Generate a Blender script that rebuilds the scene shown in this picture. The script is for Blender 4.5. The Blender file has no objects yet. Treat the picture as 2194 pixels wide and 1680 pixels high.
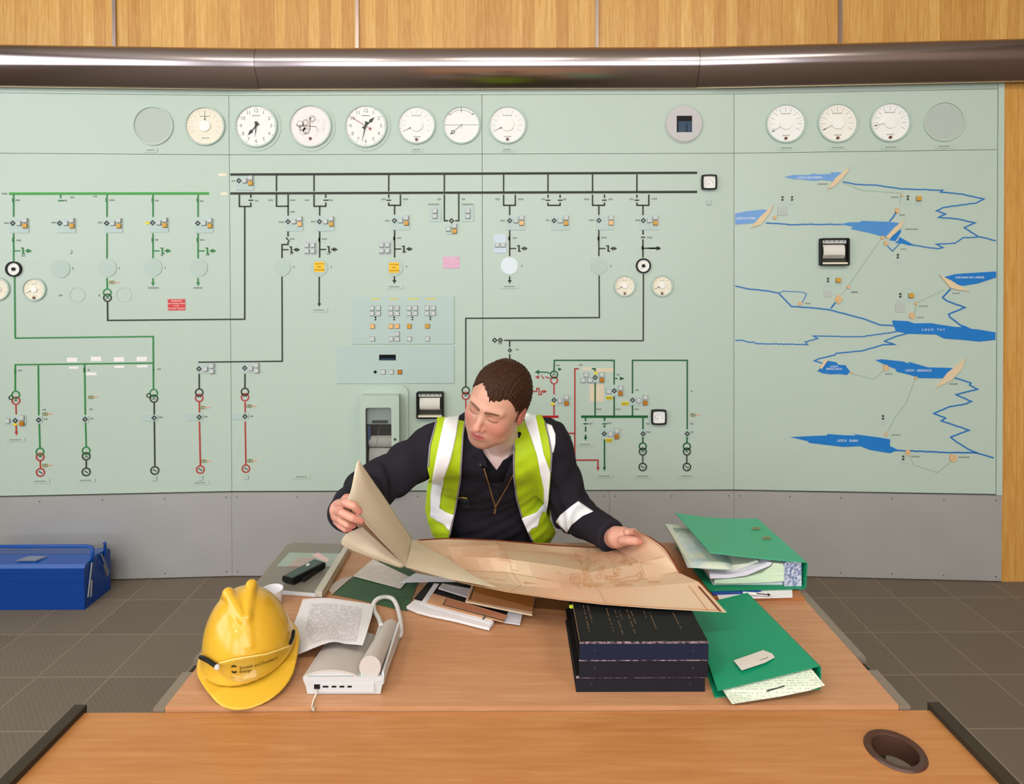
HQ = True
WIN_E = 48.0; WIN_L = 34.0; LAMP_F = 70.0; LAMP_B = 20.0; EXPO = -0.05; HEL = (-.50, .10)
import bpy, bmesh, math, random
import numpy as np
from mathutils import Vector, Matrix
from mathutils.geometry import tessellate_polygon
random.seed(7)
SC = bpy.context.scene
COL = SC.collection
# ------------------------------------------------------------------ camera
F = 1330.0; PX0 = 1097.0; PY0 = 594.0; EYE = 1.67
cam_d = bpy.data.cameras.new('camera'); cam = bpy.data.objects.new('camera', cam_d); COL.objects.link(cam)
cam_d.sensor_width = 36.0; cam_d.sensor_fit = 'HORIZONTAL'; cam_d.lens = F / 2194 * 36
cam_d.shift_y = -(840 - PY0) / 2194; cam_d.clip_start = 0.05
CM = Matrix.Rotation(math.radians(90 - 0.6), 3, 'X') @ Matrix.Rotation(math.radians(-0.17), 3, 'Z')
cam.matrix_world = Matrix.Translation((0, 0, EYE)) @ CM.to_4x4()
SC.camera = cam
O = Vector((0, 0, EYE))
def ray(px, py): return CM @ Vector(((px - PX0) / F, -(py - PY0) / F, -1))
def atY(px, py, Y):
    d = ray(px, py); return O + d * (Y / d.y)
def atZ(px, py, z=0.73):
    d = ray(px, py); return O + d * ((z - EYE) / d.z)
CMn = np.array(CM)
def proj(P):                                   # world points -> photo pixels
    q = (P - np.array([0, 0, EYE])) @ CMn
    return np.stack([PX0 + F * q[:, 0] / -q[:, 2], PY0 - F * q[:, 1] / -q[:, 2]], 1)
# ------------------------------------------------------------------ materials
def lin(c):
    if isinstance(c, str): c = [int(c[i:i+2], 16) / 255 for i in (0, 2, 4)]
    return tuple(x / 12.92 if x <= 0.04045 else ((x + 0.055) / 1.055) ** 2.4 for x in c) + (1.0,)
MATS = {}
def mat(name, col, rough=0.6, metal=0.0, spec=None, **k):
    if name in MATS: return MATS[name]
    if spec is None: spec = .14 if max(lin(col)[:3]) < .06 and metal == 0 else .4
    m = bpy.data.materials.new(name); m.use_nodes = True
    b = m.node_tree.nodes['Principled BSDF']
    b.inputs['Base Color'].default_value = lin(col)
    b.inputs['Roughness'].default_value = rough; b.inputs['Metallic'].default_value = metal
    b.inputs['Specular IOR Level'].default_value = spec
    nt = m.node_tree
    if 'noise' in k:                            # (scale, amount, second colour) mottling that belongs to the surface
        sc, amt, c2 = k['noise']
        tc = nt.nodes.new('ShaderNodeTexCoord'); mp = nt.nodes.new('ShaderNodeMapping')
        mp.inputs['Scale'].default_value = k.get('stretch', (1, 1, 1))
        n = nt.nodes.new('ShaderNodeTexNoise'); n.inputs['Scale'].default_value = sc; n.inputs['Detail'].default_value = 5
        r = nt.nodes.new('ShaderNodeValToRGB'); r.color_ramp.elements[0].position = 0.5 - amt; r.color_ramp.elements[1].position = 0.5 + amt
        r.color_ramp.elements[0].color = lin(col); r.color_ramp.elements[1].color = lin(c2)
        nt.links.new(tc.outputs['Object'], mp.inputs[0]); nt.links.new(mp.outputs[0], n.inputs['Vector'])
        nt.links.new(n.outputs['Fac'], r.inputs[0]); nt.links.new(r.outputs[0], b.inputs['Base Color'])
    if 'bump' in k:
        sc, st = k['bump']
        tc = nt.nodes.new('ShaderNodeTexCoord'); mp = nt.nodes.new('ShaderNodeMapping'); mp.inputs['Scale'].default_value = k.get('bstretch', (1, 1, 1))
        n = nt.nodes.new('ShaderNodeTexNoise'); n.inputs['Scale'].default_value = sc; n.inputs['Detail'].default_value = 3
        bp = nt.nodes.new('ShaderNodeBump'); bp.inputs['Strength'].default_value = st; bp.inputs['Distance'].default_value = 0.002
        nt.links.new(tc.outputs['Object'], mp.inputs[0]); nt.links.new(mp.outputs[0], n.inputs['Vector'])
        nt.links.new(n.outputs['Fac'], bp.inputs['Height']); nt.links.new(bp.outputs[0], b.inputs['Normal'])
    if 'emit' in k:
        b.inputs['Emission Color'].default_value = lin(col); b.inputs['Emission Strength'].default_value = k['emit']
    if 'alpha' in k: b.inputs['Alpha'].default_value = k['alpha']
    if 'trans' in k: b.inputs['Transmission Weight'].default_value = k['trans']
    if 'coat' in k: b.inputs['Coat Weight'].default_value = k['coat']; b.inputs['Coat Roughness'].default_value = 0.12
    if 'aniso' in k: b.inputs['Anisotropic'].default_value = k['aniso']
    MATS[name] = m; return m
# ------------------------------------------------------------------ mesh builder
class MB:
    def __init__(s): s.v = []; s.f = []; s.m = []; s.mi = 0
    def add(s, vs, fs):
        o = len(s.v); s.v += [tuple(v) for v in vs]; s.f += [tuple(i + o for i in f) for f in fs]; s.m += [s.mi] * len(fs)
    def mat(s, i): s.mi = i; return s
    def box(s, x0, x1, y0, y1, z0, z1):
        s.add([(x0, y0, z0), (x1, y0, z0), (x1, y1, z0), (x0, y1, z0), (x0, y0, z1), (x1, y0, z1), (x1, y1, z1), (x0, y1, z1)],
              [(0, 3, 2, 1), (4, 5, 6, 7), (0, 1, 5, 4), (1, 2, 6, 5), (2, 3, 7, 6), (3, 0, 4, 7)]); return s
    def bbox(s, x0, x1, y0, y1, z0, z1, b):        # box with its top edges rounded over (z1 side)
        r = rrect(x0, x1, y0, y1, b, 3); r2 = rrect(x0 + b * .5, x1 - b * .5, y0 + b * .5, y1 - b * .5, b * .7, 3)
        n = len(r); vs = [(x, y, z0) for x, y in r] + [(x, y, z1 - b * .5) for x, y in r] + [(x, y, z1) for x, y in r2]
        fs = [tuple(range(n - 1, -1, -1)), tuple(range(2 * n, 3 * n))]
        for k in (0, 1):
            for i in range(n):
                j = (i + 1) % n; fs.append((k * n + i, k * n + j, (k + 1) * n + j, (k + 1) * n + i))
        s.add(vs, fs); return s
    def prism(s, pts, z0, z1, holes=()):
        loops = [list(pts)] + [list(h) for h in holes]
        a = sum(pts[i][0] * pts[(i + 1) % len(pts)][1] - pts[(i + 1) % len(pts)][0] * pts[i][1] for i in range(len(pts)))
        flat = [p for l in loops for p in l]; n = len(flat)
        tri = tessellate_polygon([[Vector((p[0], p[1], 0)) for p in l] for l in loops])
        vs = [(p[0], p[1], z0) for p in flat] + [(p[0], p[1], z1) for p in flat]; fs = []
        for t in tri:
            A, B, C = (flat[i] for i in t)
            cr = (B[0] - A[0]) * (C[1] - A[1]) - (B[1] - A[1]) * (C[0] - A[0])
            t = tuple(t) if cr > 0 else tuple(reversed(t))
            fs.append(tuple(i + n for i in t)); fs.append(tuple(reversed(t)))
        o = 0
        for li, l in enumerate(loops):
            m = len(l); ar = sum(l[i][0] * l[(i + 1) % m][1] - l[(i + 1) % m][0] * l[i][1] for i in range(m))
            fwd = (ar > 0) == (li == 0)
            for i in range(m):
                j = (i + 1) % m; q = (o + i, o + j, n + o + j, n + o + i)
                fs.append(q if fwd else tuple(reversed(q)))
            o += m
        s.add(vs, fs); return s
    def disc(s, cx, cy, r, z0, z1, n=32): return s.prism(circ(cx, cy, r, n), z0, z1)
    def ring(s, cx, cy, r0, r1, z0, z1, n=40):
        a = circ(cx, cy, r1, n); b = circ(cx, cy, r0, n)
        vs = [(x, y, z0) for x, y in a] + [(x, y, z1) for x, y in a] + [(x, y, z0) for x, y in b] + [(x, y, z1) for x, y in b]; fs = []
        for i in range(n):
            j = (i + 1) % n
            fs += [(i, j, n + j, n + i), (n + i, n + j, 3 * n + j, 3 * n + i), (3 * n + i, 3 * n + j, 2 * n + j, 2 * n + i), (2 * n + i, 2 * n + j, j, i)]
        s.add(vs, fs); return s
    def strip(s, pts, w, z0, z1):                    # flat line of width w along a polyline, mitred
        pts = [Vector((p[0], p[1])) for p in pts]; L = []; R = []
        for i, p in enumerate(pts):
            ds = []
            if i > 0: ds.append((p - pts[i - 1]).normalized())
            if i < len(pts) - 1: ds.append((pts[i + 1] - p).normalized())
            d = ds[0] if len(ds) == 1 else (ds[0] + ds[1])
            if d.length < 1e-6: d = ds[0]
            d.normalize(); n = Vector((-d.y, d.x)); k = 1 / max(0.35, abs(n.dot(Vector((-ds[0].y, ds[0].x)))))
            L.append(p + n * w / 2 * k); R.append(p - n * w / 2 * k)
        m = len(pts); vs = [(q.x, q.y, z1) for q in L] + [(q.x, q.y, z1) for q in R] + [(q.x, q.y, z0) for q in L] + [(q.x, q.y, z0) for q in R]; fs = []
        for i in range(m - 1):
            fs += [(i, m + i, m + i + 1, i + 1), (i, i + 1, 2 * m + i + 1, 2 * m + i), (m + i + 1, m + i, 3 * m + i, 3 * m + i + 1)]
        fs += [(0, 2 * m, 3 * m, m), (m - 1, 2 * m - 1, 4 * m - 1, 3 * m - 1)]
        s.add(vs, fs); return s
    def tube(s, pts, r, n=10, cap=True):
        pts = [Vector(p) for p in pts]; m = len(pts); rr = r if isinstance(r, (list, tuple)) else [r] * m
        up = None; rings = []
        for i, p in enumerate(pts):
            t = (pts[min(i + 1, m - 1)] - pts[max(i - 1, 0)]).normalized()
            if up is None:
                up = Vector((0, 0, 1)) if abs(t.z) < .9 else Vector((1, 0, 0))
            u = (up - t * up.dot(t)).normalized(); w = t.cross(u); up = u
            rings.append([p + (u * math.cos(a) + w * math.sin(a)) * rr[i] for a in [2 * math.pi * k / n for k in range(n)]])
        vs = [v for R in rings for v in R]; fs = []
        for i in range(m - 1):
            for k in range(n):
                l = (k + 1) % n; fs.append((i * n + k, i * n + l, (i + 1) * n + l, (i + 1) * n + k))
        if cap: fs += [tuple(range(n - 1, -1, -1)), tuple(range((m - 1) * n, m * n))]
        s.add(vs, fs); return s
    def grid(s, G, thick=0.0, flip=False):           # G: rows x cols of points; thick extrudes along normals
        G = np.array([[tuple(p) for p in r] for r in G], float); a, b, _ = G.shape
        du = np.gradient(G, axis=1); dv = np.gradient(G, axis=0); N = np.cross(du, dv)
        N /= np.maximum(np.linalg.norm(N, axis=2, keepdims=True), 1e-9)
        if flip: N = -N
        vs = [tuple(p) for p in G.reshape(-1, 3)]; n = a * b; fs = []
        q = lambda i, j, o=0: o + i * b + j
        for i in range(a - 1):
            for j in range(b - 1):
                f = (q(i, j), q(i, j + 1), q(i + 1, j + 1), q(i + 1, j)); fs.append(f if not flip else f[::-1])
        if thick:
            vs += [tuple(p) for p in (G - N * thick).reshape(-1, 3)]
            for i in range(a - 1):
                for j in range(b - 1):
                    f = (q(i, j, n), q(i + 1, j, n), q(i + 1, j + 1, n), q(i, j + 1, n)); fs.append(f if not flip else f[::-1])
            per = [(0, j) for j in range(b)] + [(i, b - 1) for i in range(1, a)] + [(a - 1, j) for j in range(b - 2, -1, -1)] + [(i, 0) for i in range(a - 2, 0, -1)]
            for k in range(len(per)):
                p0 = per[k]; p1 = per[(k + 1) % len(per)]
                f = (q(*p1), q(*p0), q(p0[0], p0[1], n), q(p1[0], p1[1], n)); fs.append(f if not flip else f[::-1])
        s.add(vs, fs); return s
    def lathe(s, prof, n=32, c=(0, 0)):              # profile (r, z) about z
        vs = [(c[0] + r * math.cos(2 * math.pi * k / n), c[1] + r * math.sin(2 * math.pi * k / n), z) for r, z in prof for k in range(n)]; fs = []
        for i in range(len(prof) - 1):
            for k in range(n):
                l = (k + 1) % n; fs.append((i * n + k, i * n + l, (i + 1) * n + l, (i + 1) * n + k))
        s.add(vs, fs); return s
    def build(s, name, mt, parent=None, smooth=False, mw=None, auto=None):
        me = bpy.data.meshes.new(name); me.from_pydata(s.v, [], s.f)
        for m in (mt if isinstance(mt, (list, tuple)) else [mt]): me.materials.append(m)
        me.polygons.foreach_set('material_index', s.m)
        if smooth: me.polygons.foreach_set('use_smooth', [True] * len(s.f))
        me.update()
        if auto:
            me.set_sharp_from_angle(angle=math.radians(auto))
        o = bpy.data.objects.new(name, me); COL.objects.link(o)
        if parent: o.parent = parent
        if mw is not None: o.matrix_world = mw
        return o
def circ(cx, cy, r, n=32, a0=0.0): return [(cx + r * math.cos(a0 + 2 * math.pi * k / n), cy + r * math.sin(a0 + 2 * math.pi * k / n)) for k in range(n)]
def rrect(x0, x1, y0, y1, r, n=4):
    r = min(r, (x1 - x0) / 2, (y1 - y0) / 2); P = []
    for cx, cy, a in ((x1 - r, y0 + r, -90), (x1 - r, y1 - r, 0), (x0 + r, y1 - r, 90), (x0 + r, y0 + r, 180)):
        for k in range(n + 1):
            t = math.radians(a + 90 * k / n); P.append((cx + r * math.cos(t), cy + r * math.sin(t)))
    return P
def empty(name, label=None, cat=None, loc=(0, 0, 0), group=None, mw=None, kind=None):
    o = bpy.data.objects.new(name, None); COL.objects.link(o); o.empty_display_size = .05
    if mw is not None: o.matrix_world = mw
    else: o.location = loc
    return tag(o, label, cat, group, kind)
def tag(o, label=None, cat=None, group=None, kind=None):
    if label: o['label'] = label
    if cat: o['category'] = cat
    if group: o['group'] = group
    if kind: o['kind'] = kind
    return o
def text(body, size, name, mt, parent=None, mw=None, ext=0.0003, align='CENTER'):
    c = bpy.data.curves.new(name, 'FONT'); c.body = body; c.size = size; c.extrude = ext; c.align_x = align; c.align_y = 'CENTER'
    t = bpy.data.objects.new(name + '_c', c); me = bpy.data.meshes.new_from_object(t)
    bpy.data.objects.remove(t); me.materials.clear(); me.materials.append(mt)
    o = bpy.data.objects.new(name, me); COL.objects.link(o)
    if parent: o.parent = parent
    if mw is not None: o.matrix_local = mw
    return o
# ------------------------------------------------------------------ wall facets
YC = 3.38
def plan(px, Y): p = atY(px, 700, Y); return Vector((p.x, p.y))
cL = plan(494, YC); cR = plan(1572.5, YC)
eL = plan(0, 3.316); eR = plan(2136, 3.30)
class Facet:
    def __init__(s, org, to):
        s.o = org; s.u = (to - org).normalized(); s.n = Vector((s.u.y, -s.u.x))     # n points to the room (-y)
        if s.n.y > 0: s.n = -s.n
        s.m = Matrix(((s.u.x, 0, s.n.x, org.x), (s.u.y, 0, s.n.y, org.y), (0, 1, 0, 0), (0, 0, 0, 1)))
    def uv(s, px, py, off=0.0):
        d = ray(px, py); q = s.o + s.n * off
        t = ((q.x - O.x) * s.n.x + (q.y - O.y) * s.n.y) / (d.x * s.n.x + d.y * s.n.y)
        P = O + d * t; return ((P.x - s.o.x) * s.u.x + (P.y - s.o.y) * s.u.y, P.z)
    def at(s, u, v): return s.m @ Matrix.Translation((u, v, 0))
FL = Facet(cL, cL + (cL - eL)); FC = Facet(cL, cR); FR = Facet(cR, eR)
def fac(px): return FL if px < 494 else (FC if px < 1572.5 else FR)
# ------------------------------------------------------------------ surfaces of the room
def wood_mat(name, c1, c2, c3, plank=None, gscale=1.0, horiz=False, rough=0.4, ax=None):
    m = bpy.data.materials.new(name); m.use_nodes = True; nt = m.node_tree; b = nt.nodes['Principled BSDF']
    tc = nt.nodes.new('ShaderNodeTexCoord'); mp = nt.nodes.new('ShaderNodeMapping')
    mp.inputs['Scale'].default_value = ax
    nt.links.new(tc.outputs['Object'], mp.inputs[0])
    n = nt.nodes.new('ShaderNodeTexNoise'); n.inputs['Scale'].default_value = gscale; n.inputs['Detail'].default_value = 8; n.inputs['Roughness'].default_value = .65
    n.inputs['Distortion'].default_value = .6
    nt.links.new(mp.outputs[0], n.inputs['Vector'])
    r = nt.nodes.new('ShaderNodeValToRGB'); e = r.color_ramp.elements
    e[0].position = .3; e[0].color = lin(c1); e[1].position = .7; e[1].color = lin(c3); q = r.color_ramp.elements.new(.5); q.color = lin(c2)
    nt.links.new(n.outputs['Fac'], r.inputs[0]); out = r.outputs[0]
    if plank:                                     # vertical boards: per-board tone and a thin joint
        w = plank; sx = nt.nodes.new('ShaderNodeSeparateXYZ'); nt.links.new(tc.outputs['Object'], sx.inputs[0])
        d = nt.nodes.new('ShaderNodeMath'); d.operation = 'DIVIDE'; d.inputs[1].default_value = w; nt.links.new(sx.outputs[0], d.inputs[0])
        fl = nt.nodes.new('ShaderNodeMath'); fl.operation = 'FLOOR'; nt.links.new(d.outputs[0], fl.inputs[0])
        wn = nt.nodes.new('ShaderNodeTexWhiteNoise'); wn.noise_dimensions = '1D'; nt.links.new(fl.outputs[0], wn.inputs['W'])
        cr = nt.nodes.new('ShaderNodeValToRGB'); cr.color_ramp.elements[0].color = lin('dcbb84'); cr.color_ramp.elements[1].color = lin('fff4d8')
        nt.links.new(wn.outputs['Value'], cr.inputs[0])
        fr = nt.nodes.new('ShaderNodeMath'); fr.operation = 'FRACT'; nt.links.new(d.outputs[0], fr.inputs[0])
        lt = nt.nodes.new('ShaderNodeMath'); lt.operation = 'LESS_THAN'; lt.inputs[1].default_value = .022; nt.links.new(fr.outputs[0], lt.inputs[0])
        mx = nt.nodes.new('ShaderNodeMix'); mx.data_type = 'RGBA'; mx.blend_type = 'MULTIPLY'; mx.inputs[0].default_value = .75
        nt.links.new(out, mx.inputs[6]); nt.links.new(cr.outputs[0], mx.inputs[7])
        m2 = nt.nodes.new('ShaderNodeMix'); m2.data_type = 'RGBA'; nt.links.new(lt.outputs[0], m2.inputs[0]); nt.links.new(mx.outputs[2], m2.inputs[6]); m2.inputs[7].default_value = lin('a06f2c')
        # alternate boards run at other grain offsets
        ad = nt.nodes.new('ShaderNodeVectorMath'); ad.operation = 'ADD'; cb = nt.nodes.new('ShaderNodeCombineXYZ'); nt.links.new(wn.outputs['Value'], cb.inputs[2])
        sc = nt.nodes.new('ShaderNodeVectorMath'); sc.operation = 'SCALE'; sc.inputs['Scale'].default_value = 40; nt.links.new(cb.outputs[0], sc.inputs[0])
        nt.links.new(mp.outputs[0], ad.inputs[0]); nt.links.new(sc.outputs[0], ad.inputs[1]); nt.links.new(ad.outputs[0], n.inputs['Vector'])
        out = m2.outputs[2]
    nt.links.new(out, b.inputs['Base Color']); b.inputs['Roughness'].default_value = rough
    MATS[name] = m; return m
M_wall_wood = wood_mat('oak_boards', 'd5a255', 'e2b66c', 'eecb89', plank=.0655, gscale=3.2, rough=.42, ax=(22, 22, 1.6))
M_desk = wood_mat('beech_desk', 'b27f58', 'bb8861', 'c4936c', gscale=3.0, rough=.4, ax=(1.6, 26, 26))
M_desk2 = wood_mat('beech_desk_front', 'ab703c', 'b47a46', 'bd8652', gscale=3.0, rough=.36, ax=(1.6, 26, 26))
M_green = mat('pale_green_paint', 'b9cabc', .34, spec=.4)
M_green2 = mat('pale_green_plate', 'b4c7c0', .38)
M_greenC = mat('pale_green_cover', 'b3c6ba', .45)
M_greyG = mat('grey_green_paint', 'b3bfb4', .5)
M_seam = mat('panel_seam', '7f8f78', .7)
M_plinth = mat('brushed_steel', 'bdbcb8', .42, metal=.35, noise=(3, .3, 'b0afac'), bump=(60, .05), bstretch=(1, 30, 1))
M_hood = mat('bronze_hood', 'b3a8a8', .19, metal=1.0)
M_strip = mat('metal_strip', 'a9968c', .3, metal=.8)
M_white = mat('white_enamel', 'f0f0ea', .5)
M_cream = mat('cream_dial', 'ebe4cf', .5)
M_black = mat('black_enamel', '1d1d1b', .4)
M_line_k = mat('black_line', '3c4138', .5)
M_line_g = mat('green_line', '2f8440', .45)
M_line_g2 = mat('dark_green_line', '0c5c2c', .45)
M_line_gl = mat('bright_green_line', '3a9a35', .45)
M_line_r = mat('red_line', 'b03a34', .45)
M_line_r2 = mat('bright_red_line', 'b51219', .45)
M_btn = mat('grey_button', 'c6ccc8', .4)
M_btn_d = mat('button_bezel', '7f8885', .5)
M_amb = mat('amber_button', 'cf9a30', .35)
M_ambp = mat('pale_amber_button', 'eab877', .35)
M_ambd = mat('dark_amber_button', 'b87418', .35)
M_mark = mat('grey_print', '7c8a80', .6)
M_dark = mat('dark_print', '3f4640', .6)
# floor: carpet tiles laid in a grid
def floor_mat():
    m = bpy.data.materials.new('carpet_tiles'); m.use_nodes = True; nt = m.node_tree; b = nt.nodes['Principled BSDF']
    tc = nt.nodes.new('ShaderNodeTexCoord'); sx = nt.nodes.new('ShaderNodeSeparateXYZ'); nt.links.new(tc.outputs['Object'], sx.inputs[0])
    T = .301; P0 = atZ(325.8, 1359.4, 0); outs = []; cells = []
    for ax, off in ((0, P0.x), (1, P0.y)):
        a = nt.nodes.new('ShaderNodeMath'); a.operation = 'SUBTRACT'; a.inputs[1].default_value = off - T * 40; nt.links.new(sx.outputs[ax], a.inputs[0])
        d = nt.nodes.new('ShaderNodeMath'); d.operation = 'DIVIDE'; d.inputs[1].default_value = T; nt.links.new(a.outputs[0], d.inputs[0])
        d2 = nt.nodes.new('ShaderNodeMath'); d2.operation = 'ADD'; d2.inputs[1].default_value = .008; nt.links.new(d.outputs[0], d2.inputs[0])
        fr = nt.nodes.new('ShaderNodeMath'); fr.operation = 'FRACT'; nt.links.new(d2.outputs[0], fr.inputs[0])
        fl = nt.nodes.new('ShaderNodeMath'); fl.operation = 'FLOOR'; nt.links.new(d2.outputs[0], fl.inputs[0]); cells.append(fl)
        lt = nt.nodes.new('ShaderNodeMath'); lt.operation = 'LESS_THAN'; lt.inputs[1].default_value = .018; nt.links.new(fr.outputs[0], lt.inputs[0]); outs.append(lt)
    mx = nt.nodes.new('ShaderNodeMath'); mx.operation = 'MAXIMUM'; nt.links.new(outs[0].outputs[0], mx.inputs[0]); nt.links.new(outs[1].outputs[0], mx.inputs[1])
    cb = nt.nodes.new('ShaderNodeCombineXYZ'); nt.links.new(cells[0].outputs[0], cb.inputs[0]); nt.links.new(cells[1].outputs[0], cb.inputs[1])
    wn = nt.nodes.new('ShaderNodeTexWhiteNoise'); nt.links.new(cb.outputs[0], wn.inputs['Vector'])
    r = nt.nodes.new('ShaderNodeValToRGB'); r.color_ramp.elements[0].color = lin('6f6355'); r.color_ramp.elements[1].color = lin('766a5b'); nt.links.new(wn.outputs['Value'], r.inputs[0])
    wv = nt.nodes.new('ShaderNodeTexWave'); wv.bands_direction = 'DIAGONAL'; wv.inputs['Scale'].default_value = 28; wv.inputs['Distortion'].default_value = 1.5; nt.links.new(tc.outputs['Object'], wv.inputs['Vector'])
    ml = nt.nodes.new('ShaderNodeMix'); ml.data_type = 'RGBA'; ml.blend_type = 'MULTIPLY'; nt.links.new(wv.outputs['Fac'], ml.inputs[0]); nt.links.new(r.outputs[0], ml.inputs[6]); ml.inputs[7].default_value = (.9, .9, .9, 1)
    m2 = nt.nodes.new('ShaderNodeMix'); m2.data_type = 'RGBA'; nt.links.new(mx.outputs[0], m2.inputs[0]); nt.links.new(ml.outputs[2], m2.inputs[6]); m2.inputs[7].default_value = lin('8d7f6c')
    nt.links.new(m2.outputs[2], b.inputs['Base Color']); b.inputs['Roughness'].default_value = .75
    return m
XL, XR, YB, YF, CEIL = -4.6, 4.2, -5.2, 3.95, 4.9
tag(MB().box(XL, XR, YB, YF, -.06, 0).build('floor', floor_mat()), kind='structure')
M_ceil = mat('ceiling_paint', 'd9d4c8', .9); M_rwall = mat('room_wall_paint', '7d6a58', .8)
tag(MB().box(XL, XR, YB, YF, CEIL, CEIL + .1).build('ceiling', M_ceil), kind='structure')
# upper oak wall above the hood, set back a little behind the board
wb = MB().box(XL, XR, 3.62, 3.74, 0, CEIL); tag(wb.build('wall_back', M_wall_wood), kind='structure')
for i, px in enumerate((246.5, 766, 1278.5, 1798.5)):
    p = atY(px, 50, 3.62)
    tag(MB().box(p.x - .010, p.x + .010, 3.607, 3.62, 2.6, CEIL).build('trim_%d' % (i + 1), M_strip), kind='structure')
p = atY(2172, 50, 3.3)
cx0 = atY(2149, 600, 3.3).x; cx1 = atY(2192, 600, 3.3).x
tag(MB().box(cx0, XR, 3.3, 3.62, 0, 2.70).build('wall_right_return', M_wall_wood), kind='structure')
WL_ = [(-4.4, -1.6), (-1.3, 1.5)]
lw = MB(); lw.box(XL - .15, XL, YB, YF, 0, 1.3); lw.box(XL - .15, XL, YB, YF, 4.2, CEIL); ys = [YB] + [y for w in WL_ for y in w] + [YF]
for a in range(0, len(ys), 2): lw.box(XL - .15, XL, ys[a], ys[a + 1], 1.3, 4.2)
tag(lw.build('wall_left', M_rwall), kind='structure')
tag(MB().box(XR, XR + .1, YB, YF, 0, CEIL).build('wall_right', M_rwall), kind='structure')
# rear wall with a band of tall windows (the daylight)
W = [(-3.7, -1.35), (-1.1, 1.1), (1.35, 3.7)]
rw = MB(); rw.box(XL, XR, YB - .15, YB, 0, 1.3); rw.box(XL, XR, YB - .15, YB, 4.2, CEIL)
xs = [XL] + [x for w in W for x in w] + [XR]
for a in range(0, len(xs), 2): rw.box(xs[a], xs[a + 1], YB - .15, YB, 1.3, 4.2)
tag(rw.build('wall_rear', M_rwall), kind='structure')
M_frame = mat('window_frame', 'd8d6cf', .5)
M_sky = mat('overcast_sky_glass', 'eef3ff', .3, emit=2.2)
for i, (a, b) in enumerate(W):
    fr = MB()
    for x in (a, (a + b) / 2 - .03, b - .06): fr.box(x, x + .06, YB - .09, YB - .03, 1.3, 4.2)
    for z in (1.3, 2.7, 4.14): fr.box(a, b, YB - .09, YB - .03, z, z + .06)
    fo = tag(fr.build('window_%d' % (i + 1), M_frame), kind='structure')
    pn = MB().box(a, b, YB - .14, YB - .12, 1.3, 4.2).build('pane', M_sky, fo)
    L = bpy.data.lights.new('window_daylight', 'AREA'); L.shape = 'RECTANGLE'; L.size = b - a - .1; L.size_y = 2.8; L.energy = WIN_E; L.color = (.93, .97, 1.0)
    lo = bpy.data.objects.new('window_daylight', L); COL.objects.link(lo); lo.location = ((a + b) / 2, YB + .02, 2.75); lo.rotation_euler = (math.radians(90), 0, 0)
for i, (a, b) in enumerate(WL_):
    fr = MB()
    for y in (a, (a + b) / 2 - .03, b - .06): fr.box(XL - .09, XL - .03, y, y + .06, 1.3, 4.2)
    for z in (1.3, 2.7, 4.14): fr.box(XL - .09, XL - .03, a, b, z, z + .06)
    fo = tag(fr.build('window_%d' % (i + 4), M_frame), kind='structure'); MB().box(XL - .14, XL - .12, a, b, 1.3, 4.2).build('pane', M_sky, fo)
    L = bpy.data.lights.new('window_daylight', 'AREA'); L.shape = 'RECTANGLE'; L.size = 2.8; L.size_y = b - a - .1; L.energy = WIN_L; L.color = (.93, .97, 1.0)
    lo = bpy.data.objects.new('window_daylight', L); COL.objects.link(lo); lo.location = (XL + .02, (a + b) / 2, 2.75); lo.rotation_euler = (0, math.radians(-90), 0)
# ceiling lamps above the board (out of the picture): recessed panels running along the room
M_lamp = mat('lamp_diffuser', 'fff3dc', .4, emit=5.0)
for i, (x, y) in enumerate(((-2.6, -1.4), (0, -1.4), (2.6, -1.4), (-2.6, -3.4), (0, -3.4), (2.6, -3.4))):
    t = MB().box(x - .62, x + .62, y - .17, y + .17, CEIL - .05, CEIL - .001).build('ceiling_light', M_frame)
    tag(t, 'white rectangular ceiling lamp %s over the %s of the room' % (('by the desks' if y > -2 else 'by the windows'), ('left side' if x < 0 else 'middle' if x == 0 else 'right side')), 'ceiling lamp', 'ceiling lamps')
    MB().box(x - .58, x + .58, y - .14, y + .14, CEIL - .056, CEIL - .0505).build('diffuser', M_lamp, t)
    L = bpy.data.lights.new('lamp_light', 'AREA'); L.shape = 'RECTANGLE'; L.size = 1.15; L.size_y = .28; L.energy = (LAMP_F if y > -2 else LAMP_B); L.color = (1.0, .94, .85)
    lo = bpy.data.objects.new('lamp_light', L); COL.objects.link(lo); lo.location = (x, y, CEIL - .065)
# ------------------------------------------------------------------ hood over the board (one bent bronze cornice in three lengths)
def hood_profile():
    # (distance in front of the board plane, z): top back, rounded nose, sloping face, lower lip
    P = [(-.20, zt + .005), (-.03, zt + .005)]
    c = (.040, zt - .078)
    for k in range(0, 21):
        a = math.radians(95 - k * 6.15); P.append((c[0] + .058 * math.cos(a), c[1] + .083 * math.sin(a)))
    P.append((.030, zb + .002)); P.append((.024, zb - .002)); P.append((.012, zb - .002)); P.append((.012, zb + .006)); P.append((-.20, zb + .006))
    return P
Yh = YC - .17
zt = atY(1100, 99, YC - .08).z; zb = atY(1100, 187.5, YC - .03).z
hx = [plan(-260, 3.09), None, None, plan(2460, 3.04)]
hx[1] = plan(548, YC - .1); hx[2] = plan(1500, YC - .1)
hx[0] = hx[1] + (plan(0, YC - .165) - hx[1]) * 1.35; hx[3] = hx[2] + (plan(2194, YC - .205) - hx[2]) * 1.25
prof = hood_profile()
def off_pt(i, d):                              # offset of the plan polyline at vertex i by d toward the room, mitred
    ns = []
    for a, b in ((i - 1, i), (i, i + 1)):
        if a < 0 or b > 3: continue
        t = (hx[b] - hx[a]).normalized(); ns.append(Vector((t.y, -t.x)))
    n = sum(ns, Vector((0, 0))) / len(ns); n = n / (n.length ** 2)
    return hx[i] + n * (d - .1)
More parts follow.
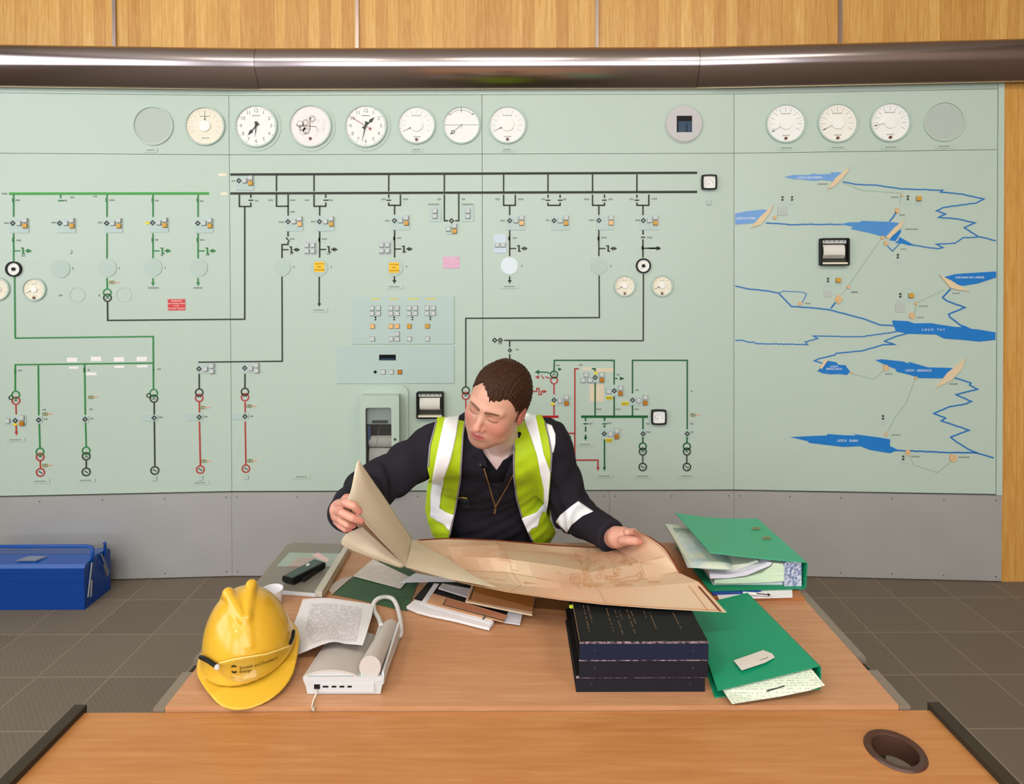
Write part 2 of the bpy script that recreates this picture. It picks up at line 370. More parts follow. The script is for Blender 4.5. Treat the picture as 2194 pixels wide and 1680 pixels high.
hood = tag(empty('hood', 'long rounded bronze metal hood running above the whole control board', 'hood', loc=(0, 3.2, 2.8)))
for seg in range(3):
    mb = MB(); n = len(prof); vs = []
    for i in (seg, seg + 1):
        g = .0012 * (1 if i == seg else -1) * (0 if i in (0, 3) else 1)
        t = (hx[seg + 1] - hx[seg]).normalized()
        for d, z in prof:
            q = off_pt(i, d) + t * g; vs.append((q.x, q.y, z))
    fs = [(k, k + 1, n + k + 1, n + k) for k in range(n - 1)] + [(n - 1, 0, n, 2 * n - 1), tuple(range(n)), tuple(range(2 * n - 1, n - 1, -1))]
    mb.add(vs, fs); o = mb.build('hood_section', M_hood, None, smooth=True, auto=35); o.parent = hood; o.matrix_parent_inverse = Matrix.Translation((0, -3.2, -2.8))
    m2 = MB(); a, b = off_pt(seg, .026), off_pt(seg + 1, .026); a2, b2 = off_pt(seg, .013), off_pt(seg + 1, .013)
    m2.add([(a.x, a.y, zb - .003), (b.x, b.y, zb - .005), (b2.x, b2.y, zb - .003), (a2.x, a2.y, zb - .003), (a.x, a.y, zb - .0055), (b.x, b.y, zb - .0055), (b2.x, b2.y, zb - .0055), (a2.x, a2.y, zb - .0055)],
           [(0, 1, 5, 4), (4, 5, 6, 7), (1, 2, 6, 5), (0, 4, 7, 3), (2, 3, 7, 6)])
    o = m2.build('hood_lip', mat('pale_lip', 'e6cfa6', .4), None); o.parent = hood; o.matrix_parent_inverse = Matrix.Translation((0, -3.2, -2.8))
# ------------------------------------------------------------------ board carcass: green panels, header strips, steel plinth
z_bot = FC.uv(1034, 1050.5)[1]; z_top = FC.uv(1034, 203)[1]; z_row = FC.uv(1034, 330)[1]; z_cap = zb + .004
uR0 = FR.uv(2135.5, 620)[0]
def mimic_panel(fc, u0, u1, label):
    t = empty('mimic_panel', label, 'control panel', mw=fc.at((u0 + u1) / 2, z_bot)); g = .0013; w = (u1 - u0) / 2
    MB().box(-w + g, w - g, 0, z_row - z_bot - g, -.03, 0).build('lower_board', M_green, t)
    MB().box(-w + g, w - g, z_row - z_bot + g, z_top - z_bot - g, -.03, 0).build('instrument_strip', M_green, t)
    MB().box(-w, w, z_top - z_bot + g, z_cap - z_bot, -.03, -.001).build('top_fillet', M_green, t)
    MB().box(-w, w, -.002, z_cap - z_bot - .001, -.04, -.0305).build('backing', M_seam, t)
    return t
uS = FC.uv(1034, 600)[0]; uE = (cR - cL).length
panels = {
 'L2': mimic_panel(FL, -1.365, 0, 'tall pale green control panel at the far left with green diagram lines'),
 'C1': mimic_panel(FC, 0, uS, 'tall pale green control panel with the two dark clocks and the recorder cabinet'),
 'C2': mimic_panel(FC, uS, uE, 'tall pale green control panel behind the man with the square meters'),
 'R1': mimic_panel(FR, 0, uR0, 'tall pale green control panel painted with blue lakes and rivers'),
}
t = MB().box(0, FR.uv(2148.5, 620)[0] - uR0 - .002, z_bot - .005, z_cap, -.03, .006).build('edge_post', M_green, None, mw=FR.at(uR0 + .001, 0))
tag(t, 'narrow pale green upright strip between lake panel and oak wall', 'trim strip')
t = MB().box(-1.365, 0, z_bot, z_cap, -.03, .0).build('mimic_panel', M_green, None, mw=FL.at(-1.367, 0)); tag(t, 'blank pale green control panel beyond the left picture edge', 'control panel')
def plinth(fc, u0, u1, label):
    t = empty('plinth_panel', label, 'plinth panel', mw=fc.at((u0 + u1) / 2, 0), group='steel plinth panels'); w = (u1 - u0) / 2
    MB().box(-w + .0008, w - .0008, .006, z_bot - .008, -.03, .004).build('steel_sheet', M_plinth, t)
    s = MB(); k = int(2 * w / .28)
    for i in range(k + 1):
        x = -w + .03 + i * (2 * w - .06) / max(k, 1)
        for z in (.03, z_bot - .033): s.disc(x, z, .004, .004, .0055, 8)
    s.build('screws', mat('screw_head', '77787c', .4, metal=.6), t)
    return t
plinth(FL, -2.73, -1.366, 'brushed steel plinth panel beyond the left picture edge, under the blank panel'); plinth(FL, -1.365, 0, 'brushed steel plinth panel behind the blue toolbox'); plinth(FC, 0, uS, 'brushed steel plinth panel behind the laptop and helmet')
plinth(FC, uS, uE - .68, 'brushed steel plinth panel behind the man'); plinth(FC, uE - .68, uE, 'darker brushed steel plinth panel behind the green ring binder'); plinth(FR, 0, FR.uv(2148, 620)[0], 'brushed steel plinth panel at the right end of the board')
k = MB().box(-3.2, 0, 0, .005, -.02, -.004).build('trim_6', M_black, None, mw=FL.at(0, 0)); tag(k, kind='structure')
# ------------------------------------------------------------------ diagram on the board
PKEY = [(494, 'L2'), (1034, 'C1'), (1572.5, 'C2'), (9999, 'R1')]
def pkey(px):
    for lim, k in PKEY:
        if px < lim: return k
def ploc(key, px, py, off=0.0):
    fc = {'L2': FL, 'C1': FC, 'C2': FC, 'R1': FR}[key]; u, v = fc.uv(px, py, off); m = panels[key].matrix_world
    o = fc.m.inverted() @ m.translation
    return (u - o.x, v - o.y)
SPX = YC / F
class Runs:
    """one part per panel for everything drawn into it"""
    def __init__(s): s.d = {}
    def mb(s, k): m = MB(); s.d.setdefault(k, []).append(m); return m
    def line(s, pts, w=3.0, z=.0022):
        pts = [tuple(map(float, p)) for p in pts]; cuts = [494.0, 1034.0, 1572.5]; segs = []; cur = [pts[0]]
        for a, b in zip(pts, pts[1:]):
            cs = sorted([c for c in cuts if min(a[0], b[0]) < c < max(a[0], b[0])], reverse=b[0] < a[0])
            for c in cs:
                t = (c - a[0]) / (b[0] - a[0]); q = (c, a[1] + t * (b[1] - a[1])); cur.append(q); segs.append(cur); cur = [q]
            cur.append(b)
        segs.append(cur)
        for sg in segs:
            mx = sum(p[0] for p in sg) / len(sg); k = pkey(mx)
            s.mb(k).strip([ploc(k, *p) for p in sg], w * SPX, .0002, z)
        return s
    def ring(s, px, py, r, w=2.6, z=.0026):
        k = pkey(px); x, y = ploc(k, px, py); s.mb(k).ring(x, y, (r - w) * SPX, r * SPX, .0002, z, 28); return s
    def poly(s, pts, z=.0022, key=None):
        k = key or pkey(sum(p[0] for p in pts) / len(pts)); s.mb(k).prism([ploc(k, *p) for p in pts], .0002, z); return s
    def arrow(s, px, py, d, L=8, W=4.5, z=.0024):
        dx, dy = {'d': (0, 1), 'u': (0, -1), 'l': (-1, 0), 'r': (1, 0)}[d]
        return s.poly([(px + dx * L, py + dy * L), (px - dy * W, py + dx * W), (px + dy * W, py - dx * W)][::-1], z)
    def dia(s, px, py, r=6, z=.0026):
        k = pkey(px); x, y = ploc(k, px, py); a = r * SPX; b = a * .42
        s.mb(k).prism([(x - a, y), (x, y - a), (x + a, y), (x, y + a)], .0002, z, holes=[[(x - b, y), (x, y + b), (x + b, y), (x, y - b)]]); return s
    def rect(s, px, py, w, h, z=.0022, key=None):
        k = key or pkey(px); x, y = ploc(k, px, py); w *= SPX / 2; h *= SPX / 2; s.mb(k).box(x - w, x + w, y - h, y + h, .0002, z); return s
    def done(s, name, mt, gap=.017):
        for k, L in s.d.items():                   # pieces that lie together are one part, distant ones are parts of their own
            bb = []
            for m in L: a = np.array(m.v); bb.append([a[:, 0].min() - gap, a[:, 1].min() - gap, a[:, 0].max() + gap, a[:, 1].max() + gap])
            lab = list(range(len(L)))
            def root(i):
                while lab[i] != i: i = lab[i]
                return i
            for i in range(len(L)):
                for j in range(i):
                    A_, B_ = bb[i], bb[j]
                    if A_[0] < B_[2] and B_[0] < A_[2] and A_[1] < B_[3] and B_[1] < A_[3]: lab[root(i)] = root(j)
            for r0 in sorted({root(i) for i in range(len(L))}):
                m = MB()
                for i in range(len(L)):
                    if root(i) == r0: m.add(L[i].v, L[i].f)
                m.build(name, mt, panels[k])
def earth(r, x, y, sw=True):
    if sw: r.rect(x + 20, y, 3.2, 13).rect(x + 18.5, y - 6, 6, 2).rect(x + 21.5, y + 6, 6, 2)
    r.line([(x, y), (x + 14, y)], 2.6).line([(x + (25 if sw else 12), y), (x + 31, y)], 3).rect(x + 30, y, 2.2, 8).arrow(x + 32, y, 'r', 7, 4)
# left panel, green
Runs().line([(20, 415), (448, 414.5)], 5.2).done('busbar_line', M_line_gl)
for x in (29.5, 229.5, 328, 424.5):
    r = Runs(); r.line([(x, 417), (x, 465)]); r.line([(x, 500), (x, 562 if x < 40 else 554)]).rect(x - 1.5, 429, 3, 9)
    if x != 229.5: earth(r, x, 537.5); r.rect(x - 1.5, 514, 3, 9)
    if x > 300: r.line([(x, 596), (x, 607)], 3).arrow(x, 605, 'd', 8, 4)
    r.done('circuit_line', M_line_g)
Runs().line([(130, 417), (130, 425)]).rect(130, 430, 10, 3).done('circuit_line', M_line_g)
Runs().line([(31.5, 593), (33, 724.5), (328.5, 721), (329, 833)]).line([(33, 838), (33, 781.5), (329, 777.8)]).done('circuit_line', M_line_g)
Runs().line([(229.5, 596), (230, 620)]).ring(230, 627, 9).done('circuit_line', M_line_g)
Runs().ring(230.5, 638, 9).line([(230.5, 647), (231, 686.5), (524.5, 684), (524.5, 443)]).line([(513, 417), (513, 442.5), (537.5, 442.5), (537.5, 434)]).line([(537.5, 417), (537.5, 424)]).rect(537.5, 429, 10, 2.6).done('circuit_line', M_line_k)
Runs().ring(34, 846, 9).line([(82.3, 783), (83.5, 890)]).line([(84.3, 908), (86, 959.5)]).ring(86, 968, 9).line([(181.5, 781), (183, 889)]).line([(183.5, 906), (185, 957)]).ring(185, 965.5, 9).ring(329.5, 842, 9).rect(181, 793, 4, 9).rect(329, 791, 3, 8).rect(33, 795, 4, 9).done('circuit_line', M_line_g2 if 0 else M_line_g)
Runs().ring(34.5, 858.5, 9).line([(34.5, 867), (35, 888)], 2.6).line([(35, 912), (35.5, 926)], 3).arrow(35.5, 925, 'd', 8, 3.5).ring(86.5, 979, 9).line([(86.5, 988), (87, 1003)], 2.6).ring(87, 1012, 9.5).done('circuit_line', M_line_r)
Runs().ring(185, 977.5, 9).line([(185, 986), (185, 1002)]).ring(185, 1011, 9.5).ring(24, 852, 5, 2).ring(319, 847.5, 5, 2).ring(330, 854, 9).line([(330.5, 863), (332, 998)]).ring(332, 1008, 9.5).done('circuit_line', M_line_k)
for x, xb in ((427, 429.5), (525, 527)):
    Runs().line([(x, 801), (x, 832)]).ring(x, 841 if x < 500 else 839.5, 9).done('circuit_line', M_line_k)
    Runs().ring(x, 852.5 if x < 500 else 851, 9).line([(x + .3, 861), (x + .5, 884)], 3).line([(x + .5, 903), (xb, 997)], 3).ring(xb, 1006 if x < 500 else 1004, 9.3).done('circuit_line', M_line_r)
Runs().line([(425, 776), (605, 774), (604.3, 593)], 2.8).done('circuit_line', M_line_k)
# centre, black
Runs().line([(493.5, 374), (1493.5, 370.3)], 5).done('busbar_line', M_line_k)
Runs().line([(493.5, 414.6), (1493.5, 411.2)], 5).done('busbar_line', M_line_k)
def feeder(xa, xb, ya, gapa, gapb, xc=None, y1=462, y2=None, y3=552, br=533.5, sw=True):
    r = Runs(); yb = 440 + (xa < 800) * 2
    def leg(x, y0, gap):
        if gap: r.line([(x, 417), (x, 424)]).rect(x, 429, 10, 2.6).line([(x, 434), (x, yb)])
        else: r.line([(x, 417), (x, yb)])
        if y0 < 400: r.line([(x, y0), (x, 410)])
    leg(xa, ya, gapa); leg(xb, 417, gapb); r.line([(xa - 1.2, yb), (xb + 1.2, yb)])
    if xc: r.line([(xc, yb), (xc, y1)])
    if y2: r.line([(xc, y2), (xc, y3)]); earth(r, xc, br, sw); r.rect(xc - 1, y2 + 18, 3.6, 8)
    return r
r = feeder(592.5, 617.5, 376, 0, 0, 617.5, 462); r.line([(617.2, 496), (617.2, 507)]).line([(613, 509), (620.5, 518)], 2.6).line([(617.2, 518), (617.2, 524), (604.3, 524), (604.3, 553)]); earth(r, 604.3, 535); r.done('circuit_line', M_line_k)
r = feeder(673, 698, 376, 0, 1, 685, 462, 496, 552, 534.5); r.line([(684, 593), (684, 652)]).arrow(684, 650, 'd', 7, 4); r.done('circuit_line', M_line_k)
r = feeder(833, 858, 375, 1, 0, 845.5, 460, 493, 552, 533.5); r.line([(845, 592), (845, 603)]).arrow(845, 600, 'd', 8, 4.5); r.done('circuit_line', M_line_k)
Runs().line([(952, 375), (952, 410)]).line([(952, 417), (952, 473), (960, 473)]).line([(983, 415), (983, 473), (975, 473)]).dia(967.5, 473).done('circuit_line', M_line_k)
r = feeder(1079, 1104, 374, 0, 0, 1092, 461, 493, 549, 532.5); r.line([(1092, 592), (1092, 602)]).arrow(1092, 600, 'd', 8, 4.5); r.done('circuit_line', M_line_k)
feeder(1174, 1200, 374, 1, 1).done('circuit_line', M_line_k)
r = feeder(1269.5, 1295, 374, 0, 1, 1283, 461, 493, 549, 532.5); r.line([(1283.5, 590), (1284, 680.5), (998, 682), (998, 828)], 2.8).ring(998, 836.5, 9); r.done('circuit_line', M_line_k)
r = feeder(1364.5, 1390, 374, 1, 0, 1377.5, 461, 513, 552, 532, sw=False); r.line([(1377.7, 493), (1377.7, 503)]).rect(1377.7, 508.5, 9, 2.6).line([(1392, 532), (1408, 532)]).arrow(1406, 532, 'r', 8, 4).line([(1378.5, 587), (1378, 730), (1080, 729.2)], 2.8)
r.dia(1060, 729, 6).dia(1072, 729, 6).line([(1092, 730), (1092, 743)]).line([(1092, 759), (1092, 800)]).dia(1092.3, 750.5, 5); r.done('circuit_line', M_line_k)
Runs().ring(998, 848, 9).line([(998, 857), (998, 960)], 2.6).done('circuit_line', M_line_r)
# lower right part of the centre, green and red
Runs().line([(1187, 795), (1187.5, 772), (1315.7, 772), (1315.7, 824)], 2.8).ring(1187, 802.5, 8.8).line([(1178, 800), (1172, 797.5), (1155, 797)], 2.2).arrow(1155, 797, 'l', 9, 5).arrow(1196, 791, 'r', 8, 3.5).done('circuit_line', M_line_g2)
Runs().ring(1187, 815, 8.6).line([(1178, 811), (1172, 808), (1168, 808)], 2.2).line([(1160, 804), (1165, 812)], 2.2).arrow(1155, 808, 'l', 9, 4).line([(1187, 823), (1187, 845)], 3).line([(1187, 868), (1187, 890)], 3).ring(1133, 838.5, 9).line([(1142, 838.5), (1150, 838.5), (1150, 832), (1155, 832), (1155, 845.5), (1160, 845.5), (1160, 838.5), (1166, 838.5)], 2.4).arrow(1164, 838.5, 'r', 8, 4).done('circuit_line', M_line_r)
Runs().line([(1100, 893.3), (1196.5, 892.8)], 5).done('busbar_line', M_line_r2)
Runs().line([(1240, 790), (1231.5, 790), (1231.5, 985.8), (1281, 985.8), (1281, 1003)], 3).arrow(1281, 1001, 'd', 8, 3.5).line([(1231.5, 928.5), (1211.5, 928.5), (1211.5, 982)], 3).done('circuit_line', M_line_r)
Runs().line([(1268, 790), (1275, 790), (1275, 796)], 2.8).line([(1275, 820), (1275, 891)], 3).line([(1315.7, 848), (1315.7, 891)], 3).line([(1355, 843), (1355, 772), (1472.3, 772), (1472.3, 920)], 2.8).line([(1355, 868), (1355, 891)], 3).arrow(1328, 811, 'r', 10, 4).line([(1318, 811), (1323, 811)], 2.4).done('circuit_line', M_line_g2)
Runs().line([(1245, 892.7), (1388, 892.7)], 5.2).done('busbar_line', M_line_g2)
Runs().line([(1254.5, 895), (1254.5, 902)], 3).rect(1254.5, 908, 9, 2.6).line([(1254.5, 914), (1254.5, 925)], 3).line([(1254.5, 931), (1254.5, 938)], 3).arrow(1254.5, 936, 'd', 8, 4).line([(1295, 895), (1295, 902)], 3).rect(1295, 908, 9, 2.6).arrow(1295, 912, 'd', 5, 3).line([(1295, 942), (1295, 1003)], 3).arrow(1295, 1001, 'd', 8, 3.5).line([(1377.5, 895), (1377.5, 920)], 3).line([(1377.3, 936), (1377, 948)]).ring(1377, 956.5, 8.8).line([(1472, 936), (1471.5, 948)]).ring(1471.5, 956.5, 8.8).done('circuit_line', M_line_g2)
Runs().ring(1377, 967.5, 8.8).line([(1377, 976), (1377, 991)], 2.6).ring(1377, 1000.5, 9.3).ring(1471.5, 967.5, 8.8).line([(1471.5, 976), (1471.5, 991)], 2.6).ring(1471.5, 1000.5, 9.3).done('circuit_line', M_line_k)
# small marks inside the symbols, current transformers, device tags (unreadable specks in the photograph)
r = Runs()
for x, y in ((230.5, 637), (34, 857), (86.5, 977), (185, 977), (330, 853), (427, 848), (525, 847), (998, 846), (1187, 801), (1377, 966), (1471.5, 966)):
    r.line([(x, y - 4), (x, y)], 1.2).line([(x - 3.5, y + 3.5), (x, y), (x + 3.5, y + 3.5)], 1.2)
for x, y in ((87, 1012), (185, 1011), (332, 1008), (429.5, 1006), (527, 1004), (1377, 1000.5), (1471.5, 1000.5)):
    r.line([(x - 4, y), (x - 2, y - 2.5), (x + 2, y + 2.5), (x + 4, y)], 1.3)
r.done('symbol_mark', M_dark)
r = Runs(); r2 = Runs()
for x, y in ((97, 887), (195, 851), (434, 873), (437, 988), (97, 997), (534, 870), (536, 987), (1484, 889), (240, 605)):
    r.ring(x - 2.5, y, 3.6, 1.4).ring(x + 2.5, y, 3.6, 1.4); r2.rect(x + 11, y, 9, 2.2)
r.done('current_transformer_symbol', mat('olive_mark', '8a8548', .6)); r2.done('orange_tape_mark', mat('salmon_tape', 'e0a284', .6))
r = Runs(); rnd = random.Random(3)
for x, y, w in ((38, 429, 10), (139, 430, 10), (155, 423, 9), (204, 421, 9), (240, 429, 12), (336, 430, 9), (432, 431, 9), (10, 415, 12), (14, 478, 10), (115, 477, 10), (214, 477, 10), (316, 477, 1),
                (40, 515, 10), (336, 514, 8), (433, 514, 10), (50, 548, 8), (347, 547, 6), (445, 546, 8), (580, 429, 10), (627, 429, 12), (658, 429, 10), (708, 429, 12), (500, 388, 8), (550, 430, 8), (627, 454, 10),
                (603, 476, 12), (671, 475, 10), (626, 512, 11), (695, 512, 12), (822, 427, 10), (869, 427, 12), (830, 473, 10), (855, 510, 10), (941, 427, 8), (993, 427, 8), (929, 438, 24), (1002, 438, 24), (624, 544, 7), (704, 544, 8), (865, 541, 7),
                (1066, 427, 10), (1116, 427, 12), (1164, 427, 8), (1210, 427, 8), (1257, 427, 12), (1308, 427, 10), (1353, 427, 10), (1402, 426, 12), (1077, 473, 10), (1173, 472, 8), (1268, 472, 12), (1366, 472, 10), (1103, 510, 10), (1294, 509, 12), (1392, 509, 12),
                (43, 794, 9), (190, 793, 6), (341, 791, 8), (95, 878, 8), (195, 877, 8), (98, 898, 8), (197, 897, 8), (344, 894, 10), (441, 893, 8), (539, 892, 8), (329, 617, 24), (424, 617, 20), (130, 633, 8), (213, 633, 4),
                (1195, 783, 10), (1244, 782, 8), (1283, 877, 12), (1324, 877, 12), (1364, 877, 10), (1265, 908, 10), (1305, 907, 10), (1389, 926, 10), (1482, 926, 8), (1365, 836, 7), (1482, 838, 5), (1324, 803, 7), (1220, 935, 9), (1071, 736, 9), (1108, 749, 8), (1388, 908, 8), (1482, 908, 8),
                (156, 575, 3), (256, 575, 3), (354, 574, 3), (630, 572, 3), (710, 572, 3), (871, 571, 3), (1118, 570, 3), (1309, 570, 3)):
    k = max(1, int(w / 3.2))
    for i in range(k):
        r.rect(x - w / 2 + (i + .5) * w / k, y, w / k * .72, 3.6 if w > 4 else 5, .0009)
r.done('device_tag', M_mark, .004)
# ------------------------------------------------------------------ lakes and rivers of the right hand panel
A = lambda x, y: (1560 + .28897 * x, 180 + .28894 * y)
B = lambda x, y: (1560 + .28897 * x, 620 + .28897 * y)
M_lake = mat('lake_blue', '1c78c4', .4); M_lake_p = mat('lake_faded_blue', '6f9fd6', .45); M_river = mat('river_blue', '2b74b4', .45); M_dam = mat('dam_beige', 'dfc8a2', .6); M_dam2 = mat('relief_tan', 'd6b285', .6)
def lake(fn, pts, mt): Runs().poly([fn(*p) for p in pts], .0022, 'R1').done('lake', mt)
def wig(P, amp=.9, step=5):
    out = []; rr = random.Random(len(P))
    for a, b in zip(P, P[1:]):
        d = math.dist(a, b); n = max(1, int(d / step))
        for i in range(n):
            t = i / n; out.append((a[0] + (b[0] - a[0]) * t + (rr.uniform(-amp, amp) * .3 if i else 0), a[1] + (b[1] - a[1]) * t + (rr.uniform(-amp, amp) * .55 if i else 0)))
    return out + [P[-1]]
def river(P, w=2.6, mt=None): Runs().line(wig(P), w, .0016).done('river', mt or M_river)
lake(A, [(415, 690), (480, 675), (600, 675), (620, 665), (690, 670), (770, 666), (755, 655), (850, 655), (860, 672), (780, 722), (700, 712), (640, 718), (560, 710), (480, 705)], M_lake_p)
lake(A, [(53, 960), (130, 945), (260, 930), (290, 935), (215, 1030), (53, 1043)], M_lake_p)
lake(A, [(830, 1040), (900, 1025), (975, 1025), (990, 1015), (1180, 1022), (1265, 1030), (1240, 1062), (1165, 1135), (1130, 1128), (1050, 1105), (905, 1075), (930, 1060)], mat('lake_mid_blue', '4a8ccb', .45))
lake(A, [(1195, 1160), (1215, 1130), (1280, 1075), (1280, 1100), (1240, 1165)], M_lake); lake(A, [(1270, 1135), (1370, 1190), (1345, 1200), (1300, 1185), (1235, 1178), (1262, 1160)], M_lake)
lake(A, [(1605, 1430), (1680, 1410), (1740, 1405), (1985, 1390), (1985, 1435), (1850, 1480), (1740, 1497), (1660, 1480)], M_lake)
lake(B, [(1215, 230), (1330, 235), (1380, 252), (1500, 250), (1560, 260), (1680, 278), (1740, 280), (1725, 262), (1760, 272), (1800, 292), (1860, 298), (1980, 318), (1980, 375), (1860, 388), (1740, 375), (1600, 365), (1540, 335), (1340, 330), (1240, 312), (1240, 298), (1222, 262)], M_lake)
lake(B, [(660, 605), (700, 575), (740, 530), (800, 540), (820, 560), (870, 562), (880, 580), (905, 610), (880, 635), (830, 628), (760, 630), (700, 622)], M_lake)
lake(B, [(1090, 525), (1140, 518), (1300, 535), (1345, 552), (1335, 535), (1480, 578), (1680, 583), (1590, 660), (1420, 658), (1350, 635), (1250, 610), (1240, 590), (1190, 572)], M_lake)
lake(B, [(460, 1095), (600, 1088), (735, 1083), (735, 1072), (840, 1080), (950, 1085), (925, 1072), (1120, 1098), (1200, 1112), (1198, 1160), (1260, 1190), (1200, 1215), (1050, 1190), (980, 1163), (930, 1165), (850, 1168), (600, 1138), (590, 1125)], M_lake)
RA = lambda L: [A(*p) for p in L]
RB = lambda L: [B(*p) for p in L]
river(RA([(850, 725), (950, 745), (1100, 750), (1280, 778), (1590, 788), (1575, 802), (1720, 815), (1895, 853), (1840, 882), (1600, 915), (1545, 940), (1612, 965), (1560, 990), (1700, 1000), (1830, 1030), (1750, 1065), (1850, 1130), (1985, 1163)]), 2.8)
river(RA([(280, 1030), (370, 1035), (470, 1045), (600, 1040), (840, 1042)]), 2.8)
river(RA([(1350, 1190), (1460, 1210), (1560, 1222), (1592, 1213), (1540, 1187), (1680, 1182), (1740, 1140), (1850, 1135)]), 2.6)
river(RA([(1180, 1200), (1218, 1240), (1275, 1180)]), 2)
river([A(53, 1498), A(150, 1520), A(260, 1530), B(375, 28), B(470, 128), B(600, 135), B(740, 150), B(830, 172), B(1000, 217), B(1130, 265), B(1230, 268)], 3)
river(RB([(375, 28), (410, 12), (560, 22), (582, 35), (545, 105)]), 1.6); river(RB([(760, 140), (795, 100)]), 3.4)
river([A(1650, 1520), B(1590, 60), B(1620, 85), B(1755, 135), B(1635, 185), B(1645, 207), B(1745, 282)], 3.2)
river(RB([(52, 378), (110, 378), (150, 392), (185, 390), (210, 402), (590, 410), (570, 390), (665, 365), (630, 345), (980, 352), (1100, 335), (1250, 314)]), 2.4)
river(RB([(1335, 325), (1240, 350), (1160, 385), (1238, 410), (1150, 410), (1000, 455), (800, 475), (790, 488), (670, 515), (640, 530), (705, 550)]), 2.8)
river(RB([(1680, 655), (1800, 695), (1790, 710), (1848, 740), (1690, 780), (1803, 830), (1760, 850), (1640, 870), (1525, 920), (1612, 955), (1580, 975), (1787, 1045), (1650, 1095), (1690, 1130), (1790, 1190), (1850, 1215), (1970, 1250)]), 3)
river(RB([(1240, 1195), (1420, 1200), (1620, 1210), (1850, 1212)]), 3.2)
river(RA([(1260, 925), (1225, 985), (1195, 1020)]), 3)
def dam(fn, pts): Runs().poly([fn(*p) for p in pts], .008, 'R1').done('dam', M_dam)
dam(A, [(735, 778), (790, 700), (895, 615), (885, 650), (820, 725), (775, 765)]); dam(A, [(165, 1065), (235, 985), (330, 900), (300, 965), (235, 1045)])
dam(A, [(1165, 1135), (1230, 1065), (1300, 1008), (1275, 1070), (1190, 1148)]); dam(A, [(1562, 1415), (1650, 1458), (1700, 1490), (1785, 1537), (1690, 1525), (1640, 1508)])
dam(B, [(1538, 728), (1620, 620), (1753, 513), (1725, 590), (1650, 670)]); dam(B, [(715, 520), (735, 525), (690, 590), (675, 580)])
for fn, x, y, rx in ((A, 1285, 825, 9), (A, 1250, 940, 18), (A, 1140, 1140, 14), (A, 1167, 1180, 16), (A, 890, 1505, 14), (A, 345, 990, 13), (B, 530, 105, 15), (B, 815, 75, 28), (B, 1390, 105, 12), (B, 1360, 195, 22), (B, 1165, 580, 22), (B, 1390, 655, 10), (B, 915, 620, 8), (B, 1330, 1210, 20), (B, 1665, 1248, 30), (B, 1170, 1075, 11)):
    rr = random.Random(x); Runs().poly([fn(x + rx * rr.uniform(.75, 1.1) * math.cos(t), y - rx * rr.uniform(.85, 1.3) * math.sin(t)) for t in [math.pi * k / 6 for k in range(12)]][::-1], .007, 'R1').done('power_station_relief', M_dam2)
def dots(P, mt=M_mark):
    r = Runs()
    for a, b in zip(P, P[1:]):
        d = math.dist(a, b); n = max(1, int(d / 3.6))
        for i in range(n):
            t0 = i / n; t1 = (i + .5) / n
            r.line([(a[0] + (b[0] - a[0]) * t0, a[1] + (b[1] - a[1]) * t0), (a[0] + (b[0] - a[0]) * t1, a[1] + (b[1] - a[1]) * t1)], 1.3, .0012)
    r.done('tunnel_line', mt, .03)
M_tun = mat('tunnel_green', '7f9a5c', .6)
dots(RA([(850, 735), (1000, 790), (1280, 810), (1275, 900)]), M_tun); dots([A(1120, 1170), A(1000, 1340), A(890, 1500), B(815, 70)], M_tun); dots(RB([(1600, 5), (1400, 100), (1378, 185)]), M_tun)
dots(RB([(915, 625), (1080, 670), (1150, 600)]), M_tun); dots(RB([(1385, 665), (1320, 840), (1230, 960), (1180, 1060)]), M_tun); dots(RB([(1340, 1230), (1375, 1300), (1550, 1360), (1650, 1280)]), M_tun)
r = Runs()
for fn, x, y, w in ((A, 700, 742, 22), (A, 1235, 840, 16), (A, 1360, 1077, 28), (A, 1300, 1225, 14), (A, 940, 1545, 14), (A, 1690, 1552, 16), (B, 590, 105, 12), (B, 935, 20, 14), (B, 1450, 125, 20), (B, 1425, 210, 14), (B, 1190, 628, 16), (B, 1670, 702, 18), (B, 1245, 1080, 20), (B, 1390, 1240, 18), (B, 1750, 1245, 24), (A, 1290, 972, 12)):
    X, Y = fn(x, y); k = int(w / 3)
    for i in range(k): r.rect(X - w / 2 + (i + .5) * w / k, Y, 2.1, 3, .0009, 'R1')
r.done('place_tag', M_mark)
def wtext(s, fn, x, y, size):
    X, Y = fn(x, y); u, v = ploc('R1', X, Y); o = text(s, size * SPX, 'lake_name', M_white, panels['R1'], Matrix.Translation((u, v, .0026)))
wtext('LOCH AN DAIMH', A, 605, 695, 6.5); wtext('LOCH LYON', A, 130, 997, 7); wtext('LOCHAN NA LAIRIGE', A, 1790, 1435, 6); wtext('L O C H    T A Y', B, 1520, 300, 6.5)
wtext('LOCH', B, 785, 572, 5.5); wtext('BREACLAICH', B, 785, 590, 5.5); wtext('LOCH   LEDNOCK', B, 1410, 602, 6.5); wtext('LOCH   EARN', B, 885, 1122, 7)
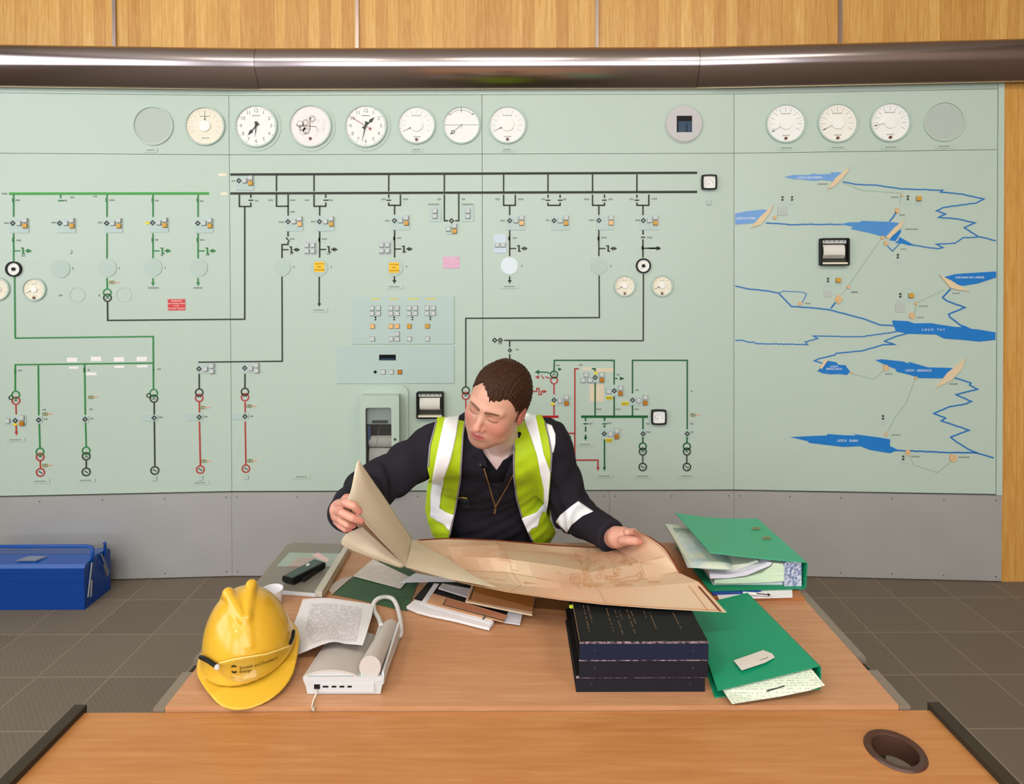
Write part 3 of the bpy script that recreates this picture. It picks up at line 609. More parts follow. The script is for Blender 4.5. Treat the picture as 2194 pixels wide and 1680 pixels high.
# ------------------------------------------------------------------ instruments
def place(px, py): fc = fac(px); u, v = fc.uv(px, py); return fc.at(u, v)
def ticks(mb, R, n, a0, a1, r0, r1, w, z):
    for i in range(n):
        a = math.radians(a0 + (a1 - a0) * i / (n - 1)); c, s = math.cos(a), math.sin(a)
        mb.strip([(c * r0, s * r0), (c * r1, s * r1)], w, z, z + .0006)
P_ = SPX
def instrument(name, px, py, R, face, label, cat='gauge', group=None, flange=None, deep=True):
    t = empty(name, label, cat, mw=place(px, py), group=group); R *= P_
    if flange: MB().disc(0, 0, flange * P_, .0002, .003, 48).build('flange', M_green2 if 0 else M_green, t)
    z = .003 if flange else .0002
    MB().ring(0, 0, R, R + 3.2 * P_, z, z + .009, 48).build('bezel', M_greenC, t, smooth=True, auto=30)
    MB().disc(0, 0, R + .0004, z, z + .002, 48).build('dial', face, t)
    return t, R, z + .002
def clock(px, py, label, h, m, sec=None):
    t, R, z = instrument('wall_clock', px, py, 42.5, M_white, label, 'clock', 'clocks on the instrument strip', flange=53)
    k = MB(); ticks(k, R, 61, 0, 360, R * .93, R * .97, .0012, z); ticks(k, R, 13, 0, 360, R * .9, R * .97, .0025, z); k.build('minute_ring', M_mark, t)
    for i in range(1, 13):
        a = math.radians(90 - 30 * i); text(str(i), R * .25, 'numeral', M_mark, t, Matrix.Translation((R * .76 * math.cos(a), R * .76 * math.sin(a), z + .0005)))
    MB().box(-R * .2, R * .2, R * .5, R * .535, z, z + .0006).build('maker_mark', M_mark, t)
    hb = MB(); a = math.radians(90 - h); c, s = math.cos(a), math.sin(a); q = lambda d, w: (c * d * R - s * w * R, s * d * R + c * w * R)
    hb.prism([q(-.18, -.09), q(0, -.025), q(.26, -.025), q(.36, -.085), q(.62, 0), q(.36, .085), q(.26, .025), q(0, .025), q(-.18, .09)], z + .001, z + .003); hb.build('hour_hand', M_dark, t)
    mbb = MB(); a = math.radians(90 - m); c, s = math.cos(a), math.sin(a)
    mbb.prism([q(-.22, -.08), q(0, -.03), q(.84 if sec is not None else .56, 0), q(0, .03), q(-.22, .08)], z + .0032, z + .005); mbb.build('minute_hand', M_dark, t)
    if sec is not None:
        a = math.radians(90 - sec); c, s = math.cos(a), math.sin(a); sb = MB(); sb.strip([q(-.24, 0), q(.86, 0)], R * .022, z + .0052, z + .006); sb.disc(*q(-.27, 0), R * .06, z + .0052, z + .0064, 16); sb.build('second_hand', mat('red_hand', 'a8463c', .4), t)
    MB().disc(0, 0, R * .045, z, z + .007, 16).build('hub', M_dark, t)
    glass(t, R, z)
M_glass = mat('clear_glass', 'ffffff', .03, trans=1.0)
def glass(t, R, z): pass
clock(549.5, 270.5, 'round clock, first from the left, both hands pointing down', 222, 184)
clock(784, 270.5, 'round clock with a red second hand, showing half past one', 45, 194, 302)
t, R, z = instrument('cogged_gauge', 665.5, 270.5, 42.5, mat('pinkish_dial', 'efe9e6', .5), 'round dial between the two clocks covered with curling traced lines', 'gauge', flange=53)
k = MB(); k.strip([(-.66 * R, .03 * R), (.3 * R, -.03 * R)], .0035, z, z + .001); k.strip([(0, .42 * R), (-.03 * R, -.2 * R)], .004, z, z + .001); k.disc(-.66 * R, .04 * R, .004, z, z + .0012, 10); k.disc(0, .38 * R, .006, z, z + .0012, 10); k.build('pointer', mat('brass_brown', '7a6440', .4), t)
rr = random.Random(5); k = MB()
for i in range(26):
    a = rr.uniform(0, 6.28); d = rr.uniform(.3, .8) * R; k.ring(d * math.cos(a) * .55 - .1 * R, d * math.sin(a) * .6, .07 * R * rr.uniform(1, 2.4), .07 * R * 2.4 + .0008, z, z + .0004, 20) if i % 3 == 0 else ticks(k, R, 6, math.degrees(a), math.degrees(a) + 20, d, d + .05 * R, .0012, z)
ticks(k, R, 49, 0, 360, .9 * R, .96 * R, .001, z); k.build('traced_lines', mat('faint_print', 'c4bdb8', .6), t)
MB().disc(0, -.63 * R, .008, z, z + .004, 14).build('knob', mat('brown_knob', '6a3a28', .4), t)
def gauge(px, py, R, label, face=M_white, ang=205, rin=.36, knob=True, n=11, rp=.42, long=False, group='round gauges on the instrument strip'):
    t, R, z = instrument('round_gauge', px, py, R, face, label, 'gauge', group)
    k = MB(); ticks(k, R, n, 205, -25, .62 * R, .86 * R, .0016, z); ticks(k, R, n * 2 - 1, 205, -25, .82 * R, .9 * R, .001, z); k.build('scale_marks', M_mark if long else mat('pale_print', 'bcc2b8', .6), t)
    MB().disc(0, 0, R * rin, z, z + .006, 32).build('hub_cover', mat('hub_white', 'f2f1ea', .45), t)
    a = math.radians(ang); c, s = math.cos(a), math.sin(a); k = MB(); k.strip([(c * R * rin, s * R * rin), (c * R * .82, s * R * .82)], .0016, z, z + .002)
    r0 = .8 if long else rin + .06; k.prism([(c * R * (r0 - .05) - s * .004, s * R * (r0 - .05) + c * .004), (c * R * (r0 - .05) + s * .004, s * R * (r0 - .05) - c * .004), (c * R * (r0 + .09), s * R * (r0 + .09))][::-1], z + .002, z + .003); k.build('pointer', M_dark, t)
    if knob: MB().disc(0, -R * .83, .0075 if R > .07 else .006, z, z + .008, 14).build('knob', mat('brown_knob', '6a3a28', .4), t)
    k = MB()
    for i in range(4): k.box((-.16 + .1 * i) * R, (-.1 + .1 * i) * R, -.7 * R, -.64 * R, z, z + .0005)
    for i in range(6): k.box((-.26 + .09 * i) * R, (-.2 + .09 * i) * R, .5 * R, .55 * R, z, z + .0005)
    k.build('dial_print', M_mark, t); return t
gauge(892.5, 268, 37.5, 'white round gauge just right of the half past one clock')
gauge(1087, 267.5, 37.5, 'white round gauge right of the panel seam, alone over the man')
gauge(1683, 264.5, 38.5, 'white round gauge, first of the three above the blue lakes', ang=212, rin=.33, long=True)
gauge(1794, 263.5, 38.5, 'cream white round gauge, middle of the three above the blue lakes', ang=206, rin=.33, long=True, face=mat('warm_dial', 'efebe0', .5))
gauge(1906.5, 262, 38.5, 'white round gauge, last of the three above the blue lakes', ang=193, rin=.33, long=True)
gauge(74, 620, 21.5, 'small cream gauge beside the black ringed meter at left', face=M_cream, n=8, group=None, rin=.3); gauge(-4, 619, 21.5, 'small cream gauge cut off by the left picture edge', face=M_cream, n=8, group=None)
gauge(1338, 612, 20.5, 'small cream gauge left of the black ringed meter on the centre board', face=M_cream, n=8, group=None, rin=.3); gauge(1418, 612, 20.5, 'small cream gauge right of the black ringed meter on the centre board', face=M_cream, n=8, group=None, rin=.3)
t = gauge(439.5, 270, 38.5, 'cream round gauge left of the first clock', face=M_cream, knob=False, ang=90, rin=.3, group=None)
t, R, z = instrument('round_gauge', 988.5, 268, 37.5, M_white, 'white dial with a centre line and a curved two-ended arrow', 'gauge', 'round gauges on the instrument strip')
k = MB(); k.strip([(-R * .98, 0), (R * .98, .01 * R)], .0025, z, z + .001); k.strip([(0, .7 * R), (0, R * .98)], .004, z, z + .001); k.strip([(R * .02, -.2 * R), (R * .02, .08 * R)], .0025, z, z + .001)
k.strip([(.86 * R * math.cos(a), .86 * R * math.sin(a)) for a in [math.radians(140 - 5 * i) for i in range(21)]], .0025, z, z + .001); k.disc(-.66 * R, .6 * R, .005, z, z + .0014, 10); k.disc(.66 * R, .62 * R, .005, z, z + .0014, 10); k.build('scale_marks', mat('mid_print', '8d948c', .6), t)
k = MB(); k.strip([(0, 0), (-.4 * R, -.34 * R)], .002, z + .001, z + .002); k.ring(-.48 * R, -.4 * R, .006, .0095, z + .001, z + .003, 20); k.strip([(-.54 * R, -.45 * R), (-.62 * R, -.53 * R)], .005, z + .001, z + .002); k.build('pointer', M_dark, t)
# blank covers and rings
def cover(px, py, r, label, mt=M_greenC, ring=False, grp='blank round covers on the board'):
    mb = MB(); r *= P_
    if ring: mb.ring(0, 0, r - .002, r, .0002, .002, 40)
    else: mb.disc(0, 0, r, .0002, .0035, 40)
    return tag(mb.build('blank_cover', mt, None, mw=place(px, py)), label, 'round cover', grp)
def bigcover(px, py, mt, label):
    t = empty('blank_instrument', label, 'round cover', mw=place(px, py), group='large blank discs on the instrument strip')
    MB().ring(0, 0, 38.5 * P_, 42 * P_, .0002, .007, 48).build('bezel', M_green, t); MB().disc(0, 0, 38.6 * P_, .0002, .002, 48).build('dial', mt, t)
bigcover(328, 269, M_greyG, 'large blank grey-green disc at the left of the instrument strip'); bigcover(2022, 260, M_greyG, 'large blank grey-green disc at the right end of the instrument strip')
cover(130, 576, 19.5, 'blank cover, below the switch block second from the left'); cover(230, 574, 19.5, 'blank cover above the green and black transformer symbol'); cover(327.5, 573, 19.5, 'blank cover over the green arrow, above and left of the red sign')
cover(425, 573.5, 19.5, 'blank cover over the green arrow, above and right of the red sign'); cover(604, 573.5, 18.5, 'blank cover left of the left yellow caution sticker'); cover(684, 573, 18.5, 'blank cover behind the left yellow caution sticker'); cover(845, 573, 18.5, 'blank cover behind the right yellow caution sticker')
cover(1091.5, 569.5, 18.5, 'bright bluish white cover disc above the man', mat('bluish_cover', 'dce8ec', .4)); cover(1283, 569, 18.5, 'blank cover left of the right black ringed meter')
cover(166, 632, 16, 'thin empty ring left of the transformer symbol', ring=True); cover(266, 632, 16, 'thin empty ring right of the transformer symbol', ring=True)
# black ringed meters
for x, y, lb in ((31, 576.5, 'white meter in a black ring on the green line at far left'), (1378, 569.5, 'white meter in a black ring on the centre board')):
    t = empty('ring_meter', lb, 'meter', mw=place(x, y), group='black ringed meters'); MB().ring(0, 0, 13 * P_, 16 * P_, .0002, .012, 36).build('bezel', M_black, t, smooth=True, auto=30); MB().disc(0, 0, 13.1 * P_, .0002, .004, 36).build('dial', M_white, t)
    MB().disc(0, 0, 3.6 * P_, .004, .012, 16).build('knob', M_black, t); MB().strip([(-.004, -.006), (-.016, -.018)], .0012, .004, .0046).build('pointer', M_mark, t)
# square meters
def sqr(s, b=.14, n=8):                           # square with bowed sides
    P = []
    for k in range(4):
        a = math.pi / 2 * k - math.pi / 4
        for i in range(n):
            t = -1 + 2 * i / n; x, y = 1 + b * .5 * (1 - t * t), t; c, q = math.cos(math.pi / 2 * k), math.sin(math.pi / 2 * k)
            P.append((s * (x * c - y * q), s * (x * q + y * c)))
    return P
for x, y, lb in ((1518, 391, 'square black framed meter at the end of the two black bus lines'), (1410.5, 892.5, 'square black framed meter at the end of the dark green bus line')):
    t = empty('square_meter', lb, 'meter', mw=place(x, y), group='square meters'); MB().prism(sqr(15 * P_), .0002, .022, holes=[sqr(12.4 * P_)]).build('case', M_black, t); MB().prism(sqr(12.5 * P_), .0002, .012).build('dial', M_white, t)
    k = MB(); k.strip([(0, -.006), (-.014, -.012)], .0016, .012, .013); k.strip([(.021 * math.cos(a), -.006 + .021 * math.sin(a)) for a in [math.radians(190 - 20 * i) for i in range(11)]], .001, .012, .0126); k.build('pointer', M_dark, t)
# instrument with a dark square window
t = empty('window_instrument', 'round grey instrument with a dark square window', 'gauge', mw=place(1465, 266)); MB().disc(0, 0, 42 * P_, .0002, .003, 48).build('flange', M_greyG, t)
k = MB(); k.prism(circ(0, 0, 38 * P_, 48), .003, .009, holes=[[(-16 * P_, -18 * P_), (17 * P_, -18 * P_), (17 * P_, 17 * P_), (-16 * P_, 17 * P_)][::-1]]); k.build('face_plate', mat('warm_grey', 'c4c2c0', .45), t)
MB().box(-16.2 * P_, 17.2 * P_, -18.2 * P_, 17.2 * P_, .003, .0045).build('display', mat('blue_display', '33485f', .15), t); MB().box(-16 * P_, 17 * P_, 6 * P_, 17 * P_, .0045, .006).box(-16 * P_, -12 * P_, -18 * P_, 6 * P_, .0045, .006).box(5 * P_, 7 * P_, -18 * P_, 0, .0045, .0052).build('display_shutter', mat('display_black', '0c0e10', .3), t)
# name plates
def nplate(px, py, w, label, h=8.5, words=5):
    t = empty('name_plate', label, 'name plate', mw=place(px, py), group='name plates on the board'); w *= P_; h *= P_
    MB().box(-w / 2, w / 2, -h / 2, h / 2, .0002, .0035).build('plate', M_green, t); k = MB()
    n = max(2, int(w / P_ / 5.5))
    for i in range(n): k.box(-w * .32 + i * w * .64 / n, -w * .32 + (i + .75) * w * .64 / n, -h * .14, h * .14, .0035, .0039)
    k.build('engraving', M_mark, t)
for x, y, w, lb in ((324, 322, 27, 'under the blank disc at left'), (892.5, 321, 26, 'under the white gauge right of the second clock'), (1087, 321, 26, 'under the white gauge over the man'), (1684.5, 317.5, 37, 'under the first gauge above the lakes'), (1795.5, 316.5, 37, 'under the middle gauge above the lakes'), (1908, 315.5, 37, 'under the last gauge above the lakes'), (2022.5, 314, 37, 'under the blank disc above the lakes'),
                 (34.5, 942, 37, 'under the short red arrow at far left'), (87, 1031, 38, 'under the lowest red circle at left'), (185, 1029, 37, 'under the black circle at the foot of the green line'), (429.5, 1034, 36, 'under the red circle left of the seam'), (646, 1021.5, 36, 'alone on the bare board left of the man'), (684, 664.5, 36, 'under the long black arrow'), (845, 614.5, 37, 'under the arrow below the right caution sticker'),
                 (1091.5, 614, 37, 'under the arrow below the bluish disc'), (1254, 952, 35, 'under the short dark arrow right of the man'), (1295, 1020, 36, 'under the red and green arrows'), (1377, 1020, 36, 'under the black circle right of the red and green arrows'), (1470.5, 1020, 36, 'under the black circle at the right end of the board')):
    nplate(x, y, w, 'pale green name plate ' + lb)
for x, y, lb in ((331.5, 1025, 'tiny square plate under the black circle with an orange mark'), (430, 1024, 'tiny square plate under the red circle left of the seam'), (527.5, 1022, 'tiny square plate under the red circle right of the seam'), (1518.5, 434, 'tiny grey square switch under the upper square meter')):
    tag(MB().bbox(-5 * P_, 5 * P_, -5 * P_, 5 * P_, .0002, .006, .002).build('square_plate', M_greenC, None, mw=place(x, y)), lb, 'small plate')
# signs and stickers
t = empty('warning_sign', 'red sign with white lettering on the left board', 'sign', mw=place(378.5, 653)); MB().box(-18 * P_, 18 * P_, -12 * P_, 12 * P_, .0002, .002).build('plate', mat('sign_red', 'd0423c', .45), t)
for s, y, z in (('WARNING', 8.2, 4.6), ('THE CONTROL PANEL', 2.6, 3.6), ('IS LIVE', -2, 3.6), ('DO NOT TOUCH', -8, 4.4)): text(s, z * P_, 'lettering', M_white, t, Matrix.Translation((0, y * P_, .0022)))
t = empty('warning_sign', 'faded pink sign with white lettering above the control plate', 'sign', mw=place(967, 562.5)); MB().box(-18 * P_, 18 * P_, -12.5 * P_, 12.5 * P_, .0002, .002).build('plate', mat('sign_pink', 'dca9c2', .45), t)
for s, y, z in (('WARNING', 8.2, 4.6), ('THE CONTROL PANEL', 2.6, 3.6), ('IS LIVE', -2, 3.6), ('DO NOT TOUCH', -8, 4.4)): text(s, z * P_, 'lettering', mat('sign_pale', 'f2d6dc', .5), t, Matrix.Translation((0, y * P_, .0022)))
for x, y, lb in ((684.5, 572, 'yellow caution sticker on the left cover, over the longer black arrow'), (844.5, 573.5, 'yellow caution sticker on the right cover, over the short black arrow')):
    t = empty('caution_sticker', lb, 'sticker', mw=place(x, y), group='yellow caution stickers'); MB().prism(rrect(-11 * P_, 11 * P_, -11 * P_, 11 * P_, .006), .00352, .0046).build('sticker', mat('caution_yellow', 'f6c31e', .45), t)
    for s, yy in (('CAUTION', 6.5), ('MEN', 0), ('WORKING', -6.5)): text(s, 4.6 * P_, 'lettering', mat('sticker_print', '3c2c08', .5), t, Matrix.Translation((0, yy * P_, .0048)), ext=.0002)
def slab(name, px, py, w, h, mt, label, cat, grp=None, z=.0014):
    return tag(MB().box(-w / 2 * P_, w / 2 * P_, -h / 2 * P_, h / 2 * P_, .0002, z).build(name, mt, None, mw=place(px, py)), label, cat, grp)
M_paper = mat('label_white', 'f1ece8', .6); M_tape = mat('cream_tape', 'dccdb0', .6); M_ytag = mat('yellow_tag', 'e9d02c', .5)
for i, (x, y) in enumerate(((155, 771), (206, 769), (255, 770), (304, 769))): slab('paper_label', x, y, 21, 9, M_paper, 'white paper label above the thin green line, %s of four' % ('first', 'second', 'third', 'last')[i], 'label', 'paper labels above the green line')
for i, (x, y, w) in enumerate(((158, 788, 19), (256, 786, 20), (305, 785, 22))): slab('paper_label', x, y, w, 4.5, M_paper, 'narrow white label below the thin green line, %s of three' % ('first', 'second', 'last')[i], 'label', 'paper labels below the green line')
slab('paper_label', 196, 801, 22, 6, M_paper, 'narrow white label right of the middle green upright, below the others', 'label')
slab('tape_label', 477, 374.5, 17, 6, mat('cream_label', 'e9e4cc', .6), 'cream label at the left end of the upper black bus line', 'label'); slab('tape_label', 480, 415, 13, 6, mat('cream_label', 'e9e4cc', .6), 'cream label at the left end of the lower black bus line', 'label')
slab('tape_strip', 1278.5, 842, 30, 37, M_tape, 'large cream tape square behind the dark green upright', 'tape', z=.0009); slab('tape_strip', 1296, 793, 38, 8, M_tape, 'cream tape strip under the top dark green line', 'tape', z=.0009); slab('tape_strip', 1258, 790, 20, 7, mat('tape_dirty', 'd6cfb8', .6), 'short cream tape where red line meets green', 'tape', z=.0009)
for x, y, w, lb in ((1305, 852, 14, 'yellow numbered tag under the block on the middle green upright'), (1339, 864.5, 15, 'yellow numbered tag left of the block on the right green upright'), (1304.5, 943, 14, 'yellow numbered tag below the lowest switch block'), (1276, 799.5, 8, 'small yellow tag above the black diamond of the leftmost green upright'), (1184.5, 865, 8, 'small yellow tag on the red upright'), (33.5, 909, 7, 'small yellow tag on the short red line at far left'), (317, 478, 8, 'small yellow tag left of the fourth switch block')):
    t = slab('yellow_tag', x, y, w, 7.5 if w > 10 else 5, M_ytag, lb, 'tag', z=.0052)
    if w > 10:
        k = MB()
        for i in range(3): k.box((-w / 2 + 2 + i * 4) * P_, (-w / 2 + 4 + i * 4) * P_, -2.2 * P_, 2.2 * P_, .0052, .0056)
        k.build('tag_mark', mat('tag_print', '6d5c14', .6), t)
# ------------------------------------------------------------------ switch blocks
def button(t, dx, dy, mt, s=4.6, name='push_button'):
    b = MB().bbox((dx - s) * P_, (dx + s) * P_, (dy - s) * P_, (dy + s) * P_, .004, .013, .0035).build(name, mt, t)
    MB().bbox((dx - s - .6) * P_, (dx + s + .6) * P_, (dy - s - .9) * P_, (dy + s + .4) * P_, .003, .0065, .003).build('bezel', M_btn_d, b)
    return b
def block(px, py, label, plate=(-7, 32, -20, 10), btns=((13, 0, 'g'), (25.5, 6, 'g'), (25.5, -5.5, 'a')), dia=True, grp='switch blocks on the board', name='switch_block', pm=None):
    t = empty(name, label, 'switch block', mw=place(px, py), group=grp)
    if plate: MB().box(plate[0] * P_, plate[1] * P_, plate[2] * P_, plate[3] * P_, .0002, .0035).build('plate', pm or M_green2, t)
    if dia:
        a = 6 * P_; c = a * .4; MB().prism([(-a, 0), (0, -a), (a, 0), (0, a)], .0035, .0055, holes=[[(-c, 0), (0, c), (c, 0), (0, -c)]]).build('diamond_indicator', M_dark, t)
    for dx, dy, k in btns:
        o = button(t, dx, dy, {'g': M_btn, 'a': M_amb, 'p': M_ambp, 'd': M_ambd}[k])
        if k != 'g': o['label'] = 'amber button'
    return t
for x, y, k, lb in ((28.5, 478.5, 'a', 'first from the left, on the first green upright'), (129, 478.5, 'a', 'second from the left, on no upright line'), (229.5, 478.5, 'a', 'third from the left, over the transformer symbol'), (328, 477.5, 'a', 'fourth from the left, with a yellow tag beside it'), (424.5, 478.5, 'a', 'fifth from the left, last of the green row'),
                 (617.5, 475, 'p', 'above the zigzag of the first black feeder'), (685, 475, 'a', 'above the left yellow caution sticker'), (845.5, 473, 'a', 'above the right yellow caution sticker'), (1092, 473, 'p', 'above the bluish white disc'), (1187, 473, 'a', 'standing free between two black feeders'), (1378, 472.5, 'a', 'above the black ringed meter at right')):
    block(x, y, 'grey and amber switch block %s' % lb, btns=((13, 0, 'g'), (25.5, 6, 'g'), (25.5, -5.5, k)))
block(1283, 472.5, 'switch block lacking its middle grey button, with a pale amber one', btns=((25.5, 6, 'g'), (25.5, -5.5, 'p')))
block(512.5, 387.5, 'switch block between the two black bus lines near the seam')
block(427, 790, 'all-grey switch block left of the seam, over a black circle', plate=(-6, 34, -10, 11), btns=((14, -.5, 'g'), (27, 6, 'g'), (27, -5.5, 'g'))); block(525, 788.5, 'all-grey switch block right of the seam, over a black circle', plate=(-6, 31, -10, 11), btns=((13, -.5, 'g'), (26, 6, 'g'), (26, -5.5, 'g')))
block(34, 901, 'switch block low at far left on the red line', plate=(-22, 22, -8, 10), btns=((-15, 0, 'g'), (14, 6, 'g'), (14, -6, 'd')))
block(1187, 857, 'switch block on the red upright right of the man', plate=(-6, 31, -11, 11), btns=((13, -1, 'g'), (26.5, 6, 'g'), (26.5, -6.5, 'd')))
block(1275, 808.5, 'switch block with three grey buttons left of its diamond', plate=(-33, 20, -11, 10), btns=((-19.5, 6, 'g'), (-26, -6, 'g'), (-11, -6, 'g'), (14, 6, 'g'), (14, -5.5, 'd')))
block(1316, 837, 'switch block on the middle green upright, a grey button at its left', plate=(-20, 20, -12, 10), btns=((-12.5, -1, 'g'), (13, 6, 'g'), (13, -5.5, 'd')))
block(1355, 857, 'switch block on the right green upright, left of the yellow-tagged gap', plate=(-7, 33, -11, 11), btns=((13, -1, 'g'), (27, 6, 'g'), (27, -6, 'd')))
block(1294.5, 929, 'lowest switch block, below the dark green bus line', plate=(-7, 31, -12, 10), btns=((13, -1, 'g'), (26.5, 6.5, 'g'), (26.5, -6, 'd')))
for x, y, w, lb in ((331, 895, -22, 'on the black line under the green and black rings'), (427.5, 893.5, -22, 'on the red line left of the seam'), (525.5, 892, -22, 'on the red line right of the seam'), (84, 899.5, 0, 'on the green line second from the left edge'), (183.3, 898, 0, 'on the green line third from the left edge'), (1377.5, 929, 0, 'below the right end of the dark green bus line'), (1472, 929, 0, 'on the outermost green upright at right')):
    block(x, y, 'black diamond indicator ' + lb, plate=(-6 + w, 7, -7, 7), btns=(), grp='diamond indicators', name='diamond_block')
M_tile = mat('grey_plate', 'b9c4c4', .45)
block(664.5, 532.5, 'four-button plate left of the left caution sticker feeder', plate=(-13, 13, -13, 17), dia=False, btns=((-6, 7, 'g'), (6.5, 7, 'g'), (-6, -5.5, 'g'), (6.5, -5.5, 'g')), pm=M_tile, name='button_plate'); block(824.5, 532, 'four-button plate left of the right caution sticker feeder', plate=(-13, 13, -13, 17), dia=False, btns=((-6, 7, 'g'), (6.5, 7, 'g'), (-6, -5.5, 'g'), (6.5, -5.5, 'g')), pm=M_tile, name='button_plate')
block(1071.5, 522, 'pale blue two-button plate left of the feeder above the man', plate=(-13, 13, -20, 20), dia=False, btns=((-6, -3, 'g'), (6.5, -3, 'g')), pm=mat('pale_blue_plate', 'c8d8e2', .45), name='button_plate')
for x, lb in ((932, 'left'), (1002.5, 'right')): block(x, 458, 'two-button plate just %s of the long black U-shaped line' % lb, plate=(-13, 13, -17, 17), dia=False, btns=((0, 5.5, 'g'), (0, -5.5, 'g')), name='button_plate')
block(967.5, 490, 'three-button plate under the small diamond between two button plates', plate=(-13, 13, -12, 9), dia=False, btns=((-6.5, -1, 'g'), (6.5, 5.5, 'g'), (6.5, -5.5, 'a')), name='button_plate')
block(1665, 0, '', btns=()) if 0 else None
for fn, x, y, lb in ((A, 1410, 850, 'amber button at the end of the dotted line at upper right'), (A, 813, 1455, 'amber button below the strip recorder on the lake panel'), (B, 1352, 45, 'amber button above the large blue lake')):
    t = empty('map_button', lb, 'button', mw=place(*fn(x, y)), group='amber buttons on the lake panel'); button(t, 0, 0, M_amb)
    MB().box(-8 * P_, 8 * P_, -14.5 * P_, -8 * P_, .0002, .001).build('caption', M_greenC, t)
for fn, x, y, lb in ((A, 402, 850, 'left one of the pair over the grey square plate'), (A, 473, 850, 'right one of the pair over the grey square plate'), (A, 1331, 845, 'beside the upper amber button'), (A, 1257, 1278, 'below the small blue V-shaped river'), (A, 740, 1455, 'beside the amber button under the recorder'), (B, 1275, 45, 'beside the amber button above the large lake'), (B, 1147, 950, 'above the lowest blue lake'), (B, 1297, 1250, 'under the river at the bottom right')):
    t = empty('level_indicator', 'pair of tiny black lamps ' + lb, 'indicator', mw=place(*fn(x, y)), group='paired indicator lamps on the lake panel'); k = MB()
    for d in (3.2, -2.6): k.disc(0, d * P_, 2.2 * P_, .0002, .004, 12)
    k.build('lamp_pair', M_dark, t); MB().box(-8 * P_, 8 * P_, -15.5 * P_, -9 * P_, .0002, .001).build('caption', M_greenC, t)
for fn, x, y, w, h, lb in ((A, 400, 942, 20, 18, 'grey square plate right of the left dam'), (B, 738, 32, 16, 13, 'small grey plate under the two black lamps, left of a relief'), (B, 1273, 135, 18, 19, 'pale square plate above the large blue lake')): slab('square_plate', *fn(x, y), w, h, mat('plate_grey', 'b7bfb8', .5), lb, 'small plate', z=.004)
# control sub-plates
def subplate(px, py, x0, x1, y0, y1, label):
    t = empty('control_plate', label, 'control plate', mw=place(px, py)); MB().box((x0 - px) * P_, (x1 - px) * P_, (py - y1) * P_, (py - y0) * P_, .0002, .006).build('plate', M_green2, t); return t
t = subplate(864, 686, 754, 973, 635, 737, 'pale plate with four groups of grey and amber buttons')
def b2(t, cx, cy, x, y, mt, s=4.5):
    dx, dy = (x - cx), (cy - y); b = MB().bbox((dx - s) * P_, (dx + s) * P_, (dy - s) * P_, (dy + s) * P_, .006, .014, .003).build('push_button', mt, t); MB().bbox((dx - s - .8) * P_, (dx + s + .8) * P_, (dy - s - .8) * P_, (dy + s + .8) * P_, .0055, .008, .003).build('bezel', M_btn_d, b); return b
for x in (798, 838, 877, 915.5):
    for dx in (0, 13.5):
        for y in (660, 671.5): b2(t, 864, 686, x + dx, y, M_btn)
    MB().disc((x + 7 - 864) * P_, (686 - 679.5) * P_, 2 * P_, .006, .0075, 12).disc((x + 7 - 864) * P_, (686 - 684.5) * P_, 1.8 * P_, .006, .0075, 12).build('indicator_lamp', M_black, t)
    b2(t, 864, 686, x + .5, 699, M_ambp if x < 870 else M_amb); b2(t, 864, 686, x + .5, 726, M_btn)
    k = MB(); n = 5 if x > 840 else 4
    for i in range(n): k.box((x - 864 - 2 + i * 4.6) * P_, (x - 864 + 1.6 + i * 4.6) * P_, (686 - 642) * P_, (686 - 638.5) * P_, .006, .0064)
    k.build('caption', mat('yellow_print', 'd8cc4a', .5), t)
b2(t, 864, 686, 851.5, 699, M_ambp); b2(t, 864, 686, 851.5, 715, M_btn); b2(t, 864, 686, 851.5, 726.5, M_btn)
t = subplate(847, 781, 721, 973, 742, 821, 'pale plate with a black display and three buttons')
MB().box((813 - 847) * P_, (848.5 - 847) * P_, (781 - 771.5) * P_, (781 - 759.5) * P_, .006, .008).build('display', mat('display_black', '0c0e10', .3), t); MB().box((816 - 847) * P_, (846 - 847) * P_, (781 - 770.5) * P_, (781 - 767.5) * P_, .008, .0084).build('display_digits', mat('blue_display', '33485f', .15), t)
MB().disc((804.5 - 847) * P_, (781 - 796.5) * P_, 3.2 * P_, .006, .010, 16).build('knob', M_black, t)
for x, m in ((821.5, M_btn), (839, M_btn), (857, M_ambd)): b2(t, 847, 781, x, 796.8, m)
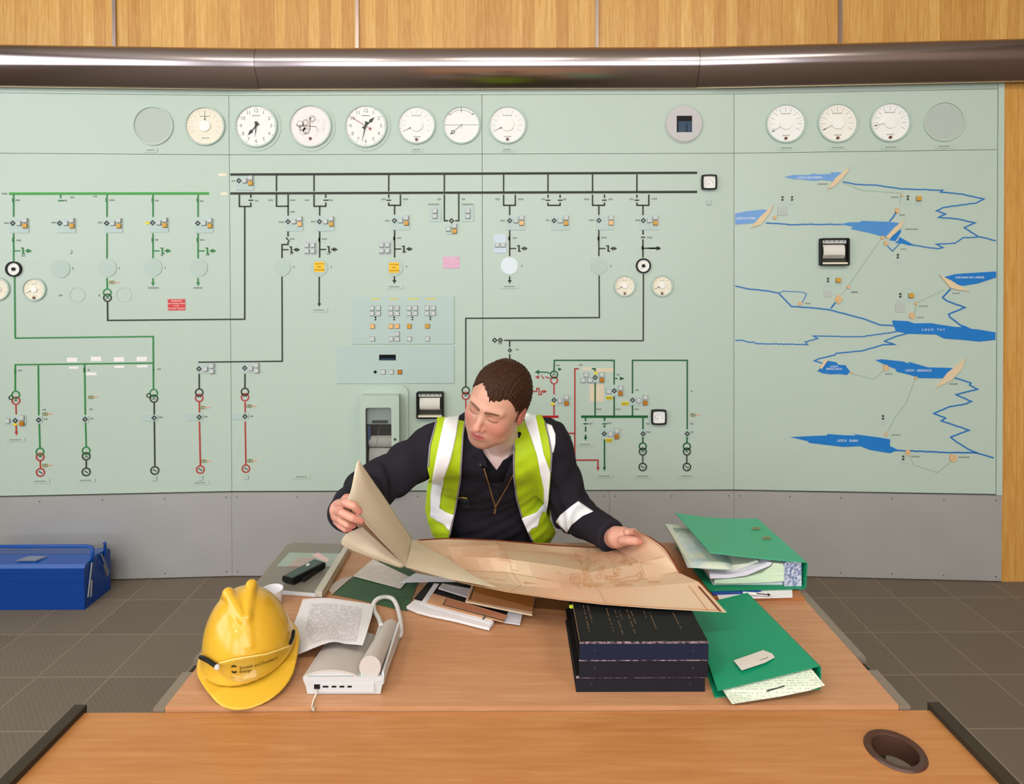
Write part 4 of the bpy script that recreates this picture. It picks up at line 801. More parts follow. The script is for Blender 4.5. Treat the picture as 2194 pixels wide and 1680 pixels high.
# recorders
def recorder(px, py, w, h, label, roll):
    t = empty('strip_recorder', label, 'chart recorder', mw=place(px, py), group='small square chart recorders'); w *= P_ / 2; h *= P_ / 2; b = .008
    MB().prism(rrect(-w, w, -h, h, .008), .0002, .030, holes=[rrect(-w + b, w - b, -h + b, h - b, .003)[::-1]]).build('case', M_black, t)
    MB().box(-w + b, w - b, -h + b, h - b, .0002, .006).build('backplate', mat('recorder_dark', '3a3a34', .6), t)
    MB().box(-w + b + .002, w - b - .004, h * .62, h - b - .002, .006, .016).build('scale_strip', mat('recorder_scale', 'c9cbc4', .5), t)
    k = MB()
    for i in range(5): k.box(-w * .7 + i * w * .33, -w * .62 + i * w * .33, h * .72, h * .8, .016, .0165)
    k.build('scale_numbers', M_dark, t)
    g = []
    for i in range(9):
        a = math.pi * (i / 8); g.append([(-w * .78, h * (.52 - .98 * i / 8 if not roll else .52 - .9 * i / 8), .010 + .012 * math.sin(a) ** .5 if 0 < i < 8 else .008), (w * .72, h * (.52 - .98 * i / 8 if not roll else .52 - .9 * i / 8), .010 + .012 * math.sin(a) ** .5 if 0 < i < 8 else .008)])
    MB().grid(g, flip=True).build('chart_paper', mat('chart_paper', 'dcd9cf', .6), t, smooth=True)
    if not roll: MB().box(-w * .68, w * .62, -h * .36, -h * .22, .02, .025).build('pen_bar', mat('pen_bar', '8c8c84', .5), t)
    MB().box(-w + b + .001, w - b - .001, -h + b, -h * .76, .006, .027).build('chrome_sill', mat('sill_cream', 'e6e0c6', .3), t)
recorder(1784.5, 540, 59, 58, 'black framed chart recorder on the lake panel', False); recorder(922.5, 866.5, 58, 57, 'black framed chart recorder left of the man above his shoulder', True)
t = empty('recorder_cabinet', 'tall pale green chart recorder cabinet with a glass door', 'recorder cabinet', mw=place(820, 930)); X = lambda v: (v - 820) * P_; Y = lambda v: (930 - v) * P_
MB().prism(rrect(X(767), X(876), Y(1046), Y(824), .045, 6), .0002, .012).build('back_flange', M_green, t)
MB().prism(rrect(X(780), X(859), Y(1040), Y(841), .006), .012, .075, holes=[rrect(X(784), X(855), Y(1036), Y(845), .004)[::-1]]).build('housing', M_green, t)
MB().box(X(784), X(855), Y(1036), Y(845), .012, .016).build('inner_back', mat('cabinet_dark', '2e3632', .6), t)
d = MB().prism(rrect(X(779), X(862), Y(1041), Y(840), .012), .075, .095, holes=[rrect(X(792), X(846), Y(1018), Y(865), .012)[::-1]]).build('door', M_green, t)
MB().disc(X(853.5), Y(931), .006, .095, .104, 14).build('door_lock', M_dark, d)
MB().box(X(792), X(846), Y(903), Y(865), .055, .060).build('upper_panel', M_green2, t); MB().box(X(803), X(836.5), Y(901), Y(894.5), .060, .062).build('maker_plate', M_dark, t)
for y0, y1, zc in ((930, 955, .030), (956, 1016, .034)):
    g = []
    for i in range(9):
        a = math.pi * i / 8; yy = Y(y0) + (Y(y1) - Y(y0)) * (.5 - .5 * math.cos(a)); g.append([(X(795), yy, zc + .022 * math.sin(a)), (X(844), yy, zc + .022 * math.sin(a))])
    MB().grid(g, flip=True).build('paper_roll', mat('chart_paper', 'dcd9cf', .6), t, smooth=True)
MB().box(X(793), X(798), Y(948), Y(907), .03, .05).build('blue_bracket', mat('bracket_blue', '3f6a98', .5), t)
MB().tube([(X(818), Y(908), .052), (X(812), Y(940), .058), (X(810), Y(952), .058)], .0012, 6).build('pen_arm', mat('pen_wire', 'a0a098', .4), t)
for y in (860, 871, 985): MB().tube([(X(775), Y(y) + .01, .02), (X(775), Y(y) - .012, .02)], .006, 8).build('hinge', M_dark, t)
MB().box(X(792), X(846), Y(1018), Y(865), .083, .0845).build('door_glass', M_glass, t)
for i, (x, y) in enumerate(((150, 539), (387, 602), (1300, 1000))[:1]): tag(MB().disc(0, 0, 4.5 * P_, .0002, .006, 20).build('round_stud', M_green, None, mw=place(x, y)), 'small green round stud on the left board between two uprights', 'stud')
# ------------------------------------------------------------------ desks
M_rail_d = mat('dark_rail', '3a332b', .45); M_rail_t = mat('taupe_rail', '8c8072', .4, metal=.3); M_legm = mat('desk_leg_metal', '6f675e', .4, metal=.5); M_grom = mat('brown_grommet', '4a3026', .4)
Y_J = 1.3286
d1 = empty('desk', 'nearest light wood desk with a round cable hole', 'desk', loc=(0, .95, 0))
def part(mb, name, mt, par, **k): o = mb.build(name, mt, None, **k); o.parent = par; o.matrix_parent_inverse = par.matrix_basis.inverted(); return o
gx = atZ(1918, 1609.5, .72); xa, xb = atZ(182, 1527, .72).x, atZ(2002, 1533, .72).x
part(MB().prism([(xa, .52), (xb, .52), (xb, Y_J - .001), (xa, Y_J - .001)], .695, .72, holes=[circ(gx.x, gx.y, .048, 40)]), 'desktop', M_desk2, d1)
part(MB().lathe([(.041, .68), (.041, .722), (.044, .7245), (.053, .7245), (.055, .7205), (.0475, .7203), (.0475, .68), (.041, .68)], 48, (gx.x, gx.y)), 'grommet', M_grom, d1, smooth=True, auto=40)
for s, x in ((-1, xa), (1, xb)):
    a, b = (x - .026, x) if s < 0 else (x, x + .026)
    part(MB().box(a, b, .52, Y_J + .006, .688, .733), 'side_rail', M_rail_d, d1)
    for y in (.58, 1.25): part(MB().box(min(x, x - s * .05), max(x, x - s * .05), y - .025, y + .025, .0, .69), 'leg', M_legm, d1)
d2 = empty('desk', 'light wood desk behind the nearest one, carrying the papers, telephone and helmet', 'desk', loc=(.04, 1.7, 0))
x0, x1, yb = -.752, .832, 2.133
part(MB().prism([(x0, Y_J + .002), (x1, Y_J + .002), (x1, yb), (x0, yb)], .705, .73), 'desktop', M_desk, d2)
for s, x in ((-1, x0), (1, x1)):
    a, b = (x - .026, x - .001) if s < 0 else (x + .001, x + .026)
    for (ya, yc) in ((Y_J + .002, 1.452), (1.50, yb)): part(MB().box(a, b, ya, yc, .69, .727), 'side_rail', M_rail_t, d2)
    part(MB().box(a + .003, b - .003, 1.452, 1.50, .69, .712), 'rail_joint', M_rail_d, d2); part(MB().disc((a + b) / 2, 1.474, .006, .712, .716, 14), 'rail_screw', M_black, d2)
    for y in (1.40, 2.06): part(MB().box(min(x, x - s * .05), max(x, x - s * .05), y - .025, y + .025, .0, .705), 'leg', M_legm, d2)
part(MB().box(x0 + .05, x1 - .05, 2.05, 2.07, .35, .70), 'modesty_panel', M_desk, d2)
# helper: flat sheet whose outline is given by picture points lying on the plane z
def sheet(name, pts, z, mt, label, cat, th=.0006, group=None, zs=None, parent=None):
    P = [atZ(x, y, (zs[i] if zs else z)) for i, (x, y) in enumerate(pts)]
    n = len(P); mb = MB(); c = sum((Vector(p) for p in P), Vector()) / n
    a = sum(P[i].x * P[(i + 1) % n].y - P[(i + 1) % n].x * P[i].y for i in range(n))
    if a < 0: P = P[::-1]
    tri = tessellate_polygon([[Vector((p.x, p.y, 0)) for p in P]])
    vs = [p for p in P] + [p - Vector((0, 0, th)) for p in P]; fs = []
    for t in tri:
        A_, B_, C_ = (P[i] for i in t); cr = (B_.x - A_.x) * (C_.y - A_.y) - (B_.y - A_.y) * (C_.x - A_.x); t = tuple(t) if cr > 0 else tuple(reversed(t))
        fs += [t, tuple(i + n for i in reversed(t))]
    fs += [(i + n, (i + 1) % n + n, (i + 1) % n, i) for i in range(n)]
    mb.add(vs, fs); o = mb.build(name, mt, None)
    if parent: o.parent = parent; o.matrix_parent_inverse = parent.matrix_basis.inverted(); return o
    return tag(o, label, cat, group)
def print_mat(name, base, ink, sx=60, rows=160, dens=.5, rough=.7):
    """lines of small print: rows along y, broken into words along x"""
    m = bpy.data.materials.new(name); m.use_nodes = True; nt = m.node_tree; b = nt.nodes['Principled BSDF']; b.inputs['Roughness'].default_value = rough
    N = lambda op, a, c=None: (lambda n: (nt.links.new(a, n.inputs[0]), setattr(n, 'operation', op), (nt.links.new(c, n.inputs[1]) if hasattr(c, 'is_linked') else (setattr(n.inputs[1], 'default_value', c) if c is not None else None)), n.outputs[0])[-1])(nt.nodes.new('ShaderNodeMath'))
    tc = nt.nodes.new('ShaderNodeTexCoord'); sp = nt.nodes.new('ShaderNodeSeparateXYZ'); nt.links.new(tc.outputs['Object'], sp.inputs[0])
    y = N('MULTIPLY', sp.outputs[1], float(rows)); fr = N('FRACT', y); fl = N('FLOOR', y); on = N('LESS_THAN', fr, .5)
    x = N('MULTIPLY', sp.outputs[0], float(sx)); cb = nt.nodes.new('ShaderNodeCombineXYZ'); nt.links.new(x, cb.inputs[0]); nt.links.new(N('MULTIPLY', fl, 7.3), cb.inputs[1])
    n = nt.nodes.new('ShaderNodeTexNoise'); n.inputs['Scale'].default_value = 1; n.inputs['Detail'].default_value = 1; nt.links.new(cb.outputs[0], n.inputs['Vector'])
    f = N('MULTIPLY', N('GREATER_THAN', n.outputs['Fac'], dens), on)
    mx = nt.nodes.new('ShaderNodeMix'); mx.data_type = 'RGBA'; nt.links.new(f, mx.inputs[0]); mx.inputs[6].default_value = lin(base); mx.inputs[7].default_value = lin(ink)
    nt.links.new(mx.outputs[2], b.inputs['Base Color']); MATS[name] = m; return m
M_pw = mat('white_paper', 'e9e6e8', .7); M_pprint = print_mat('timetable_print', 'e4e0e4', 'c0b7bc', 150, 120, .46)
M_pgreen = print_mat('green_form', 'd3dcc6', 'b4bcae', 230, 190, .5); M_tan = mat('tan_drawing', 'd9a57c', .7, noise=(30, .25, 'cf966c')); M_brown = mat('brown_drawing', 'a86a28', .6)
# grey presentation binder with picture window
t = empty('presentation_binder', 'grey plastic presentation binder with a chart picture at the back left', 'binder', loc=tuple(atZ(640, 1220, .73)))
Q = [(628.5, 1162), (735, 1166), (686, 1270), (551, 1258)]
def slabq(name, pts, z0, z1, mt, par, holes=None):
    P = [atZ(x, y, z1) for x, y in pts]; P = [(p.x, p.y) for p in P]
    return part(MB().prism(P, z0, z1), name, mt, par)
slabq('cover', Q, .742, .745, mat('grey_cover', '7f786f', .35), t); slabq('pages', [(626, 1166), (733, 1170), (687, 1272), (553, 1262)], .731, .742, mat('page_edge', 'd7dbe2', .6), t)
slabq('picture', [(620, 1184), (729, 1186), (708, 1215), (593, 1213)], .7451, .7456, mat('picture_grey', '9aa79c', .3), t)
for i in range(4):
    y = 1196 + i * 5; slabq('picture_bar', [(637 - i * 6, y), (676 - i * 7, y + 1), (675 - i * 7, y + 3), (635 - i * 6, y + 2.4)], .7456, .7459, mat('picture_pink', 'b98d86', .4), t)
slabq('picture_hand', [(668, 1190), (681, 1184), (705, 1198), (702, 1205), (690, 1200)], .7456, .746, mat('picture_skin', 'd9b5b0', .4), t)
slabq('spine_bar', [(737, 1170), (746, 1174), (690, 1268), (675, 1266)], .735, .752, mat('spine_clear', 'bdb5a6', .3), t); slabq('spine_edge', [(746, 1175), (751, 1178), (697, 1272), (690, 1270)], .731, .742, mat('spine_tan', 'a98a68', .4), t)
# black hand-held device on it
t = empty('handheld_device', 'black hand-held device with a green-black face lying on the grey binder', 'device', loc=tuple(atZ(650, 1218, .746)))
TP = [(604.6, 1235), (675, 1197), (697.5, 1204.5), (627, 1240)]; C_ = sum((Vector(atZ(x, y, .768)) for x, y in TP), Vector()) / 4
P = [atZ(x, y, .768) for x, y in TP]; Pb = [(p.x + (C_.x - p.x) * .08, p.y + (C_.y - p.y) * .08, .7475) for p in P]; Pm = [(p.x, p.y, .755) for p in P]; Pt = [(p.x, p.y, .766) for p in P]; Pu = [(p.x + (C_.x - p.x) * .05, p.y + (C_.y - p.y) * .05, .768) for p in P]
mb = MB(); vs = Pb + Pm + Pt + Pu; mb.add(vs, [(0, 1, 2, 3)[::-1], (12, 13, 14, 15)] + [(k * 4 + i, k * 4 + (i + 1) % 4, k * 4 + 4 + (i + 1) % 4, k * 4 + 4 + i) for k in range(3) for i in range(4)]); o = part(mb, 'case', mat('device_black', '17181a', .3), t)
slabq('face', [(610, 1233.5), (674, 1199), (691, 1205), (626, 1238)], .7675, .7686, mat('device_face', '34463f', .2), t)
slabq('clip', [(646, 1238), (683, 1213), (687, 1216), (650, 1241)], .748, .757, mat('device_clip', '2a2624', .4), t); slabq('key', [(655, 1209), (662, 1206), (664, 1210), (657, 1213)], .7686, .770, M_btn, t)
# dark green card folder, sheets on it
sheet('card_folder', [(714, 1273), (757.5, 1236), (830, 1190), (905, 1235), (893, 1252), (873, 1308), (840, 1302), (790, 1289), (750, 1280)], .733, mat('dark_green_card', '3c5a3e', .6), 'dark green card folder lying open under the lifted plan', 'folder', th=.002)
sheet('plastic_sleeve', [(699, 1259), (731, 1240), (757, 1234), (712, 1273)], .7345, mat('sleeve_grey', 'b9aaa0', .3), 'small clear grey plastic sleeve between binder and dark green folder', 'plastic sleeve', th=.001)
sheet('paper_sheet', [(756.5, 1234), (799, 1198), (880, 1237), (858, 1261)], .7365, print_mat('faint_lined', 'd9cfc4', 'c8beb4', 60, 130, .42), 'off white sheet lying on the dark green card folder', 'paper', th=.001)
sheet('paper_sheet', [(856, 1248), (890, 1228), (960, 1240), (985, 1246), (930, 1246)], .748, M_pw, 'thin white sheet edge showing just under the middle of the plan', 'paper', th=.001)
# pile of drawings under the front of the plan
mk = 'drawings piled in the middle of the desk'
sheet('black_folder', [(888, 1281), (919, 1246), (1010, 1240), (1112, 1292), (1086, 1322), (960, 1300)], .738, mat('black_card', '211e1e', .5), 'black card folder within the pile of drawings under the plan', 'folder', th=.003, group=mk)
sheet('paper_bundle', [(871, 1299), (889, 1285), (912, 1290), (1020, 1318), (1058, 1331), (1048, 1345), (1029, 1341), (975, 1327), (924, 1317), (893, 1309)], .741, mat('bundle_white', 'e3dfe0', .7), 'white crumpled paper bundle at the front of the drawing pile', 'papers', th=.007, group=mk)
sheet('paper_sheet', [(900, 1294), (930, 1250), (941, 1251), (914, 1291), (1055, 1327), (1053, 1336), (960, 1311)], .7425, M_pw, 'white L-shaped paper edge framing the tan drawing', 'paper', th=.001, group=mk)
t = sheet('folded_drawing', [(914, 1292), (927, 1271), (1086, 1318), (1078, 1333), (1000, 1315)], .7445, M_tan, 'tan folded drawing with a dark ruled border, lower in the pile', 'drawing', th=.001, group=mk)
sheet('ruled_border', [(948, 1296), (956, 1282), (958, 1282), (951, 1295), (1082, 1329), (1081, 1331)], .7449, M_dark, '', '', th=.0003, parent=t); sheet('printed_area', [(951, 1294), (959, 1283), (1086, 1319), (1081, 1328)], .7448, mat('drawing_rust', 'b97a58', .7), '', '', th=.0002, parent=t); sheet('title_mark', [(1033, 1326), (1040, 1318), (1043, 1319), (1036, 1327)], .7452, M_dark, '', '', th=.0003, parent=t)
sheet('paper_sheet', [(939, 1259.5), (948, 1250), (1012, 1262), (1002, 1279)], .7455, print_mat('grey_lined', 'cfc9c6', 'aaa4a2', 60, 180, .4), 'grey white lined sheet beside the brown drawing', 'paper', th=.004, group=mk)
sheet('envelope', [(1091, 1306), (1120, 1312), (1114, 1338), (1079, 1333)], .739, mat('envelope_white', 'd5d7df', .6), 'small white envelope corner at the right of the pile', 'envelope', th=.002, group=mk)
t = sheet('folded_drawing', [(997, 1288), (1011, 1251), (1060, 1256), (1145, 1276), (1140, 1317), (1060, 1301)], .752, mat('drawing_edge', 'e2c6a4', .7), 'brown folded drawing with a pale border, on top of the pile', 'drawing', th=.004, group=mk)
sheet('printed_area', [(1002, 1286), (1014, 1252), (1060, 1257), (1144, 1278), (1140, 1311), (1060, 1297)], .7524, mat('drawing_rust2', 'bf8450', .7), '', '', th=.0003, parent=t); sheet('shaded_panel', [(1013, 1268), (1017, 1253), (1060, 1257), (1144, 1278), (1142, 1302)], .7528, M_brown, '', '', th=.0003, parent=t); sheet('ruled_border', [(1005, 1284), (1016, 1254), (1018, 1254), (1008, 1284)], .7532, M_dark, '', '', th=.0003, parent=t)
sheet('leather_wallet', [(1146, 1284), (1180, 1278), (1222, 1289), (1217, 1309), (1143, 1303)], .745, mat('wallet_brown', '7a5128', .5), 'brown folded wallet between the drawing pile and the black books', 'wallet', th=.014)
# printed timetable lying over the telephone
G = [[(648.5, 1284, .7335), (697, 1281, .737), (745, 1287, .740), (800, 1295, .745)], [(640, 1310, .735), (693, 1309, .742), (745, 1312, .752), (797, 1318, .762)], [(629, 1342, .737), (690, 1338, .752), (742, 1340, .772), (789, 1345, .786)], [(633, 1372, .741), (696, 1362, .772), (740, 1364, .787), (783, 1365, .793)], [(637, 1403, .745), (706, 1376, .789), (742, 1379, .794), (777, 1382, .796)]]
def coons_refine(G, n=4, cub=True):
    G = np.array(G, float); a, b, _ = G.shape
    def interp(A, m):                              # Catmull-Rom along axis 0
        out = []; N = len(A)
        for i in range(N - 1):
            p0 = A[max(i - 1, 0)]; p1 = A[i]; p2 = A[i + 1]; p3 = A[min(i + 2, N - 1)]
            for k in range(m):
                t = k / m
                out.append(.5 * ((2 * p1) + (-p0 + p2) * t + (2 * p0 - 5 * p1 + 4 * p2 - p3) * t * t + (-p0 + 3 * p1 - 3 * p2 + p3) * t ** 3) if cub else p1 + (p2 - p1) * t)
        out.append(A[-1]); return np.array(out)
    H = interp(G, n); return interp(H.transpose(1, 0, 2), n).transpose(1, 0, 2)
H = coons_refine(G); H3 = [[atZ(*p) for p in r] for r in H]
t = tag(MB().grid(H3[::-1], .0006).build('paper_sheet', M_pw, None, smooth=True, auto=40), 'white printed timetable sheet draped over the telephone', 'paper')
iu = [[atZ(*p) + Vector((0, 0, .0008)) for p in r[2:-2]] for r in H[2:-2]]
o = MB().grid(iu[::-1], 0).build('printed_table', M_pprint, t, smooth=True)
# telephone
t = empty('telephone', 'pale grey desk telephone seen from behind, handset along its side', 'telephone', loc=(-.375, 1.47, .73))
M_tel = mat('telephone_grey', 'c9cccc', .35); M_tel2 = mat('telephone_top', 'c0b8b1', .4)
X0, X1, Y0, Y1 = -.466, -.286, 1.366, 1.575
def ztop(y): return .786 - (y - Y0) / (Y1 - Y0) * .034
mb = MB(); ins = .009
prof = [(-.452, Y0 + .001, .7312), (-.300, Y0 + .001, .7312)]
lay = [(.7312, ins), (.750, ins * .6), (.762, .001), (.7715, 0)]
vs = []; n = 0
for z, i in lay:
    f = lambda y: .7312 + (z - .7312) * (ztop(y) - .7312 - .012) / (ztop(Y0) - .7312 - .012)
    vs += [(X0 + i, Y0 + i * .3, f(Y0)), (X1 - i, Y0 + i * .3, f(Y0)), (X1 - i, Y1 - i, f(Y1)), (X0 + i, Y1 - i, f(Y1))]
fs = [(3, 2, 1, 0), (12, 13, 14, 15)] + [(k * 4 + i, k * 4 + (i + 1) % 4, k * 4 + 4 + (i + 1) % 4, k * 4 + 4 + i) for k in range(3) for i in range(4)]
mb.add(vs, fs); part(mb, 'base', M_tel, t)
g = []
for j in range(9):                                  # arched top shell, left of the handset
    y = Y0 + .002 + (Y1 - Y0 - .004) * j / 8; r = []
    for i in range(13):
        u = i / 12; x = X0 + .002 + u * .118; r.append((x, y, ztop(y) - .0135 + .0135 * math.sin(math.pi * min(1, max(0, u))) ** .7))
    g.append(r)
part(MB().grid(g, .004), 'top_shell', M_tel2, t, smooth=True, auto=50)
mb = MB(); m = len(g[0]); fr = [tuple(p) for p in g[0]]; mb.add(fr + [(p[0], p[1], ztop(Y0) - .014) for p in fr], [(i + m, i + 1 + m, i + 1, i) for i in range(m - 1)]); part(mb, 'top_shell_face', M_tel, t)
part(MB().box(X0 + .128, X0 + .132, Y0 + .004, Y1 - .01, .765, .776), 'cradle_wall', M_tel, t); part(MB().box(X1 - .006, X1 - .001, Y0 + .004, Y1 - .01, .752, .780), 'cradle_wall', M_tel, t)
hp = []; hx = -.3185
for i in range(13):
    u = i / 12; y = Y0 + .006 + u * .20; hp.append((hx + u * .006, y, ztop(y) + .0035 + .004 * math.sin(math.pi * u)))
hs = part(MB().tube(hp, [.0215 + .003 * abs(2 * i / 12 - 1) for i in range(13)], 20), 'handset', M_tel2, t, smooth=True, auto=50)
part(MB().box(-.462 + .02, -.308, Y0 - .0012, Y0 + .002, .737, .757), 'socket_strip', M_tel, t)
for a, b in ((673.5, 686), (692, 704), (711, 721), (728, 738), (745, 754)):
    p = atY(a, 1476, Y0); q = atY(b, 1476, Y0); h = .010 if a < 680 else .0035
    part(MB().box(p.x, q.x, Y0 - .0022, Y0 + .001, .7485 - h / 2 + .002, .7485 + h / 2 + .002), 'socket', M_black, t)
cp = [(817, 1341, .774), (812, 1326, .755), (803, 1311, .742), (800.5, 1295, .742), (806, 1286, .744), (815, 1281, .745), (828, 1279, .745), (842, 1284, .745), (851, 1300, .744), (857, 1325, .742), (859.5, 1348, .740), (857, 1362, .739), (848, 1364, .739)]
cc = coons_refine([cp, cp], 22)[0]; cw = [atZ(*p) for p in cc]; rad = [.0053 + .0009 * (1 if (i % 4) in (0, 1) else -1) for i in range(len(cw))]
co = part(MB().tube(cw, rad, 10), 'coiled_cord', mat('cord_white', 'cfcdc9', .45), t, smooth=True)
part(MB().tube([atZ(849, 1364, .739), atZ(843, 1375, .736), atZ(835, 1390, .745), atZ(829, 1396, .752)], .0016, 8), 'cord_tail', mat('cord_white', 'cfcdc9', .45), t)
lc = [tuple(atY(680, 1478, Y0 - .002)), tuple(atZ(676, 1490, .738)), tuple(atZ(671, 1502, .7325)), tuple(atZ(668.5, 1516, .7325)), tuple(atZ(668, 1523, .7325)), (atZ(668, 1525, .7325).x, Y_J + .0002, .7315), (atZ(668, 1525, .7325).x, Y_J - .001, .7222)]
part(MB().tube(lc, .0019, 8), 'line_cord', mat('line_cord', 'd8d2be', .5), t, smooth=True)
# white cup behind the helmet
c = atZ(583, 1296, .73); t = tag(MB().lathe([(.0, .7305), (.024, .7305), (.030, .775), (.0285, .775), (.023, .733), (0, .733)], 28).build('cup', mat('cup_white', 'e8e6ea', .4), None, smooth=True, auto=50), 'white cup mostly hidden behind the yellow helmet', 'cup'); t.location = (c.x, c.y, 0)
# black bound volumes
M_bk = mat('black_binding', '1c1c24', .42, noise=(8, .3, '22222b')); M_bk2 = mat('blue_black_binding', '1d2338', .42); M_scuff = mat('scuffed_edge', '2a262c', .6, noise=(120, .12, '9c8790')); M_gold = mat('gold_lettering', '6f5438', .5)
def volume(x0, x1, ya, yb, z0, z1, label, mt, pages=False, snap=True, gold=False):
    t = empty('bound_volume', label, 'book', loc=((x0 + x1) / 2, (ya + yb) / 2, z0), group='black bound volumes'); h = .0028
    P = lambda mb, n, m: part(mb, n, m, t)
    P(MB().box(x0, x1, ya + .002, yb, z0, z0 + h).box(x0, x1, ya + .002, yb, z1 - h, z1), 'boards', mat('cover_black', '191a1b', .5))
    P(MB().box(x0, x1, ya, ya + .003, z0, z1), 'spine', mt); P(MB().box(x0 + .006, x1 - .006, ya + .004, yb - .006, z0 + h, z1 - h), 'pages', M_cream if pages else mat('page_dark', '2b2826', .7))
    P(MB().box(x0 - .0006, x1 + .0006, ya - .0008, ya + .003, z1 - .0022, z1 + .0008), 'worn_edge', M_scuff)
    for x in (x0 + .034, x1 - .034): P(MB().tube([(x, ya + .001, (z0 + z1) / 2 + .002), (x, ya - .0012, (z0 + z1) / 2 + .002)], .003, 12), 'rivet', mat('rivet_dark', '3f434e', .25, metal=.6))
    return t
volume(.1405, .4275, 1.374, 1.655, .7302, .7640, 'black bound volume at the bottom of the three-book stack', M_bk, pages=True)
volume(.1470, .4335, 1.371, 1.655, .7645, .8040, 'black bound volume in the middle of the three-book stack', M_bk)
t = volume(.1480, .4340, 1.370, 1.66, .8045, .8435, 'black bound volume with gold lettering on top of the three-book stack', M_bk2)
k = MB(); S = .155; r3 = random.Random(9)
for x0_, y0_, x1_, y1_ in ((320, 110, 410, 490), (380, 110, 445, 350), (640, 150, 740, 475), (760, 180, 870, 515), (820, 190, 860, 310), (920, 170, 1040, 500), (980, 190, 1050, 370), (1160, 190, 1190, 280), (1230, 190, 1330, 435), (1560, 215, 1680, 440)):
    k = MB(); a = atZ(1200 + x0_ * S, 1280 + y0_ * S, .8438); b = atZ(1200 + x1_ * S, 1280 + y1_ * S, .8438); n = max(3, int((b - a).length / .006))
    for i in range(n):
        if r3.random() < .15: continue
        p = a.lerp(b, i / n); q = a.lerp(b, (i + .72) / n); w = .0011; k.box(p.x - w, p.x + w, min(p.y, q.y), max(p.y, q.y), .8436, .8439)
    part(k, 'gold_lettering', M_gold, t)
a = atZ(1226, 1309, .8438); b = atZ(1237, 1373, .8438); part(MB().box(a.x + .0035, a.x + .0055, b.y, a.y + .1, .8436, .8439), 'gold_rule', M_gold, t)
p = atZ(1222, 1299.5, .846); part(MB().disc(p.x + .002, p.y, .005, .8436, .8475, 16), 'sticker_dot', mat('lime_dot', 'b8cc3a', .4), t)
# closed green lever arch file with tag and form
M_gf = mat('green_file', '0f9168', .4, noise=(900, .2, '0e8b62')); M_gf2 = mat('green_file_pale', '3ea07a', .5, noise=(700, .25, '4ba982'))
t = empty('lever_arch_file', 'closed green file lying flat at the front right, right of the black books', 'file', loc=(.57, 1.53, .73))
FLp, FRp, BRp, BLp = atZ(1537.6, 1478.5, .758), atZ(1755.4, 1425.8, .782), atZ(1601, 1270, .782), atZ(1477, 1301, .758)
def quad_slab(P, th, name, mt, par):
    P = [Vector(p) for p in P]; D = Vector((0, 0, th)); vs = P + [p - D for p in P]; mb = MB(); mb.add(vs, [(0, 1, 2, 3), (7, 6, 5, 4)] + [(i + 4, (i + 1) % 4 + 4, (i + 1) % 4, i) for i in range(4)]); return part(mb, name, mt, par)
quad_slab([FLp, FRp, BRp, BLp], .0025, 'cover', M_gf, t)
lo = [atZ(1531, 1493, .733), Vector((FRp.x, FRp.y - .004, .733)), Vector((BRp.x, BRp.y, .733)), Vector((BLp.x - .005, BLp.y - .005, .733))]; quad_slab(lo, .0022, 'lower_cover', M_gf, t)
quad_slab([FRp + Vector((.001, -.001, 0)), Vector((FRp.x + .0045, FRp.y, .776)), Vector((BRp.x + .0045, BRp.y, .776)), BRp + Vector((.001, 0, 0))], .045, 'spine', M_gf, t)
quad_slab([lo[0].lerp(lo[1], .12).lerp(BLp, .03) + Vector((0, .012, .018)), lo[1] + Vector((-.03, .012, .032)), lo[2] + Vector((-.03, -.01, .032)), lo[3] + Vector((.02, -.01, .018))], .016, 'paper_stack', M_pw, t)
sheet('printed_form', [(1548.5, 1478), (1560, 1470), (1730, 1428), (1738, 1432), (1767, 1468), (1735, 1479), (1672, 1492), (1620, 1500), (1568.5, 1508)], 0, M_pgreen, 'pale green printed form sticking out of the closed green file', 'form', th=.0008, zs=[.752, .755, .772, .772, .758, .752, .744, .741, .742])
sheet('form_heading', [(1642, 1479), (1680, 1468), (1681, 1471), (1643, 1482)], 0, M_dark, '', '', zs=[.752, .757, .757, .752], th=.0003, parent=bpy.data.objects['printed_form'])
t2 = tag(sheet('paper_tag', [(1572, 1415), (1635, 1393), (1654, 1400), (1660, 1408), (1640, 1419), (1589, 1436)], 0, mat('tag_card', 'd6cfc6', .6), 'small white card tag lying on the closed green file', 'tag', th=.001, zs=[.772, .7765, .778, .7785, .777, .772]))
sheet('tag_note', [(1612, 1419), (1645, 1408), (1646, 1409.5), (1613, 1420.5)], 0, M_mark, '', '', zs=[.7745, .778, .778, .7745], th=.0003, parent=t2)
# brown board, pad and pen below the open file
t = empty('drawing_board', 'thin brown wooden board under the open green file', 'board', loc=(.72, 1.95, .73)); p = atZ(1600, 1279, .742)
part(MB().box(.50, .828, p.y, 2.10, .7305, .742), 'board', mat('reddish_board', 'a4683e', .4), t)
sheet('note_pad', [(1540, 1283), (1531, 1262), (1697, 1262), (1698, 1279)], .7445, M_pw, 'white pad between the brown board and the open green file', 'pad', th=.0022)
sheet('blue_folder', [(1527, 1274), (1522, 1262), (1600, 1261), (1632, 1266), (1612, 1271)], .7462, mat('blue_card', '123f9e', .4), 'thin strip of bright blue folder under the open green file', 'folder', th=.0015)
t = empty('pen', 'white pen with a black clip below the open green file', 'pen', loc=tuple(atZ(1630, 1273, .75))); a = atZ(1592, 1271, .7515); b = atZ(1648, 1274.5, .7515)
part(MB().tube([a, a.lerp(b, .93)], .0042, 12), 'barrel', M_pw, t); part(MB().tube([a.lerp(b, .93), b], .0036, 12), 'button_end', M_dark, t); part(MB().tube([a.lerp(b, .5) + Vector((0, -.004, .003)), a.lerp(b, 1.02) + Vector((0, -.005, .003))], .0013, 6), 'clip', M_black, t)
